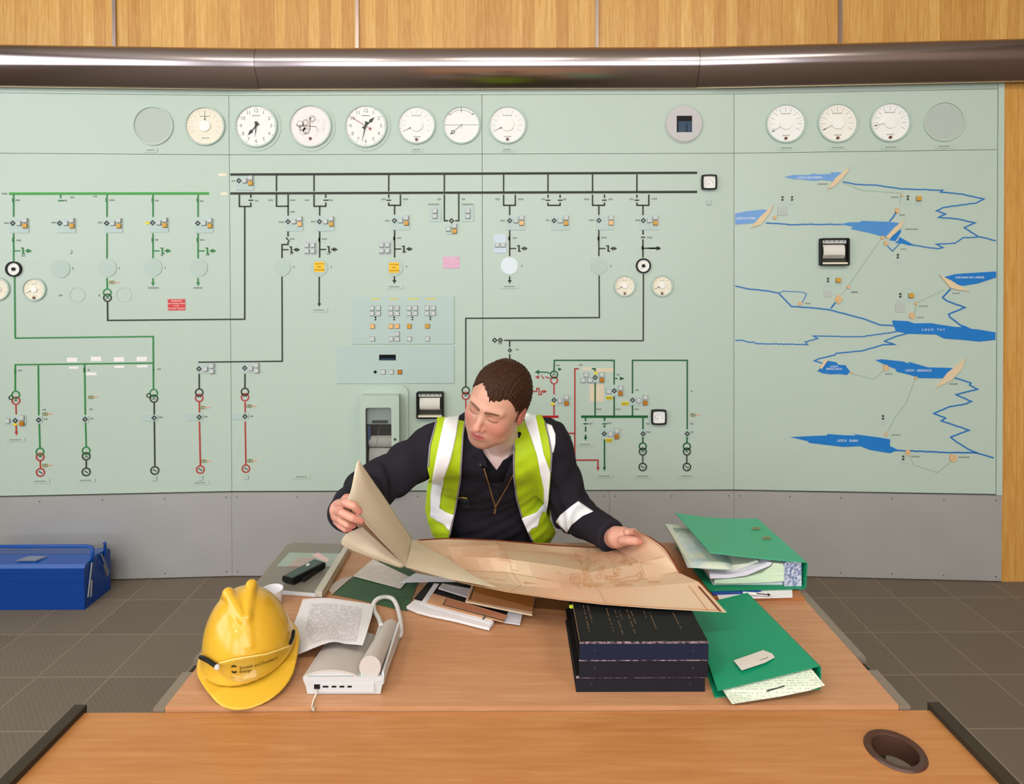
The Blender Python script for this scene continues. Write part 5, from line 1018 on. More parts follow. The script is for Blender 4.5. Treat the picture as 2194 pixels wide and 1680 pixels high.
# open green lever arch file
t = empty('lever_arch_file', 'open green file overflowing with papers at the back right', 'file', loc=(.70, 1.95, .745))
fl = atZ(1521, 1266, .7485); frr = atZ(1723, 1261, .7485); bl = atZ(1446, 1168, .7485); br = Vector((atY(1623, 1111, bl.y + .012).x + .0, bl.y + .012, .7485))
quad_slab([fl, frr, br, bl], .0022, 'lower_cover', mat('file_edge_green', '14875e', .45), t)
ft = atY(1727.5, 1204, frr.y + .002); bt = atY(1623, 1111, br.y); lf = atY(1521, 1183, 1.792); lb = atY(1447, 1098.6, 2.10)
g = []
for j in range(7):
    r = []; u = j / 6
    for i in range(9):
        s = i / 8; a = lf.lerp(ft, s); b = lb.lerp(bt, s); p = a.lerp(b, u); p = p + Vector((0, 0, -.006 * math.sin(math.pi * s) * (.3 + u))); r.append(p)
    g.append(r)
part(MB().grid(g, .003), 'lid', M_gf2, t, smooth=True, auto=50)
sp = MB(); sp.box(0, 0, 0, 0, 0, 0); sp = MB()
q = [Vector((frr.x + .001, frr.y, .7475)), Vector((frr.x + .006, frr.y, .752)), Vector((ft.x + .004, ft.y, ft.z - .006)), ft + Vector((-.001, 0, .001))]; w = [p + (br - frr) for p in q]
gs = [[a.lerp(b, u) for u in (0, .5, 1)] for a, b in zip(q, w)]; part(MB().grid(gs, .0025), 'spine', mat('file_edge_green', '14875e', .45), t)
M_marb = mat('marbled_lining', '5a6f98', .6, noise=(140, .12, 'c9ccd8'))
a = atY(1676, 1200, frr.y + .03); part(MB().prism([(frr.x - .052, frr.y + .012), (frr.x - .002, frr.y + .012), (br.x - .002, br.y - .01), (br.x - .052, br.y - .01)], .749, .820), 'lining', M_marb, t)
def stack(name, pts, mt, ya=1.808, yb_=2.095, sh=0.0):
    P = [atY(x, y, ya) for x, y in pts]; mb = MB(); n = len(P)
    a = sum(P[i].x * P[(i + 1) % n].z - P[(i + 1) % n].x * P[i].z for i in range(n)); P = P if a > 0 else P[::-1]
    tri = tessellate_polygon([[Vector((p.x, p.z, 0)) for p in P]])
    vs = [(p.x, ya, p.z) for p in P] + [(p.x + sh, yb_, p.z) for p in P]; fs = []
    for tt in tri:
        A_, B_, C_ = (P[i] for i in tt); cr = (B_.x - A_.x) * (C_.z - A_.z) - (B_.z - A_.z) * (C_.x - A_.x); tt = tuple(tt) if cr > 0 else tuple(reversed(tt)); fs += [tt, tuple(i + n for i in reversed(tt))]
    fs += [(i, i + n, (i + 1) % n + n, (i + 1) % n) for i in range(n)]
    mb.add(vs, fs); return part(mb, name, mt, t)
def edge_mat(name, c1, c2, sc):
    return mat(name, c1, .7, noise=(sc, .2, c2), stretch=(.15, .15, 3))
stack('paper_stack', [(1524, 1259), (1690, 1258), (1688, 1246), (1650, 1249), (1560, 1252), (1530, 1250)], mat('edge_white', 'dcdde6', .7))
stack('paper_stack', [(1531, 1250), (1560, 1251), (1650, 1248), (1687, 1245), (1678, 1208), (1657, 1206), (1652, 1214), (1632, 1229), (1600, 1237), (1560, 1240), (1531, 1243)], edge_mat('edge_green', 'b9d2b0', 'd2e2c8', 70), 1.80)
stack('paper_stack', [(1522, 1240), (1562, 1239), (1600, 1233), (1634, 1219), (1649, 1212), (1655, 1206), (1645, 1205), (1637, 1210), (1619, 1217), (1590, 1227), (1560, 1231), (1520, 1229)], edge_mat('edge_white2', 'e2e0ea', 'cfcbd8', 60), 1.796)
stack('paper_stack', [(1478, 1215), (1510, 1220), (1570, 1224), (1604, 1213), (1626, 1204), (1622, 1200), (1604, 1206), (1570, 1212), (1530, 1212), (1476, 1207)], edge_mat('edge_cream', 'd3d6c0', 'bcc6b8', 60), 1.815, 2.10)
M_mapsheet = mat('pale_map_sheet', 'd2d8c4', .7, noise=(16, .08, 'b4c6c6'))
gsh = [[atZ(1436 + (1473 - 1436) * (1 - v) + (1570 - 1473) * u, 1131 + (1216 - 1131) * (1 - v) + 4 * u, .806 + .006 * math.sin(3 * u)) for u in np.linspace(0, 1, 6)] for v in np.linspace(0, 1, 6)]
part(MB().grid(gsh, .001), 'loose_sheet', M_mapsheet, t, smooth=True)
for x, y in ((1635.5, 1139), (1660, 1160.6)):
    # slotted metal eyelets on the lid
    s0 = ft.lerp(bt, (1204 - y) / (1204 - 1111)) ; c = s0.lerp(lf.lerp(lb, (1204 - y) / 93.), .17); mb = MB(); pts = rrect(-.014, .014, -.006, .006, .006, 6); inn = rrect(-.011, .011, -.003, .003, .003, 6)
    mb.prism(pts, 0, .0022, holes=[inn[::-1]]); o = mb.build('eyelet', mat('brass_eyelet', 'b8a878', .3, metal=.8), None); o.parent = t; o.matrix_parent_inverse = t.matrix_basis.inverted(); o.matrix_basis = Matrix.Translation(c + Vector((0, 0, .001))) @ Matrix.Rotation(-.05, 4, 'Y')
    o = MB().prism(rrect(-.011, .011, -.003, .003, .003, 6), 0, .0008).build('eyelet_hole', M_dark, None); o.parent = t; o.matrix_parent_inverse = t.matrix_basis.inverted(); o.matrix_basis = Matrix.Translation(c + Vector((0, 0, .001))) @ Matrix.Rotation(-.05, 4, 'Y')
# ------------------------------------------------------------------ toolbox on the floor
M_tb = mat('toolbox_blue', '083c8c', .3); M_tb2 = mat('toolbox_blue_lid', '0d4c9e', .3); M_link = mat('zinc_link', 'a9adb3', .35, metal=.8)
c = atZ(181, 1307, 0); L = .62
t = empty('toolbox', 'blue metal cantilever toolbox standing on the floor at the left', 'toolbox', loc=(c.x - L / 2, 3.15, 0)); xr, xl, ya, yb2 = c.x, c.x - L, c.y, c.y + .20
part(MB().box(xl, xr, ya, yb2, .001, .138), 'body', M_tb, t)
for s, (a, b) in ((0, (ya, ya + .098)), (1, (yb2 - .098, yb2))):
    part(MB().box(xl, xr, a, b, .139, .178), 'tray', M_tb, t); part(MB().box(xl, xr, a, b, .179, .205), 'tray', M_tb, t)
    m = MB(); y0, y1 = (a, b) if s == 0 else (b, a); e = .012 if s == 0 else -.012
    m.add([(xl, y0, .206), (xr, y0, .206), (xr, y0 + e, .222), (xl, y0 + e, .222), (xl, y1, .232), (xr, y1, .232), (xl, y1, .206), (xr, y1, .206)], [(0, 1, 2, 3), (3, 2, 5, 4), (1, 7, 5, 2), (0, 3, 4, 6), (0, 6, 7, 1), (4, 5, 7, 6)]); part(m, 'lid', M_tb2, t)
    part(MB().prism([(xr - .36, min(y0, y1) + .03), (xr - .26, min(y0, y1) + .03), (xr - .235, min(y0, y1) + .075), (xr - .33, min(y0, y1) + .075)], .228, .234), 'hasp', mat('tin_hasp', '8890a8', .3, metal=.5), t) if s == 0 else None
ym = (ya + yb2) / 2
part(MB().tube([(xr + .006, ym - .05, .215), (xr + .006, ym - .045, .262), (xr - .002, ym - .04, .284), (xr - .03, ym - .04, .290), (xl + .03, ym - .04, .290), (xl - .006, ym - .045, .262), (xl - .006, ym - .05, .215)], .0085, 12), 'handle', M_tb2, t, smooth=True)
part(MB().tube([(xr + .006, ym + .05, .200), (xr + .006, ym + .05, .262), (xr, ym + .05, .270)], .007, 10), 'handle_post', M_tb, t)
for a, b in (((.006, -.05, .22), (.006, -.082, .055)), ((.012, -.062, .13), (.012, -.07, .05)), ((.006, .02, .22), (.006, .075, .10)), ((.012, .03, .16), (.012, .06, .09))):
    part(MB().tube([(xr + a[0], ym + a[1], a[2]), (xr + b[0], ym + b[1], b[2])], .0045, 8), 'link_bar', M_link, t)
# simple chair the man sits on, hidden behind the desk
t = empty('office_stool', 'black office stool the man sits on, hidden behind the desk', 'stool', loc=(-.06, 2.42, 0)); M_st = mat('stool_black', '222226', .6)
part(MB().lathe([(0, .49), (.19, .49), (.205, .505), (.205, .53), (.19, .545), (0, .55)], 32, (-.06, 2.42)), 'seat', M_st, t, smooth=True, auto=40); part(MB().lathe([(.025, .05), (.025, .49)], 16, (-.06, 2.42)), 'post', M_legm, t)
for i in range(5):
    a = i * 2 * math.pi / 5 + .3; part(MB().tube([(-.06, 2.42, .07), (-.06 + .25 * math.cos(a), 2.42 + .25 * math.sin(a), .03)], .016, 8), 'foot', M_st, t)
# ------------------------------------------------------------------ distance-field modelling (surface nets on a sparse grid)
def V(*a): return np.array(a, float)
def W_(px, py, Y): return np.array(atY(px, py, Y))
def smin(a, b, k): h = np.clip(.5 + .5 * (b - a) / k, 0, 1); return b + (a - b) * h - k * h * (1 - h)
def smax(a, b, k): return -smin(-a, -b, k)
def caps(P, a, b, ra, rb=None):
    rb = ra if rb is None else rb; d = b - a; t = np.clip((P - a) @ d / max(d @ d, 1e-12), 0, 1)
    return np.linalg.norm(P - a - t[:, None] * d, axis=1) - (ra + (rb - ra) * t)
def ell(P, c, r): q = (P - c) / r; k0 = np.linalg.norm(q, axis=1); k1 = np.linalg.norm(q / r, axis=1); return k0 * (k0 - 1) / np.maximum(k1, 1e-6)
def chain(P, pts, rs, k=.0):
    d = None
    for i in range(len(pts) - 1):
        c = caps(P, pts[i], pts[i + 1], rs[i], rs[i + 1]); d = c if d is None else (np.minimum(d, c) if k == 0 else smin(d, c, k))
    return d
def sdf_mesh(f, lo, hi, h, slack=0.0):
    lo = np.array(lo, float); B = 8; n = np.ceil((np.array(hi) - lo) / (h * B)).astype(int)
    bx = np.stack(np.meshgrid(*[np.arange(k) for k in n], indexing='ij'), -1).reshape(-1, 3)
    c = lo + (bx + .5) * h * B; keep = np.abs(f(c)) < h * B * .90 + slack; bx = bx[keep]
    ar = np.arange(B + 1); lc = np.stack(np.meshgrid(ar, ar, ar, indexing='ij'), -1).reshape(-1, 3)
    ks, vp, edges = [], [], [[], [], []]; S = n * B + 2; key = lambda I: (I[..., 0].astype(np.int64) * S[1] + I[..., 1]) * S[2] + I[..., 2]
    for s in range(0, len(bx), 400):
        b = bx[s:s + 400]; I = b[:, None, :] * B + lc[None]; D = f((lo + I.reshape(-1, 3) * h)).reshape(len(b), B + 1, B + 1, B + 1)
        sg = D < 0; cx = np.zeros((len(b), B, B, B)); acc = np.zeros((len(b), B, B, B, 3))
        for ax in range(3):
            for o1 in (0, 1):
                for o2 in (0, 1):
                    o = [0, 0, 0]; oth = [a for a in range(3) if a != ax]; o[oth[0]] = o1; o[oth[1]] = o2
                    sl0 = tuple([slice(None)] + [slice(o[a], o[a] + B) for a in range(3)]); o[ax] = 1; sl1 = tuple([slice(None)] + [slice(o[a], o[a] + B) for a in range(3)]); o[ax] = 0
                    a0, a1 = D[sl0], D[sl1]; m = (a0 < 0) != (a1 < 0); t = np.where(m, a0 / np.where(m, a0 - a1, 1), 0); cx += m
                    for a in range(3): acc[..., a] += m * (o[a] + (t if a == ax else 0))
        act = cx > 0; w = np.argwhere(act); ci = b[w[:, 0]] * B + w[:, 1:]; ks.append(key(ci)); vp.append(lo + h * (ci + acc[act] / cx[act][:, None]))
        for ax in range(3):
            a0 = sg[:, :B, :B, :B]; s1 = [slice(None), slice(0, B), slice(0, B), slice(0, B)]; s1[ax + 1] = slice(1, B + 1); a1 = sg[tuple(s1)]
            w = np.argwhere(a0 != a1); ci = b[w[:, 0]] * B + w[:, 1:]; edges[ax].append(np.c_[ci, a0[tuple(w.T)]])
    ks = np.concatenate(ks); vp = np.concatenate(vp); o = np.argsort(ks); ks = ks[o]; vp = vp[o]; F = []
    for ax in range(3):
        E = np.concatenate(edges[ax]); ci = E[:, :3]; ins = E[:, 3].astype(bool); a, b2 = [(1, 2), (2, 0), (0, 1)][ax]; idx = []
        for da, db in ((0, 0), (-1, 0), (-1, -1), (0, -1)):
            q = ci.copy(); q[:, a] += da; q[:, b2] += db; kk = key(q); j = np.clip(np.searchsorted(ks, kk), 0, len(ks) - 1); idx.append(np.where((ks[j] == kk) & (q.min(1) >= 0), j, -1))
        Q = np.stack(idx, 1); ok = (Q >= 0).all(1); Q = Q[ok]; ins = ins[ok]; Q[~ins] = Q[~ins][:, ::-1]; F.append(Q)
    return vp, np.concatenate(F)
def np_mesh(name, v, f, mts, parent=None, smooth=True, attr=None, mi=None):
    me = bpy.data.meshes.new(name); me.vertices.add(len(v)); me.vertices.foreach_set('co', v.astype(np.float32).ravel())
    me.loops.add(f.size); me.loops.foreach_set('vertex_index', f.astype(np.int32).ravel()); me.polygons.add(len(f)); me.polygons.foreach_set('loop_start', np.arange(0, f.size, 4, dtype=np.int32)); me.polygons.foreach_set('loop_total', np.full(len(f), 4, np.int32))
    for m in (mts if isinstance(mts, (list, tuple)) else [mts]): me.materials.append(m)
    if smooth: me.polygons.foreach_set('use_smooth', [True] * len(f))
    me.update(calc_edges=True); me.validate()
    if attr is not None:
        a = me.color_attributes.new('pigment_and_shade', 'FLOAT_COLOR', 'POINT'); a.data.foreach_set('color', np.c_[attr, np.ones(len(attr))].astype(np.float32).ravel())
    o = bpy.data.objects.new(name, me); COL.objects.link(o)
    if parent: o.parent = parent; o.matrix_parent_inverse = parent.matrix_basis.inverted()
    return o
def march(f, pix, off=0.0, t0=1.0, t1=3.0, it=70):
    pix = np.array(pix, float); D = np.array([tuple(ray(x, y)) for x, y in pix]); D /= np.linalg.norm(D, axis=1)[:, None]; o = np.array(O)
    t = np.full(len(pix), t0)
    for _ in range(it): d = f(o + D * t[:, None]) - off; t = np.clip(t + d * .85, 0, t1)
    return o + D * t[:, None]
def resample(P, n):
    P = np.array(P, float); s = np.r_[0, np.cumsum(np.linalg.norm(np.diff(P, axis=0), axis=1))]; t = np.linspace(0, s[-1], n); return np.stack([np.interp(t, s, P[:, k]) for k in range(P.shape[1])], 1)
def band(f, left, right, off, n=40, m=10, th=.0015, **k):
    L = resample(left, n); R = resample(right, n); G = L[:, None] + (R - L)[:, None] * np.linspace(0, 1, m)[None, :, None]; P = march(f, G.reshape(-1, 2), off, **k).reshape(n, m, 3)
    return MB().grid(P, th, flip=True)
def pipe(f, pts, r, off, n=40, **k): return MB().tube([Vector(p) for p in march(f, resample(pts, n), off, **k)], r, 8)
def poly2d(Q, pts, signed=True):                 # signed distance (pixels) to a polygon, negative inside
    pts = np.array(pts, float); d = np.full(len(Q), 1e9); ins = np.zeros(len(Q), bool)
    for a, b in zip(pts, np.roll(pts, -1, 0)):
        e = b - a; w = Q - a; t = np.clip(w @ e / (e @ e), 0, 1); d = np.minimum(d, np.linalg.norm(w - t[:, None] * e, axis=1))
        c1 = Q[:, 1] >= a[1]; c2 = Q[:, 1] < b[1]; c3 = e[0] * w[:, 1] > e[1] * w[:, 0]; ins ^= (c1 & c2 & c3) | (~c1 & ~c2 & ~c3)
    return np.where(ins, -d, d)
# ------------------------------------------------------------------ the man
HY, HP, HR, HS = .47, .19, .36, 1.02
def rotm(yaw, pit, rol):
    cr, sr = math.cos(rol), math.sin(rol); cp, sp = math.cos(pit), math.sin(pit); cy, sy = math.cos(yaw), math.sin(yaw)
    R = np.array([[cr, 0, sr], [0, 1, 0], [-sr, 0, cr]]); Pm = np.array([[1, 0, 0], [0, cp, sp], [0, -sp, cp]]); Yw = np.array([[cy, -sy, 0], [sy, cy, 0], [0, 0, 1]])
    return Yw @ Pm @ R
HB = np.diag([1., -1, 1.]); HM = (HB @ rotm(HY, HP, HR)) * HS      # local -> world
HC = W_(1065, 867, 1.86); HMi = np.linalg.inv(HM)
def hloc(P): return (P - HC) @ HMi.T
def mir(P): Q = P.copy(); Q[:, 0] = np.abs(Q[:, 0]); return Q
def head_sdf(P):
    p = hloc(P); m = mir(p)
    d = ell(p, V(0, -.012, .036), V(.077, .099, .089))
    d = smin(d, ell(p, V(0, .028, -.012), V(.069, .068, .095)), .03)
    d = smin(d, ell(m, V(.030, .018, -.066), V(.037, .05, .036)), .03)
    d = smin(d, ell(p, V(0, .062, -.092), V(.034, .026, .024)), .022)
    d = smin(d, ell(m, V(.042, .056, -.026), V(.022, .022, .022)), .022)       # cheeks
    d = smin(d, caps(m, V(.006, .090, .025), V(.046, .074, .025), .0095, .009), .012)   # brow
    d = smax(d, -ell(m, V(.031, .101, .007), V(.017, .013, .0125)), .012)
    d = smin(d, ell(m, V(.032, .0745, .005), V(.0155, .0145, .0125)), .004)     # lids
    d = smin(d, caps(p, V(0, .088, .014), V(0, .109, -.028), .0065, .0105), .011)
    d = smin(d, ell(p, V(0, .110, -.031), V(.0115, .0115, .010)), .006); d = smin(d, ell(m, V(.0125, .098, -.035), V(.0075, .010, .0075)), .005)
    d = smax(d, -ell(m, V(.007, .104, -.0425), V(.0038, .005, .004)), .003)
    d = smin(d, ell(p, V(0, .078, -.062), V(.026, .018, .018)), .012)
    d = smin(d, caps(m, V(0, .0945, -.0585), V(.018, .085, -.0625), .0050, .003), .004); d = smin(d, caps(m, V(0, .093, -.0685), V(.016, .085, -.066), .0064, .0035), .004)
    d = smax(d, -caps(m, V(0, .1005, -.0635), V(.019, .090, -.0640), .0016, .001), .003)
    e = ell(m, V(.079, -.012, -.006), V(.0085, .020, .032)); e = smax(e, -ell(m, V(.088, -.009, -.002), V(.007, .012, .021)), .006); d = smin(d, e, .006)
    return d * HS
NB = W_(1072, 950, 2.03)
SR, SL = W_(934, 955, 2.06), W_(1172, 950, 2.05)
ER, EL = W_(790, 1052, 1.92), W_(1224, 1094, 2.15)
WR, WL = W_(739, 1100, 1.63), W_(1316, 1154, 1.88)
PEL = V(-.06, 2.40, .66); CH = V(-.062, 2.17, 1.02); WA = V(-.068, 2.29, .84)
def F3(*a): return [W_(*x) for x in a]
HANDR = [([ (724, 1081, 1.585), (741, 1077, 1.545), (758, 1084, 1.533), (769, 1095, 1.540)], .0100),
         ([ (719, 1094, 1.59), (733, 1099, 1.54), (755, 1110, 1.53), (773, 1116, 1.54)], .0098),
         ([ (718, 1107, 1.595), (730, 1115, 1.55), (744, 1124, 1.54), (757, 1126, 1.55)], .0092),
         ([ (720, 1117, 1.61), (729, 1126, 1.565), (740, 1134, 1.555), (750, 1133, 1.56)], .0080),
         ([ (734, 1078, 1.63), (742, 1068, 1.625), (752, 1068, 1.625), (762, 1078, 1.625)], .0112)]
HANDL = [([ (1344, 1141, 1.815), (1357, 1140, 1.83), (1366, 1146, 1.835), (1370, 1153, 1.83)], .0105),
         ([ (1342, 1143, 1.83), (1355, 1144, 1.85), (1364, 1151, 1.85), (1362, 1158, 1.845)], .0105),
         ([ (1338, 1146, 1.845), (1350, 1149, 1.868), (1357, 1156, 1.865), (1354, 1162, 1.86)], .0100),
         ([ (1334, 1149, 1.86), (1344, 1153, 1.885), (1350, 1159, 1.88), (1346, 1164, 1.87)], .0085),
         ([ (1333, 1158, 1.80), (1346, 1158, 1.785), (1360, 1159, 1.785), (1368, 1160, 1.79)], .0118)]
def mk(hand): return [([W_(*q) for q in pts], r) for pts, r in hand]
HRf, HLf = mk(HANDR), mk(HANDL)
def hand_sdf(P, wrist, palm, fingers, web):
    d = chain(P, [wrist] + palm, [.027, .029, .024, .020][:len(palm) + 1], .01)
    for k, (pts, r) in enumerate(fingers): d = smin(d, chain(P, pts, [r * 1.08, r * 1.05, r, r * .88]), web)
    return d
PALR = F3((738, 1098, 1.63), (728, 1092, 1.598), (727, 1104, 1.598)); PALL = F3((1322, 1151, 1.85), (1336, 1149, 1.835), (1340, 1153, 1.83))
def body_sdf(P):
    d = smin(head_sdf(P), chain(P, [HC + HM @ V(0, -.03, -.05), NB + V(0, .035, -.02)], [.059, .054]), .03)
    t = ell(P, CH, V(.175, .095, .155)); t = smin(t, ell(P, WA, V(.155, .115, .17)), .06); t = smin(t, ell(P, PEL, V(.165, .125, .11)), .06)
    t = smin(t, chain(P, [SR, NB + V(0, .02, -.06), SL], [.050, .048, .050]), .05); d = smin(d, t, .03)
    for s, e, w in ((SR, ER, WR), (SL, EL, WL)): d = smin(d, chain(P, [s, e, w], [.052, .042, .027], .01), .03)
    for s in (-1, 1): d = smin(d, chain(P, [PEL + V(.09 * s, 0, -.03), V(-.06 + .13 * s, 2.02, .60), V(-.06 + .14 * s, 2.06, .10), V(-.06 + .15 * s, 1.95, .045)], [.08, .055, .04, .035], .02), .03)
    d = smin(d, hand_sdf(P, WR, PALR, HRf, .0028), .008); d = smin(d, hand_sdf(P, WL, PALL, HLf, .0028), .008)
    return d
def mixc(base, col, w): w = np.clip(w, 0, 1)[:, None]; return base * (1 - w) + np.array(lin(col)[:3]) * w
def blob(p, c, r, soft=.4): return np.clip((1 + soft - np.linalg.norm((p - V(*c)) / V(*r), axis=1)) / (2 * soft), 0, 1)
bv, bf = sdf_mesh(body_sdf, (-.62, 1.45, .0), (.45, 2.6, 1.5), .0026 if HQ else .004)
p = hloc(bv); m = mir(p); colr = np.tile(np.array(lin('cd9a83')[:3]), (len(bv), 1))
colr = mixc(colr, 'c8766a', .6 * blob(m, (.048, .075, -.030), (.026, .04, .026), .6)); colr = mixc(colr, 'cf8474', .5 * blob(p, (0, .11, -.03), (.02, .03, .02)))
colr = mixc(colr, 'c06a5e', .8 * blob(m, (.082, -.01, -.005), (.02, .03, .035)))
colr = mixc(colr, 'a57865', .8 * blob(p, (0, .07, -.088), (.056, .06, .026)) * (1 - blob(p, (0, .1, -.0635), (.024, .03, .009))))
colr = mixc(colr, 'b47a6c', .45 * blob(p, (0, .1, -.050), (.026, .03, .006)))
colr = mixc(colr, 'b95a5a', .9 * blob(m, (.006, .098, -.0635), (.019, .03, .0085), .2)); colr = mixc(colr, '6e3430', .8 * blob(p, (0, .1, -.0637), (.022, .03, .0016), .3))
colr = mixc(colr, 'a4664f', .55 * blob(m, (.031, .09, .010), (.018, .03, .009), .5))  # eyelid shading put into the skin colour
bt = (m[:, 0] - .008) / .040; colr = mixc(colr, '452c1e', .95 * ((bt > 0) & (bt < 1)) * np.clip(1.2 - np.abs(m[:, 2] - (.021 + .006 * bt - .008 * np.clip(bt - .6, 0, 1))) / (.0052 - .002 * bt), 0, 1) * (p[:, 1] > .05))
lt = (m[:, 0] - .032) / .0155; ok = (np.abs(lt) < 1) & (p[:, 1] > .06); lid = .0015 - .0045 * (1 - lt ** 2)
colr = mixc(colr, '2e1d18', .95 * ok * np.clip(1.3 - np.abs(m[:, 2] - lid) / .0016, 0, 1)); colr = mixc(colr, '8f5443', .5 * ok * np.clip(1.2 - np.abs(m[:, 2] - (.012 - .004 * lt ** 2)) / .0013, 0, 1))  # lash line, and the shade of the lid fold put into the colour
nk = (p[:, 2] < -.075) & (p[:, 1] < .06) & (bv[:, 2] > .9); colr = np.where((bv[:, 2] < 1.235)[:, None] & (np.abs(bv[:, 0] + .02) < .2)[:, None] & ((p[:, 2] < -.118) | (p[:, 1] < .045))[:, None] & (p[:, 2] < -.08)[:, None], np.array(lin('cdb3ab')[:3]), colr)
hd = np.minimum(np.linalg.norm(bv - PALR[1], axis=1), np.linalg.norm(bv - PALL[1], axis=1)) < .12; rr = np.sin(bv[:, 0] * 190) * np.sin(bv[:, 2] * 170 + bv[:, 1] * 60)
colr = mixc(colr, 'd58f80', hd * (.35 + .3 * rr))
for pts, r in HRf + HLf:
    colr = mixc(colr, 'cf7468', .7 * np.clip(1.6 - np.linalg.norm(bv - pts[-1], axis=1) / .011, 0, 1)); colr = mixc(colr, 'c98472', .4 * np.clip(1.4 - np.linalg.norm(bv - pts[1], axis=1) / .010, 0, 1))
M_skin = bpy.data.materials.new('skin'); M_skin.use_nodes = True; nt = M_skin.node_tree; b = nt.nodes['Principled BSDF']; at = nt.nodes.new('ShaderNodeAttribute'); at.attribute_name = 'pigment_and_shade'
nt.links.new(at.outputs['Color'], b.inputs['Base Color']); b.inputs['Roughness'].default_value = .48; b.inputs['Subsurface Weight'].default_value = .08; b.inputs['Subsurface Radius'].default_value = (.01, .004, .002)
man = empty('person', 'man with short brown hair in dark overalls and yellow high-visibility vest, bent over the plan', 'person', loc=tuple(PEL))
np_mesh('body', bv, bf, M_skin, man, attr=colr)
# hair
def hash3(P, s): return np.sin(P @ V(12.9, 78.2, 37.7) * s)
def hair_sdf(P):
    p = hloc(P); m = mir(p); x, y, z = m[:, 0], p[:, 1], p[:, 2]
    d = smin(ell(p, V(0, -.014, .037), V(.0835, .106, .099)), ell(p, V(0, -.03, .0), V(.077, .088, .09)), .02)
    an = np.arctan2(p[:, 0], y); st = .0010 * np.sin(an * 74 + 3 * np.sin(z * 90)) + .0009 * np.sin(p[:, 0] * 620 + 3 * np.sin(z * 140 + y * 90)) + .0007 * np.sin(z * 460 + an * 37) + .0012 * np.sin(p[:, 0] * 95 + z * 60)
    d = d + st
    line = np.interp(y, [-.12, -.05, -.034, -.014, .002, .010, .026, .036, .052, .064, .085, .12], [-.062, -.058, -.020, .028, .010, -.022, -.018, .026, .058, .070, .074, .074])
    line = line + np.where((y > .06), .010 * np.clip((x - .012) / .03, 0, 1) - .021 * np.exp(-((p[:, 0] - .024) / .026) ** 4) + .006 * np.exp(-((p[:, 0] + .03) / .018) ** 2) + .0025 * np.sin(p[:, 0] * 520) + .0015 * np.sin(p[:, 0] * 1130), 0)
    return smax(d, (line - z) * .8, .006) * HS
hv, hf = sdf_mesh(hair_sdf, HC - .16, HC + .17, .0017 if HQ else .003, slack=.004)
M_hair = mat('brown_hair', '452b1b', .45, noise=(240, .3, '28180e'), stretch=(1, 1, .35)); np_mesh('hair', hv, hf, M_hair, man)
# clothes
def torso(P):
    t = ell(P, CH + V(-.004, 0, .0), V(.202, .122, .175)); t = smin(t, ell(P, WA, V(.212, .140, .20)), .06); t = smin(t, ell(P, PEL, V(.19, .15, .13)), .06)
    t = smin(t, chain(P, [SR + V(.01, 0, 0), NB + V(0, .03, -.055), SL], [.066, .080, .066]), .05); return t
def folds(P):
    x, y, z = P[:, 0], P[:, 1], P[:, 2]
    return .0035 * np.sin(z * 62 + 5 * np.sin(x * 17) + x * 20) * np.sin(x * 31 + z * 14 + 2) + .0022 * np.sin(z * 120 - x * 70 + 3 * np.sin(y * 25))
def sleeve(P, s, e, w, rs):
    d = chain(P, [s, e, w], rs, .02); ax = (w - e) / np.linalg.norm(w - e); t = (P - e) @ ax; ux = (e - s) / np.linalg.norm(e - s); t2 = (P - s) @ ux
    d = d + .0045 * np.sin(t * 105 + 2.2 * np.sin(P[:, 0] * 40)) * np.exp(-(t / .12) ** 2) + .003 * np.sin(t2 * 80 + P[:, 2] * 30)
    return smax(d, t - np.linalg.norm(w - e) + .012, .006)
CLOTH_R = [SR, W_(868, 985, 2.0), ER]
def overall_out(P):
    t = torso(P) + folds(P) * .7
    col = smax(ell(P, NB + V(-.004, .012, .035), V(.092, .088, .085)), (P[:, 2] - (NB[2] + .045) + .25 * (P[:, 1] - NB[1])), .01); t = smin(t, col, .02)
    a = sleeve(P, SR, ER, WR + (WR - ER) * .04, [.074, .068, .050]); a2 = sleeve(P, SL, EL, WL, [.076, .066, .047]); d = smin(t, a, .035); d = smin(d, a2, .035)
    for s in (-1, 1): d = smin(d, chain(P, [PEL + V(.09 * s, 0, -.03), V(-.06 + .13 * s, 2.02, .60), V(-.06 + .14 * s, 2.06, .13)], [.095, .075, .065], .03), .03)
    return d
VOPEN = [(990, 860), (1030, 985), (1062, 1088), (1085, 1050), (1120, 985), (1140, 860)]
V2OPEN = [(1010, 860), (1030, 962), (1064, 1008), (1100, 952), (1120, 860)]
def front(P, pl, sc=650.): q = proj(P); d = poly2d(q, pl) / sc; return np.maximum(d, np.where(P[:, 1] > NB[1] + .01, .05, -.05) )
def neckcut(P): return caps(P, HC + HM @ V(0, -.02, -.06), NB + V(.0, .01, -.01), .078, .050)
def overall(P):
    d = overall_out(P); d = smax(d, -smax(front(P, VOPEN), -(d + .024), .002), .004)
    d = smax(d, -neckcut(P), .006)
    dw = (P - WR) @ ((WR - ER) / np.linalg.norm(WR - ER)); return d
ov, of = sdf_mesh(overall, (-.66, 1.5, .05), (.46, 2.66, 1.36), .0042 if HQ else .006, slack=.006)
M_over = mat('navy_overall', '28242a', .9, noise=(5, .3, '22212a'), bump=(500, .25)); np_mesh('overall', ov, of, M_over, man)
def pull(P): d = overall_out(P) + .0065; d = smax(d, -smax(front(P, V2OPEN), -(d + .022), .002), .003); return smax(smax(d, -neckcut(P) + .004, .004), ((P[:, 2] < .95) * 1.0) * .02 + (.93 - P[:, 2]), .004)
pv, pf = sdf_mesh(pull, (-.22, 1.9, .90), (.10, 2.3, 1.30), .004, slack=.006); np_mesh('pullover', pv, pf, mat('black_knit', '15141a', .95), man)
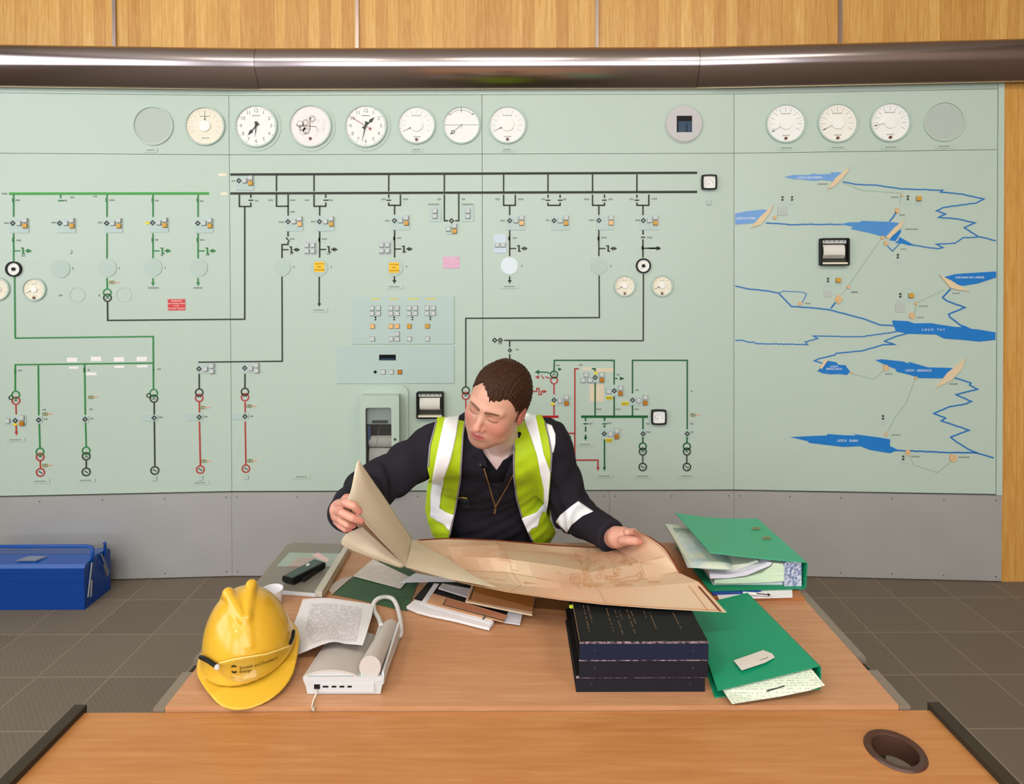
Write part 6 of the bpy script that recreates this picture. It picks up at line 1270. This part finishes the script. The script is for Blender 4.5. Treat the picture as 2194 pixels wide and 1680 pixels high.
# pale throat skin: an added skin-coloured patch fills the opening under the chin
M_chest = mat('throat_skin', 'd2b8b4', .55)
L2 = [(1014, 940), (1029, 966), (1048, 994), (1063, 1013)]; R2 = [(1112, 925), (1107, 948), (1094, 972), (1068, 1013)]
part(band(lambda P: overall_out(P) + .0125, L2, R2, 0.0, 24, 16, .002, t0=1.2), 'chest_patch', M_chest, man, smooth=True)
# zip, stud and pocket badge
M_zip = mat('brass_zip', 'a98757', .35, metal=.6)
for P_z in ([(1037, 1004), (1048, 1040), (1057, 1072), (1062, 1086)], [(1099, 1018), (1085, 1045), (1070, 1072), (1062, 1086)]): part(pipe(overall_out, P_z, .0024, .0012), 'zip', M_zip, man, smooth=True)
part(pipe(overall_out, [(1062, 1084), (1060, 1100)], .0035, .002, 6), 'zip_puller', M_zip, man); 
q = march(overall_out, [(1031, 993)], .001)[0]; k = MB(); k.tube([Vector(q), Vector(q) + Vector((0, -.004, .0))], .005, 14); part(k, 'stud', M_zip, man)
part(band(overall_out, [(979, 1067), (983, 1078), (990, 1087)], [(1000, 1067), (1007, 1078), (1008, 1092)], .003, 14, 12, .002), 'pocket_badge', mat('badge_glass', '2c3038', .2), man, smooth=True)
part(pipe(overall_out, [(979, 1067), (990, 1066), (1001, 1068)], .0018, .004, 12), 'badge_trim', mat('badge_yellow', 'c9b43a', .5), man)
# collar lapels of the overall
part(band(overall_out, [(1001, 917), (1003, 940), (1010, 968), (1030, 996)], [(1012, 920), (1024, 948), (1036, 972), (1046, 1004)], .006, 24, 8, .004), 'lapel', M_over, man, smooth=True)
part(band(overall_out, [(1104, 960), (1098, 985), (1082, 1025), (1070, 1060)], [(1102, 990), (1102, 1005), (1096, 1018), (1074, 1060)], .005, 24, 8, .004), 'lapel', M_over, man, smooth=True)
# vest: a shell over the overalls, cut to the outline of its panels
VL = [(1001, 868), (1000, 890), (993, 927), (986, 1031), (976, 1089), (963, 1150), (958, 1185), (905, 1185), (914, 1151), (911, 1089), (915, 1043), (920, 1024), (915, 1001), (919, 967), (934, 901), (950, 868)]
VR = [(1108, 868), (1110, 884), (1105, 913), (1101, 955), (1101, 1022), (1107, 1069), (1120, 1113), (1142, 1165), (1150, 1190), (1215, 1190), (1199, 1163), (1186, 1127), (1172, 1100), (1176, 1069), (1181, 1012), (1182, 974), (1177, 936), (1169, 906), (1150, 868)]
def vest_core(P): 
    t = smin(torso(P), ell(P, WA + V(0, -.005, -.02), V(.240, .146, .24)), .04) + folds(P) * .6 
    a = chain(P, [SR + V(.02, 0, 0), SR + (ER - SR) * .3], [.078, .074]); b_ = chain(P, [SL, SL + (EL - SL) * .55], [.080, .076]); return smin(smin(t, a, .03), b_, .03)
def vest_in(P): return vest_core(P)
yb_v = NB[1] + .02
def vest(P):
    q = proj(P); dl = poly2d(q, VL) / 650.; dr = poly2d(q, VR) / 650.; fr = smin(dl, dr, .001); d = vest_in(P) - .010
    back = np.maximum.reduce([np.abs(P[:, 0] + .06) - .205, P[:, 2] - (NB[2] + .03), .70 - P[:, 2]])
    reg = np.where(P[:, 1] < yb_v, fr, np.minimum(fr, back) if False else np.minimum(back, .5))
    yc = np.interp(P[:, 2], [.66, .84, 1.02, 1.16, 1.25], [PEL[1], WA[1] + .01, CH[1] + .02, yb_v + .02, yb_v + .02]); reg = np.where(P[:, 1] < yc, fr, back)
    return smax(np.abs(d) - .0045, reg, .002)
vv, vf = sdf_mesh(vest, (-.32, 1.75, .66), (.20, 2.62, 1.34), .0042 if HQ else .006, slack=.02)
M_vest = mat('fluorescent_yellow', 'b8d414', .65, noise=(14, .35, 'a9c60c'), bump=(260, .3)); vo = np_mesh('vest', vv, vf, M_vest, man)
M_refl = mat('retroreflection_white', 'fbfdff', .3, spec=.8); M_pipe = mat('vest_piping', '8d8590', .6)  # plain white base colour imitates the light the stripes throw back
vs_ = lambda P: vest_in(P) - .0150
def vb(l, r, n=50, m=12, nm='reflective_stripe'): part(band(vs_, l, r, .0030, n, m, .0018, t0=1.2), nm, M_refl, vo, smooth=True)
vb([(953, 895), (945, 930), (934, 984), (926, 1031), (922, 1062), (922, 1092), (921, 1107)], [(984, 887), (978, 930), (966, 984), (950, 1031), (944, 1062), (941, 1092), (938, 1110)])
vb([(922, 1108), (930, 1112), (935, 1117), (951, 1124), (960, 1137), (963, 1136)], [(931, 1088), (941, 1089), (950, 1095), (960, 1100), (968, 1103), (972, 1104)], 30, 14)
vb([(1119, 880), (1126, 908), (1137, 936), (1150, 974), (1157, 1012), (1165, 1050), (1165, 1085), (1160, 1098)], [(1147, 889), (1152, 912), (1157, 936), (1165, 974), (1179, 1012), (1176, 1050), (1173, 1085), (1170, 1098)])
vb([(1132, 1143), (1140, 1133), (1153, 1128), (1156, 1112), (1163, 1096), (1172, 1084)], [(1118, 1112), (1126, 1108), (1140, 1102), (1150, 1098), (1158, 1088), (1165, 1080)], 30, 12)
for pl in ([(1000, 880), (992, 930), (986, 1031), (976, 1089), (963, 1150)], [(1107, 893), (1103, 925), (1101, 960), (1101, 1022), (1107, 1069), (1120, 1113), (1141, 1160)], [(935, 902), (921, 955), (917, 1001)], [(1168, 906), (1177, 940), (1182, 974), (1180, 1010)]):
    part(pipe(vs_, pl, .0028, .0, 50, t0=1.2), 'piping', M_pipe, vo, smooth=True)
# reflective bands on the left sleeve
def ob(l, r, n=20, m=14): part(band(overall_out, l, r, .002, n, m, .0015, t0=1.2), 'sleeve_band', M_refl, man, smooth=True)
ob([(1191, 1118), (1200, 1104), (1222, 1086), (1239, 1074)], [(1215, 1142), (1224, 1126), (1248, 1106), (1271, 1096)]); ob([(1171, 907), (1175, 938), (1180, 966), (1184, 971)], [(1182, 911), (1190, 930), (1190, 950), (1186, 969)], 20, 8)
# boots
for s in (-1, 1): part(MB().tube([(-.06 + .14 * s, 2.08, .13), (-.06 + .14 * s, 2.06, .06), (-.06 + .15 * s, 1.98, .052), (-.06 + .15 * s, 1.90, .046), (-.06 + .15 * s, 1.86, .044)], [.06, .055, .050, .046, .03], 16), 'boot', M_black, man, smooth=True)
# ------------------------------------------------------------------ the large plan
M_plan = bpy.data.materials.new('plan_paper'); M_plan.use_nodes = True; nt = M_plan.node_tree; b = nt.nodes['Principled BSDF']; b.inputs['Roughness'].default_value = .7
tc = nt.nodes.new('ShaderNodeTexCoord'); n1 = nt.nodes.new('ShaderNodeTexNoise'); n1.inputs['Scale'].default_value = 5; n1.inputs['Detail'].default_value = 4; nt.links.new(tc.outputs['Object'], n1.inputs['Vector'])
r1 = nt.nodes.new('ShaderNodeValToRGB'); r1.color_ramp.elements[0].position = .35; r1.color_ramp.elements[1].position = .65; r1.color_ramp.elements[0].color = lin('cfa384'); r1.color_ramp.elements[1].color = lin('d1b798'); nt.links.new(n1.outputs['Fac'], r1.inputs[0]); nt.links.new(r1.outputs[0], b.inputs['Base Color'])
M_planback = mat('plan_back', 'd6c9b2', .7, noise=(6, .3, 'd0c1a6')); M_planline = mat('plan_border_line', '6b3018', .6); M_plandraw = mat('plan_drawing', 'c08a58', .7)
plan_o = empty('plan_drawing', 'huge creased tan engineering plan, lifted and folded back at its left end by the man', 'plan', loc=(0.1, 1.7, .86))
R0 = [(884, 1158, 1.86), (960, 1153, 1.90), (1060, 1158, 1.93), (1180, 1168, 1.95), (1260, 1172, 1.95), (1310, 1172, 1.93), (1352, 1166, 1.87)]
RC = [(884, 1175, 1.81), (960, 1172, 1.85), (1066, 1168, 1.85), (1180, 1182, 1.905), (1265, 1192, 1.87), (1335, 1184, 1.85), (1392, 1170, 1.80)]
R1 = [(890, 1190, 1.76), (968, 1192, 1.81), (1072, 1196, 1.745), (1190, 1212, 1.71), (1268, 1226, 1.675), (1370, 1206, 1.72), (1430, 1193, 1.71)]
R2 = [(905, 1205, 1.71), (985, 1222, 1.72), (1085, 1226, 1.71), (1195, 1246, 1.62), (1275, 1252, 1.61), (1385, 1240, 1.64), (1452, 1226, 1.665)]
R3 = [(935, 1228, 1.66), (1020, 1246, 1.65), (1110, 1254, 1.64), (1205, 1264, 1.575), (1280, 1262, 1.580), (1400, 1256, 1.59), (1497, 1247, 1.60)]
R4 = [(870, 1216, 1.655), (985, 1248, 1.61), (1085, 1268, 1.575), (1200, 1285, 1.53), (1290, 1295, 1.507), (1410, 1304, 1.492), (1557, 1312, 1.485)]
def gridW(G, n=3, cub=False):
    H = coons_refine(G, n, cub); return np.array([[tuple(atY(*p)) for p in r] for r in H])
G = gridW([R0, RC, R1, R2, R3, R4], 4)
rs = np.random.RandomState(4)
part(MB().grid(G[::-1], .0007), 'printed_sheet', M_plan, plan_o, smooth=True, auto=7)
# curled far right corner under the left hand
Gc = gridW([[(1310, 1172, 1.93), (1345, 1152, 1.87), (1358, 1137, 1.815)], [(1335, 1184, 1.85), (1370, 1160, 1.82), (1388, 1149, 1.79)], [(1370, 1206, 1.72), (1405, 1185, 1.745), (1422, 1172, 1.735)], [(1385, 1240, 1.64), (1425, 1210, 1.69), (1441, 1199, 1.69)], [(1400, 1256, 1.59), (1452, 1240, 1.65), (1458, 1230, 1.655)]], 5, True)
part(MB().grid(Gc[::-1], .0007), 'curled_corner', M_plan, plan_o, smooth=True)
# folded-over triangle, lifted flap, lower leaf and the shaded leaf between them (plain reverse side)
Ga = gridW([[(883, 1158, 1.853), (885, 1159, 1.852), (888, 1160, 1.851)], [(879, 1180, 1.76), (925, 1192, 1.755), (965, 1202, 1.75)], [(873, 1203, 1.69), (945, 1222, 1.66), (1015, 1236, 1.635)], [(870, 1216, 1.650), (965, 1243, 1.605), (1062, 1260, 1.56)]], 4)
part(MB().grid(Ga[::-1] + np.array([0, -.003, .004]), .0007), 'folded_over_corner', M_planback, plan_o)
Gb = gridW([[(768, 985, 1.60), (766, 989, 1.598), (764, 995, 1.596), (762, 1002, 1.594)], [(797, 1028, 1.65), (783, 1036, 1.60), (765, 1043, 1.57), (752, 1050, 1.555)], [(831, 1077, 1.72), (806, 1080, 1.63), (768, 1082, 1.56), (745, 1078, 1.535)], [(861, 1123, 1.79), (832, 1124, 1.67), (797, 1123, 1.58), (771, 1108, 1.535)], [(883, 1157, 1.85), (862, 1162, 1.73), (838, 1168, 1.63), (812, 1154, 1.565)], [(879, 1185, 1.76), (868, 1190, 1.71), (857, 1196, 1.66), (846, 1190, 1.615)], [(873, 1214, 1.655), (872, 1214, 1.655), (871, 1215, 1.655), (870, 1216, 1.655)]], 5, True)
part(MB().grid(Gb[::-1], .0007), 'lifted_flap', M_planback, plan_o, smooth=True)
Gd = gridW([[(776, 1128, 1.60), (758, 1136, 1.585), (742, 1144, 1.58), (734, 1154, 1.59)], [(800, 1150, 1.615), (780, 1160, 1.595), (758, 1166, 1.59), (736, 1170, 1.60)], [(836, 1183, 1.635), (820, 1188, 1.615), (804, 1192, 1.61), (790, 1193, 1.615)], [(868, 1212, 1.655), (865, 1214, 1.652), (862, 1216, 1.65), (858, 1217, 1.65)]], 5, True)
part(MB().grid(Gd[::-1], .0007), 'lower_leaf', M_planback, plan_o, smooth=True)
Ge = gridW([[(752, 1066, 1.60), (756, 1110, 1.60), (768, 1132, 1.605)], [(788, 1106, 1.64), (794, 1130, 1.635), (800, 1152, 1.63)], [(832, 1156, 1.69), (834, 1172, 1.675), (836, 1184, 1.655)], [(862, 1198, 1.70), (864, 1206, 1.685), (866, 1212, 1.668)]], 4, True)
part(MB().grid(Ge[::-1], .0007), 'shaded_leaf', M_plan, plan_o, smooth=True)
# border line and drawing on the printed face, laid on the sheet by its own rows and columns
def on_sheet(G, uv, off=.0016):
    a, b, _ = G.shape; out = []
    for u, v in uv:                              # u across, v down, 0..1
        x = np.clip(u, 0, 1) * (b - 1); y = np.clip(v, 0, 1) * (a - 1); i = min(int(y), a - 2); j = min(int(x), b - 2); fx, fy = x - j, y - i
        p = (G[i, j] * (1 - fx) + G[i, j + 1] * fx) * (1 - fy) + (G[i + 1, j] * (1 - fx) + G[i + 1, j + 1] * fx) * fy; out.append(p + np.array([0, -.4, 1]) * off)
    return out
def drawn(name, G, lines, w, mt):
    mb = MB()
    for uv in lines:
        L = resample(uv, max(8, int(len(uv) * 8))); P = [Vector(p) for p in on_sheet(G, L)]
        for a, b in zip(P, P[1:]):
            t = (b - a); 
            if t.length < 1e-6: continue
            n = t.cross(Vector((0, -.35, .94))).normalized() * w / 2; o = len(mb.v); mb.add([a - n, b - n, b + n, a + n], [(0, 1, 2, 3)])
    part(mb, name, mt, plan_o)
drawn('border_line', G, [[(.985, .83), (.985, 1)]], .005, M_planline); drawn('border_line', G, [[(.03, .012), (.97, .012)]], .005, M_planline); drawn('border_line', G, [[(.955, .82), (.955, 1)]], .0018, M_plandraw); drawn('border_line', G, [[(.12, .992), (.99, .992)]], .0015, M_plandraw)
drawn('border_line', Gc, [[(.955, 0), (.955, .5), (.955, 1)], [(.62, .05), (.955, .02)]], .0055, M_planline); drawn('border_line', Gc, [[(.80, .0), (.80, 1)]], .0018, M_plandraw)
rr = random.Random(12); Ls = []
for i in range(95):
    u, v = rr.uniform(.56, .86), rr.uniform(.14, .74); k = rr.random()
    if k < .45: Ls.append([(u, v), (u + rr.uniform(.008, .05), v + rr.uniform(-.02, .02))])
    elif k < .8: w = rr.uniform(.006, .022); h = rr.uniform(.015, .05); Ls.append([(u, v), (u + w, v), (u + w, v + h), (u, v + h), (u, v)])
    else: r = rr.uniform(.006, .02); Ls.append([(u + r * math.cos(a) * .6, v + r * 2 * math.sin(a)) for a in [k2 * .7 for k2 in range(10)]])
for i in range(10): u = rr.uniform(.2, .5); v = rr.uniform(.4, .8); Ls.append([(u, v), (u + rr.uniform(.01, .05), v + rr.uniform(-.02, .02))])
Ls += [[(.78 + .045 * math.cos(a), .50 + .16 * math.sin(a)) for a in [k * .5 for k in range(9)]], [(.30, .28), (.52, .22), (.70, .32)], [(.6, .12), (.82, .2)]]
drawn('drawn_lines', G, Ls, .0011, M_plandraw)
drawn('crease_line', G, [[(0, .60), (.5, .61), (1, .60)], [(.33, 0), (.36, .4), (.34, 1)], [(.66, 0), (.65, .5), (.68, 1)]], .0014, mat('crease_shade', 'c4a276', .7))  # fold shading put into the colour as thin darker strips
# ------------------------------------------------------------------ safety helmet
HELM_C = np.array(atY(535, 1440, 1.475)); hyaw, hpit = HEL; HSC = .925
def rmat(yaw, pit, rol=-.15):                              # local: x right (as seen), y toward the viewer = peak, z up
    cp, sp = math.cos(pit), math.sin(pit); cy, sy = math.cos(yaw), math.sin(yaw)
    Pm = np.array([[1, 0, 0], [0, cp, sp], [0, -sp, cp]]); Yw = np.array([[cy, -sy, 0], [sy, cy, 0], [0, 0, 1]]); cr, sr = math.cos(rol), math.sin(rol); Rl = np.array([[cr, 0, sr], [0, 1, 0], [-sr, 0, cr]]); return np.diag([1., -1, 1.]) @ Rl @ Yw @ Pm
HMt = rmat(hyaw, hpit); HMti = HMt.T
def helm_dome(p): return smax(ell(p, V(0, -.012, 0), V(.112, .136, .158)), -p[:, 2] + .0, .003)
def helm_sdf(P):
    p = (P - HELM_C) @ HMti.T / HSC; m = mir(p)
    d = ell(p, V(0, -.012, 0), V(.109, .136, .155))
    d = smin(d, caps(m, V(.006, .064, .128), V(.028, -.020, .158), .010, .012), .010); d = smin(d, caps(m, V(.028, -.020, .158), V(.040, -.10, .108), .012, .008), .010)
    d = smin(d, caps(p, V(0, .10, .075), V(0, .070, .120), .006, .010), .014)
    step = ell(p, V(0, -.010, 0), V(.114, .141, .060)) ; d = smin(d, step, .006)          # lower band stands proud
    sh = smax(d, -(d + .0065), .001)
    sh = smax(sh, -p[:, 2] + .0, .002)
    # rim and peak
    r = np.sqrt((p[:, 0] / .124) ** 2 + ((p[:, 1] + .010) / .148) ** 2); rim = (r - 1) * .12; pk = np.sqrt((p[:, 0] / .092) ** 2 + ((p[:, 1] - .085) / .096) ** 2); pkd = (pk - 1) * .09
    out = smin(rim, pkd, .035); zz = -.004 - .30 * np.clip(p[:, 1] - .10, 0, 1) + 1.1 * p[:, 0] ** 2 * np.clip((p[:, 1] - .02) / .1, 0, 1) * -1.0
    brim = smax(np.abs(p[:, 2] - zz) - .0028, out, .004); inner = ell(p * V(1, 1, 0), V(0, -.012, 0), V(.101, .127, 1.)); brim = smax(brim, -inner, .003)
    return smin(sh, brim, .006) * HSC
def helm_out(P):
    p = (P - HELM_C) @ HMti.T / HSC; d = ell(p, V(0, -.012, 0), V(.109, .136, .155)); return smin(d, ell(p, V(0, -.010, 0), V(.114, .141, .060)), .006) * HSC
# rest the helmet on the desk: lowest point to the desk top
hv0, _ = sdf_mesh(helm_sdf, HELM_C - .26, HELM_C + .26, .006, slack=.03); HELM_C[2] += .7303 - hv0[:, 2].min()
hv, hf = sdf_mesh(helm_sdf, HELM_C - .26, HELM_C + .26, .0022 if HQ else .0035, slack=.03)
helmet = empty('safety_helmet', 'scuffed yellow safety helmet with clear goggles, lying on the desk at the left', 'helmet', loc=tuple(HELM_C))
M_hel = mat('helmet_yellow', 'e0b233', .28, noise=(160, .5, 'd3a028'), coat=.3)
MATS['helmet_yellow'].node_tree.nodes['Noise Texture'].inputs['Detail'].default_value = 8
np_mesh('shell', hv, hf, M_hel, helmet)
# writing: laid on the front of the shell
def wrap_text(s, size_px, px, py, slope, par, name, mt, f, off):
    c = bpy.data.curves.new('tmp', 'FONT'); c.body = s; c.size = 1; c.align_x = 'LEFT'; c.align_y = 'CENTER'; c.resolution_u = 2
    t = bpy.data.objects.new('tmp', c); me = bpy.data.meshes.new_from_object(t); bpy.data.objects.remove(t)
    xy = np.array([v.co[:2] for v in me.vertices]); q = np.c_[px + xy[:, 0] * size_px, py - xy[:, 1] * size_px + (slope(xy[:, 0] * size_px))]
    P = march(f, q, off, t0=.9, t1=2.5)
    for v, p in zip(me.vertices, P): v.co = p
    me.materials.clear(); me.materials.append(mt); o = bpy.data.objects.new(name, me); COL.objects.link(o); o.parent = par; o.matrix_parent_inverse = par.matrix_basis.inverted()
M_hink = mat('helmet_print', '1e1a10', .5)
sl = lambda x: -.10 * x - .0022 * x * x
wrap_text('Scottish and Southern', 9.2, 513, 1431.5, sl, helmet, 'lettering', M_hink, helm_out, .0012); wrap_text('Energy', 9.2, 513, 1439.5, sl, helmet, 'lettering', M_hink, helm_out, .0012)
k = MB()
for sgn, cx, cy in ((1, 501, 1430), (-1, 502, 1438)):
    pts = [(cx + 6 * sgn * math.cos(a) * (1 if i < 7 else .6), cy - sgn * (4.8 if i < 7 else 1.0) * math.sin(a)) for i, a in enumerate([math.pi * j / 6 for j in range(7)] + [math.pi * (6 - j) / 6 for j in range(7)])]
    P = march(helm_out, pts, .0012, t0=.9, t1=2.5); n = len(P) // 2
    for i in range(n - 1): k.add([P[i], P[i + 1], P[2 * n - 2 - i], P[2 * n - 1 - i]], [(0, 1, 2, 3)])
part(k, 'emblem', M_hink, helmet)
# goggles round the shell: clear visor band and black side arms
M_vis = bpy.data.materials.new('clear_visor'); M_vis.use_nodes = True; b = M_vis.node_tree.nodes['Principled BSDF']; b.inputs['Base Color'].default_value = (1, 1, .95, 1); b.inputs['Roughness'].default_value = .05; b.inputs['Transmission Weight'].default_value = 1; b.inputs['IOR'].default_value = 1.15
gg = empty('goggles', 'clear safety goggles with black arms stretched round the yellow helmet', 'goggles', loc=tuple(HELM_C))
part(band(helm_out, [(463, 1428), (475, 1446), (490, 1456), (520, 1462), (556, 1452), (590, 1428), (610, 1402)], [(470, 1421), (500, 1413), (525, 1409), (545, 1407), (570, 1402), (600, 1392), (622, 1384)], .010, 36, 12, .0015, t0=.9), 'visor', M_vis, gg, smooth=True)
part(pipe(helm_out, [(470, 1421), (500, 1413), (530, 1408), (570, 1402), (600, 1392), (622, 1384)], .0016, .011, 40, t0=.9), 'visor_rim', mat('visor_edge', 'e6cf7c', .2), gg, smooth=True)
part(pipe(helm_out, [(430, 1408), (445, 1415), (463, 1427)], .0048, .008, 16, t0=.9), 'side_arm', M_black, gg, smooth=True); part(pipe(helm_out, [(629, 1352), (627, 1366), (622, 1378)], .0042, .007, 12, t0=.9), 'side_arm', M_black, gg, smooth=True)
q = march(helm_out, [(466, 1428)], .012, t0=.9)[0]; part(MB().tube([Vector(q), Vector(q) + Vector((0, -.004, 0))], .0055, 14), 'hinge', M_btn, gg)
# ------------------------------------------------------------------ world and view
w = bpy.data.worlds.new('world'); SC.world = w; w.use_nodes = True; w.node_tree.nodes['Background'].inputs[0].default_value = (.8, .85, 1, 1); w.node_tree.nodes['Background'].inputs[1].default_value = .3
SC.view_settings.view_transform = 'Standard'; SC.view_settings.look = 'None'; SC.view_settings.gamma = 1; SC.view_settings.use_curve_mapping = False; SC.view_settings.exposure = EXPO
SC.cycles.max_bounces = 6; SC.cycles.diffuse_bounces = 3; SC.cycles.glossy_bounces = 3; SC.cycles.use_adaptive_sampling = True; SC.cycles.adaptive_threshold = .02; SC.cycles.transmission_bounces = 6; SC.cycles.sample_clamp_indirect = 6; SC.cycles.use_denoising = True
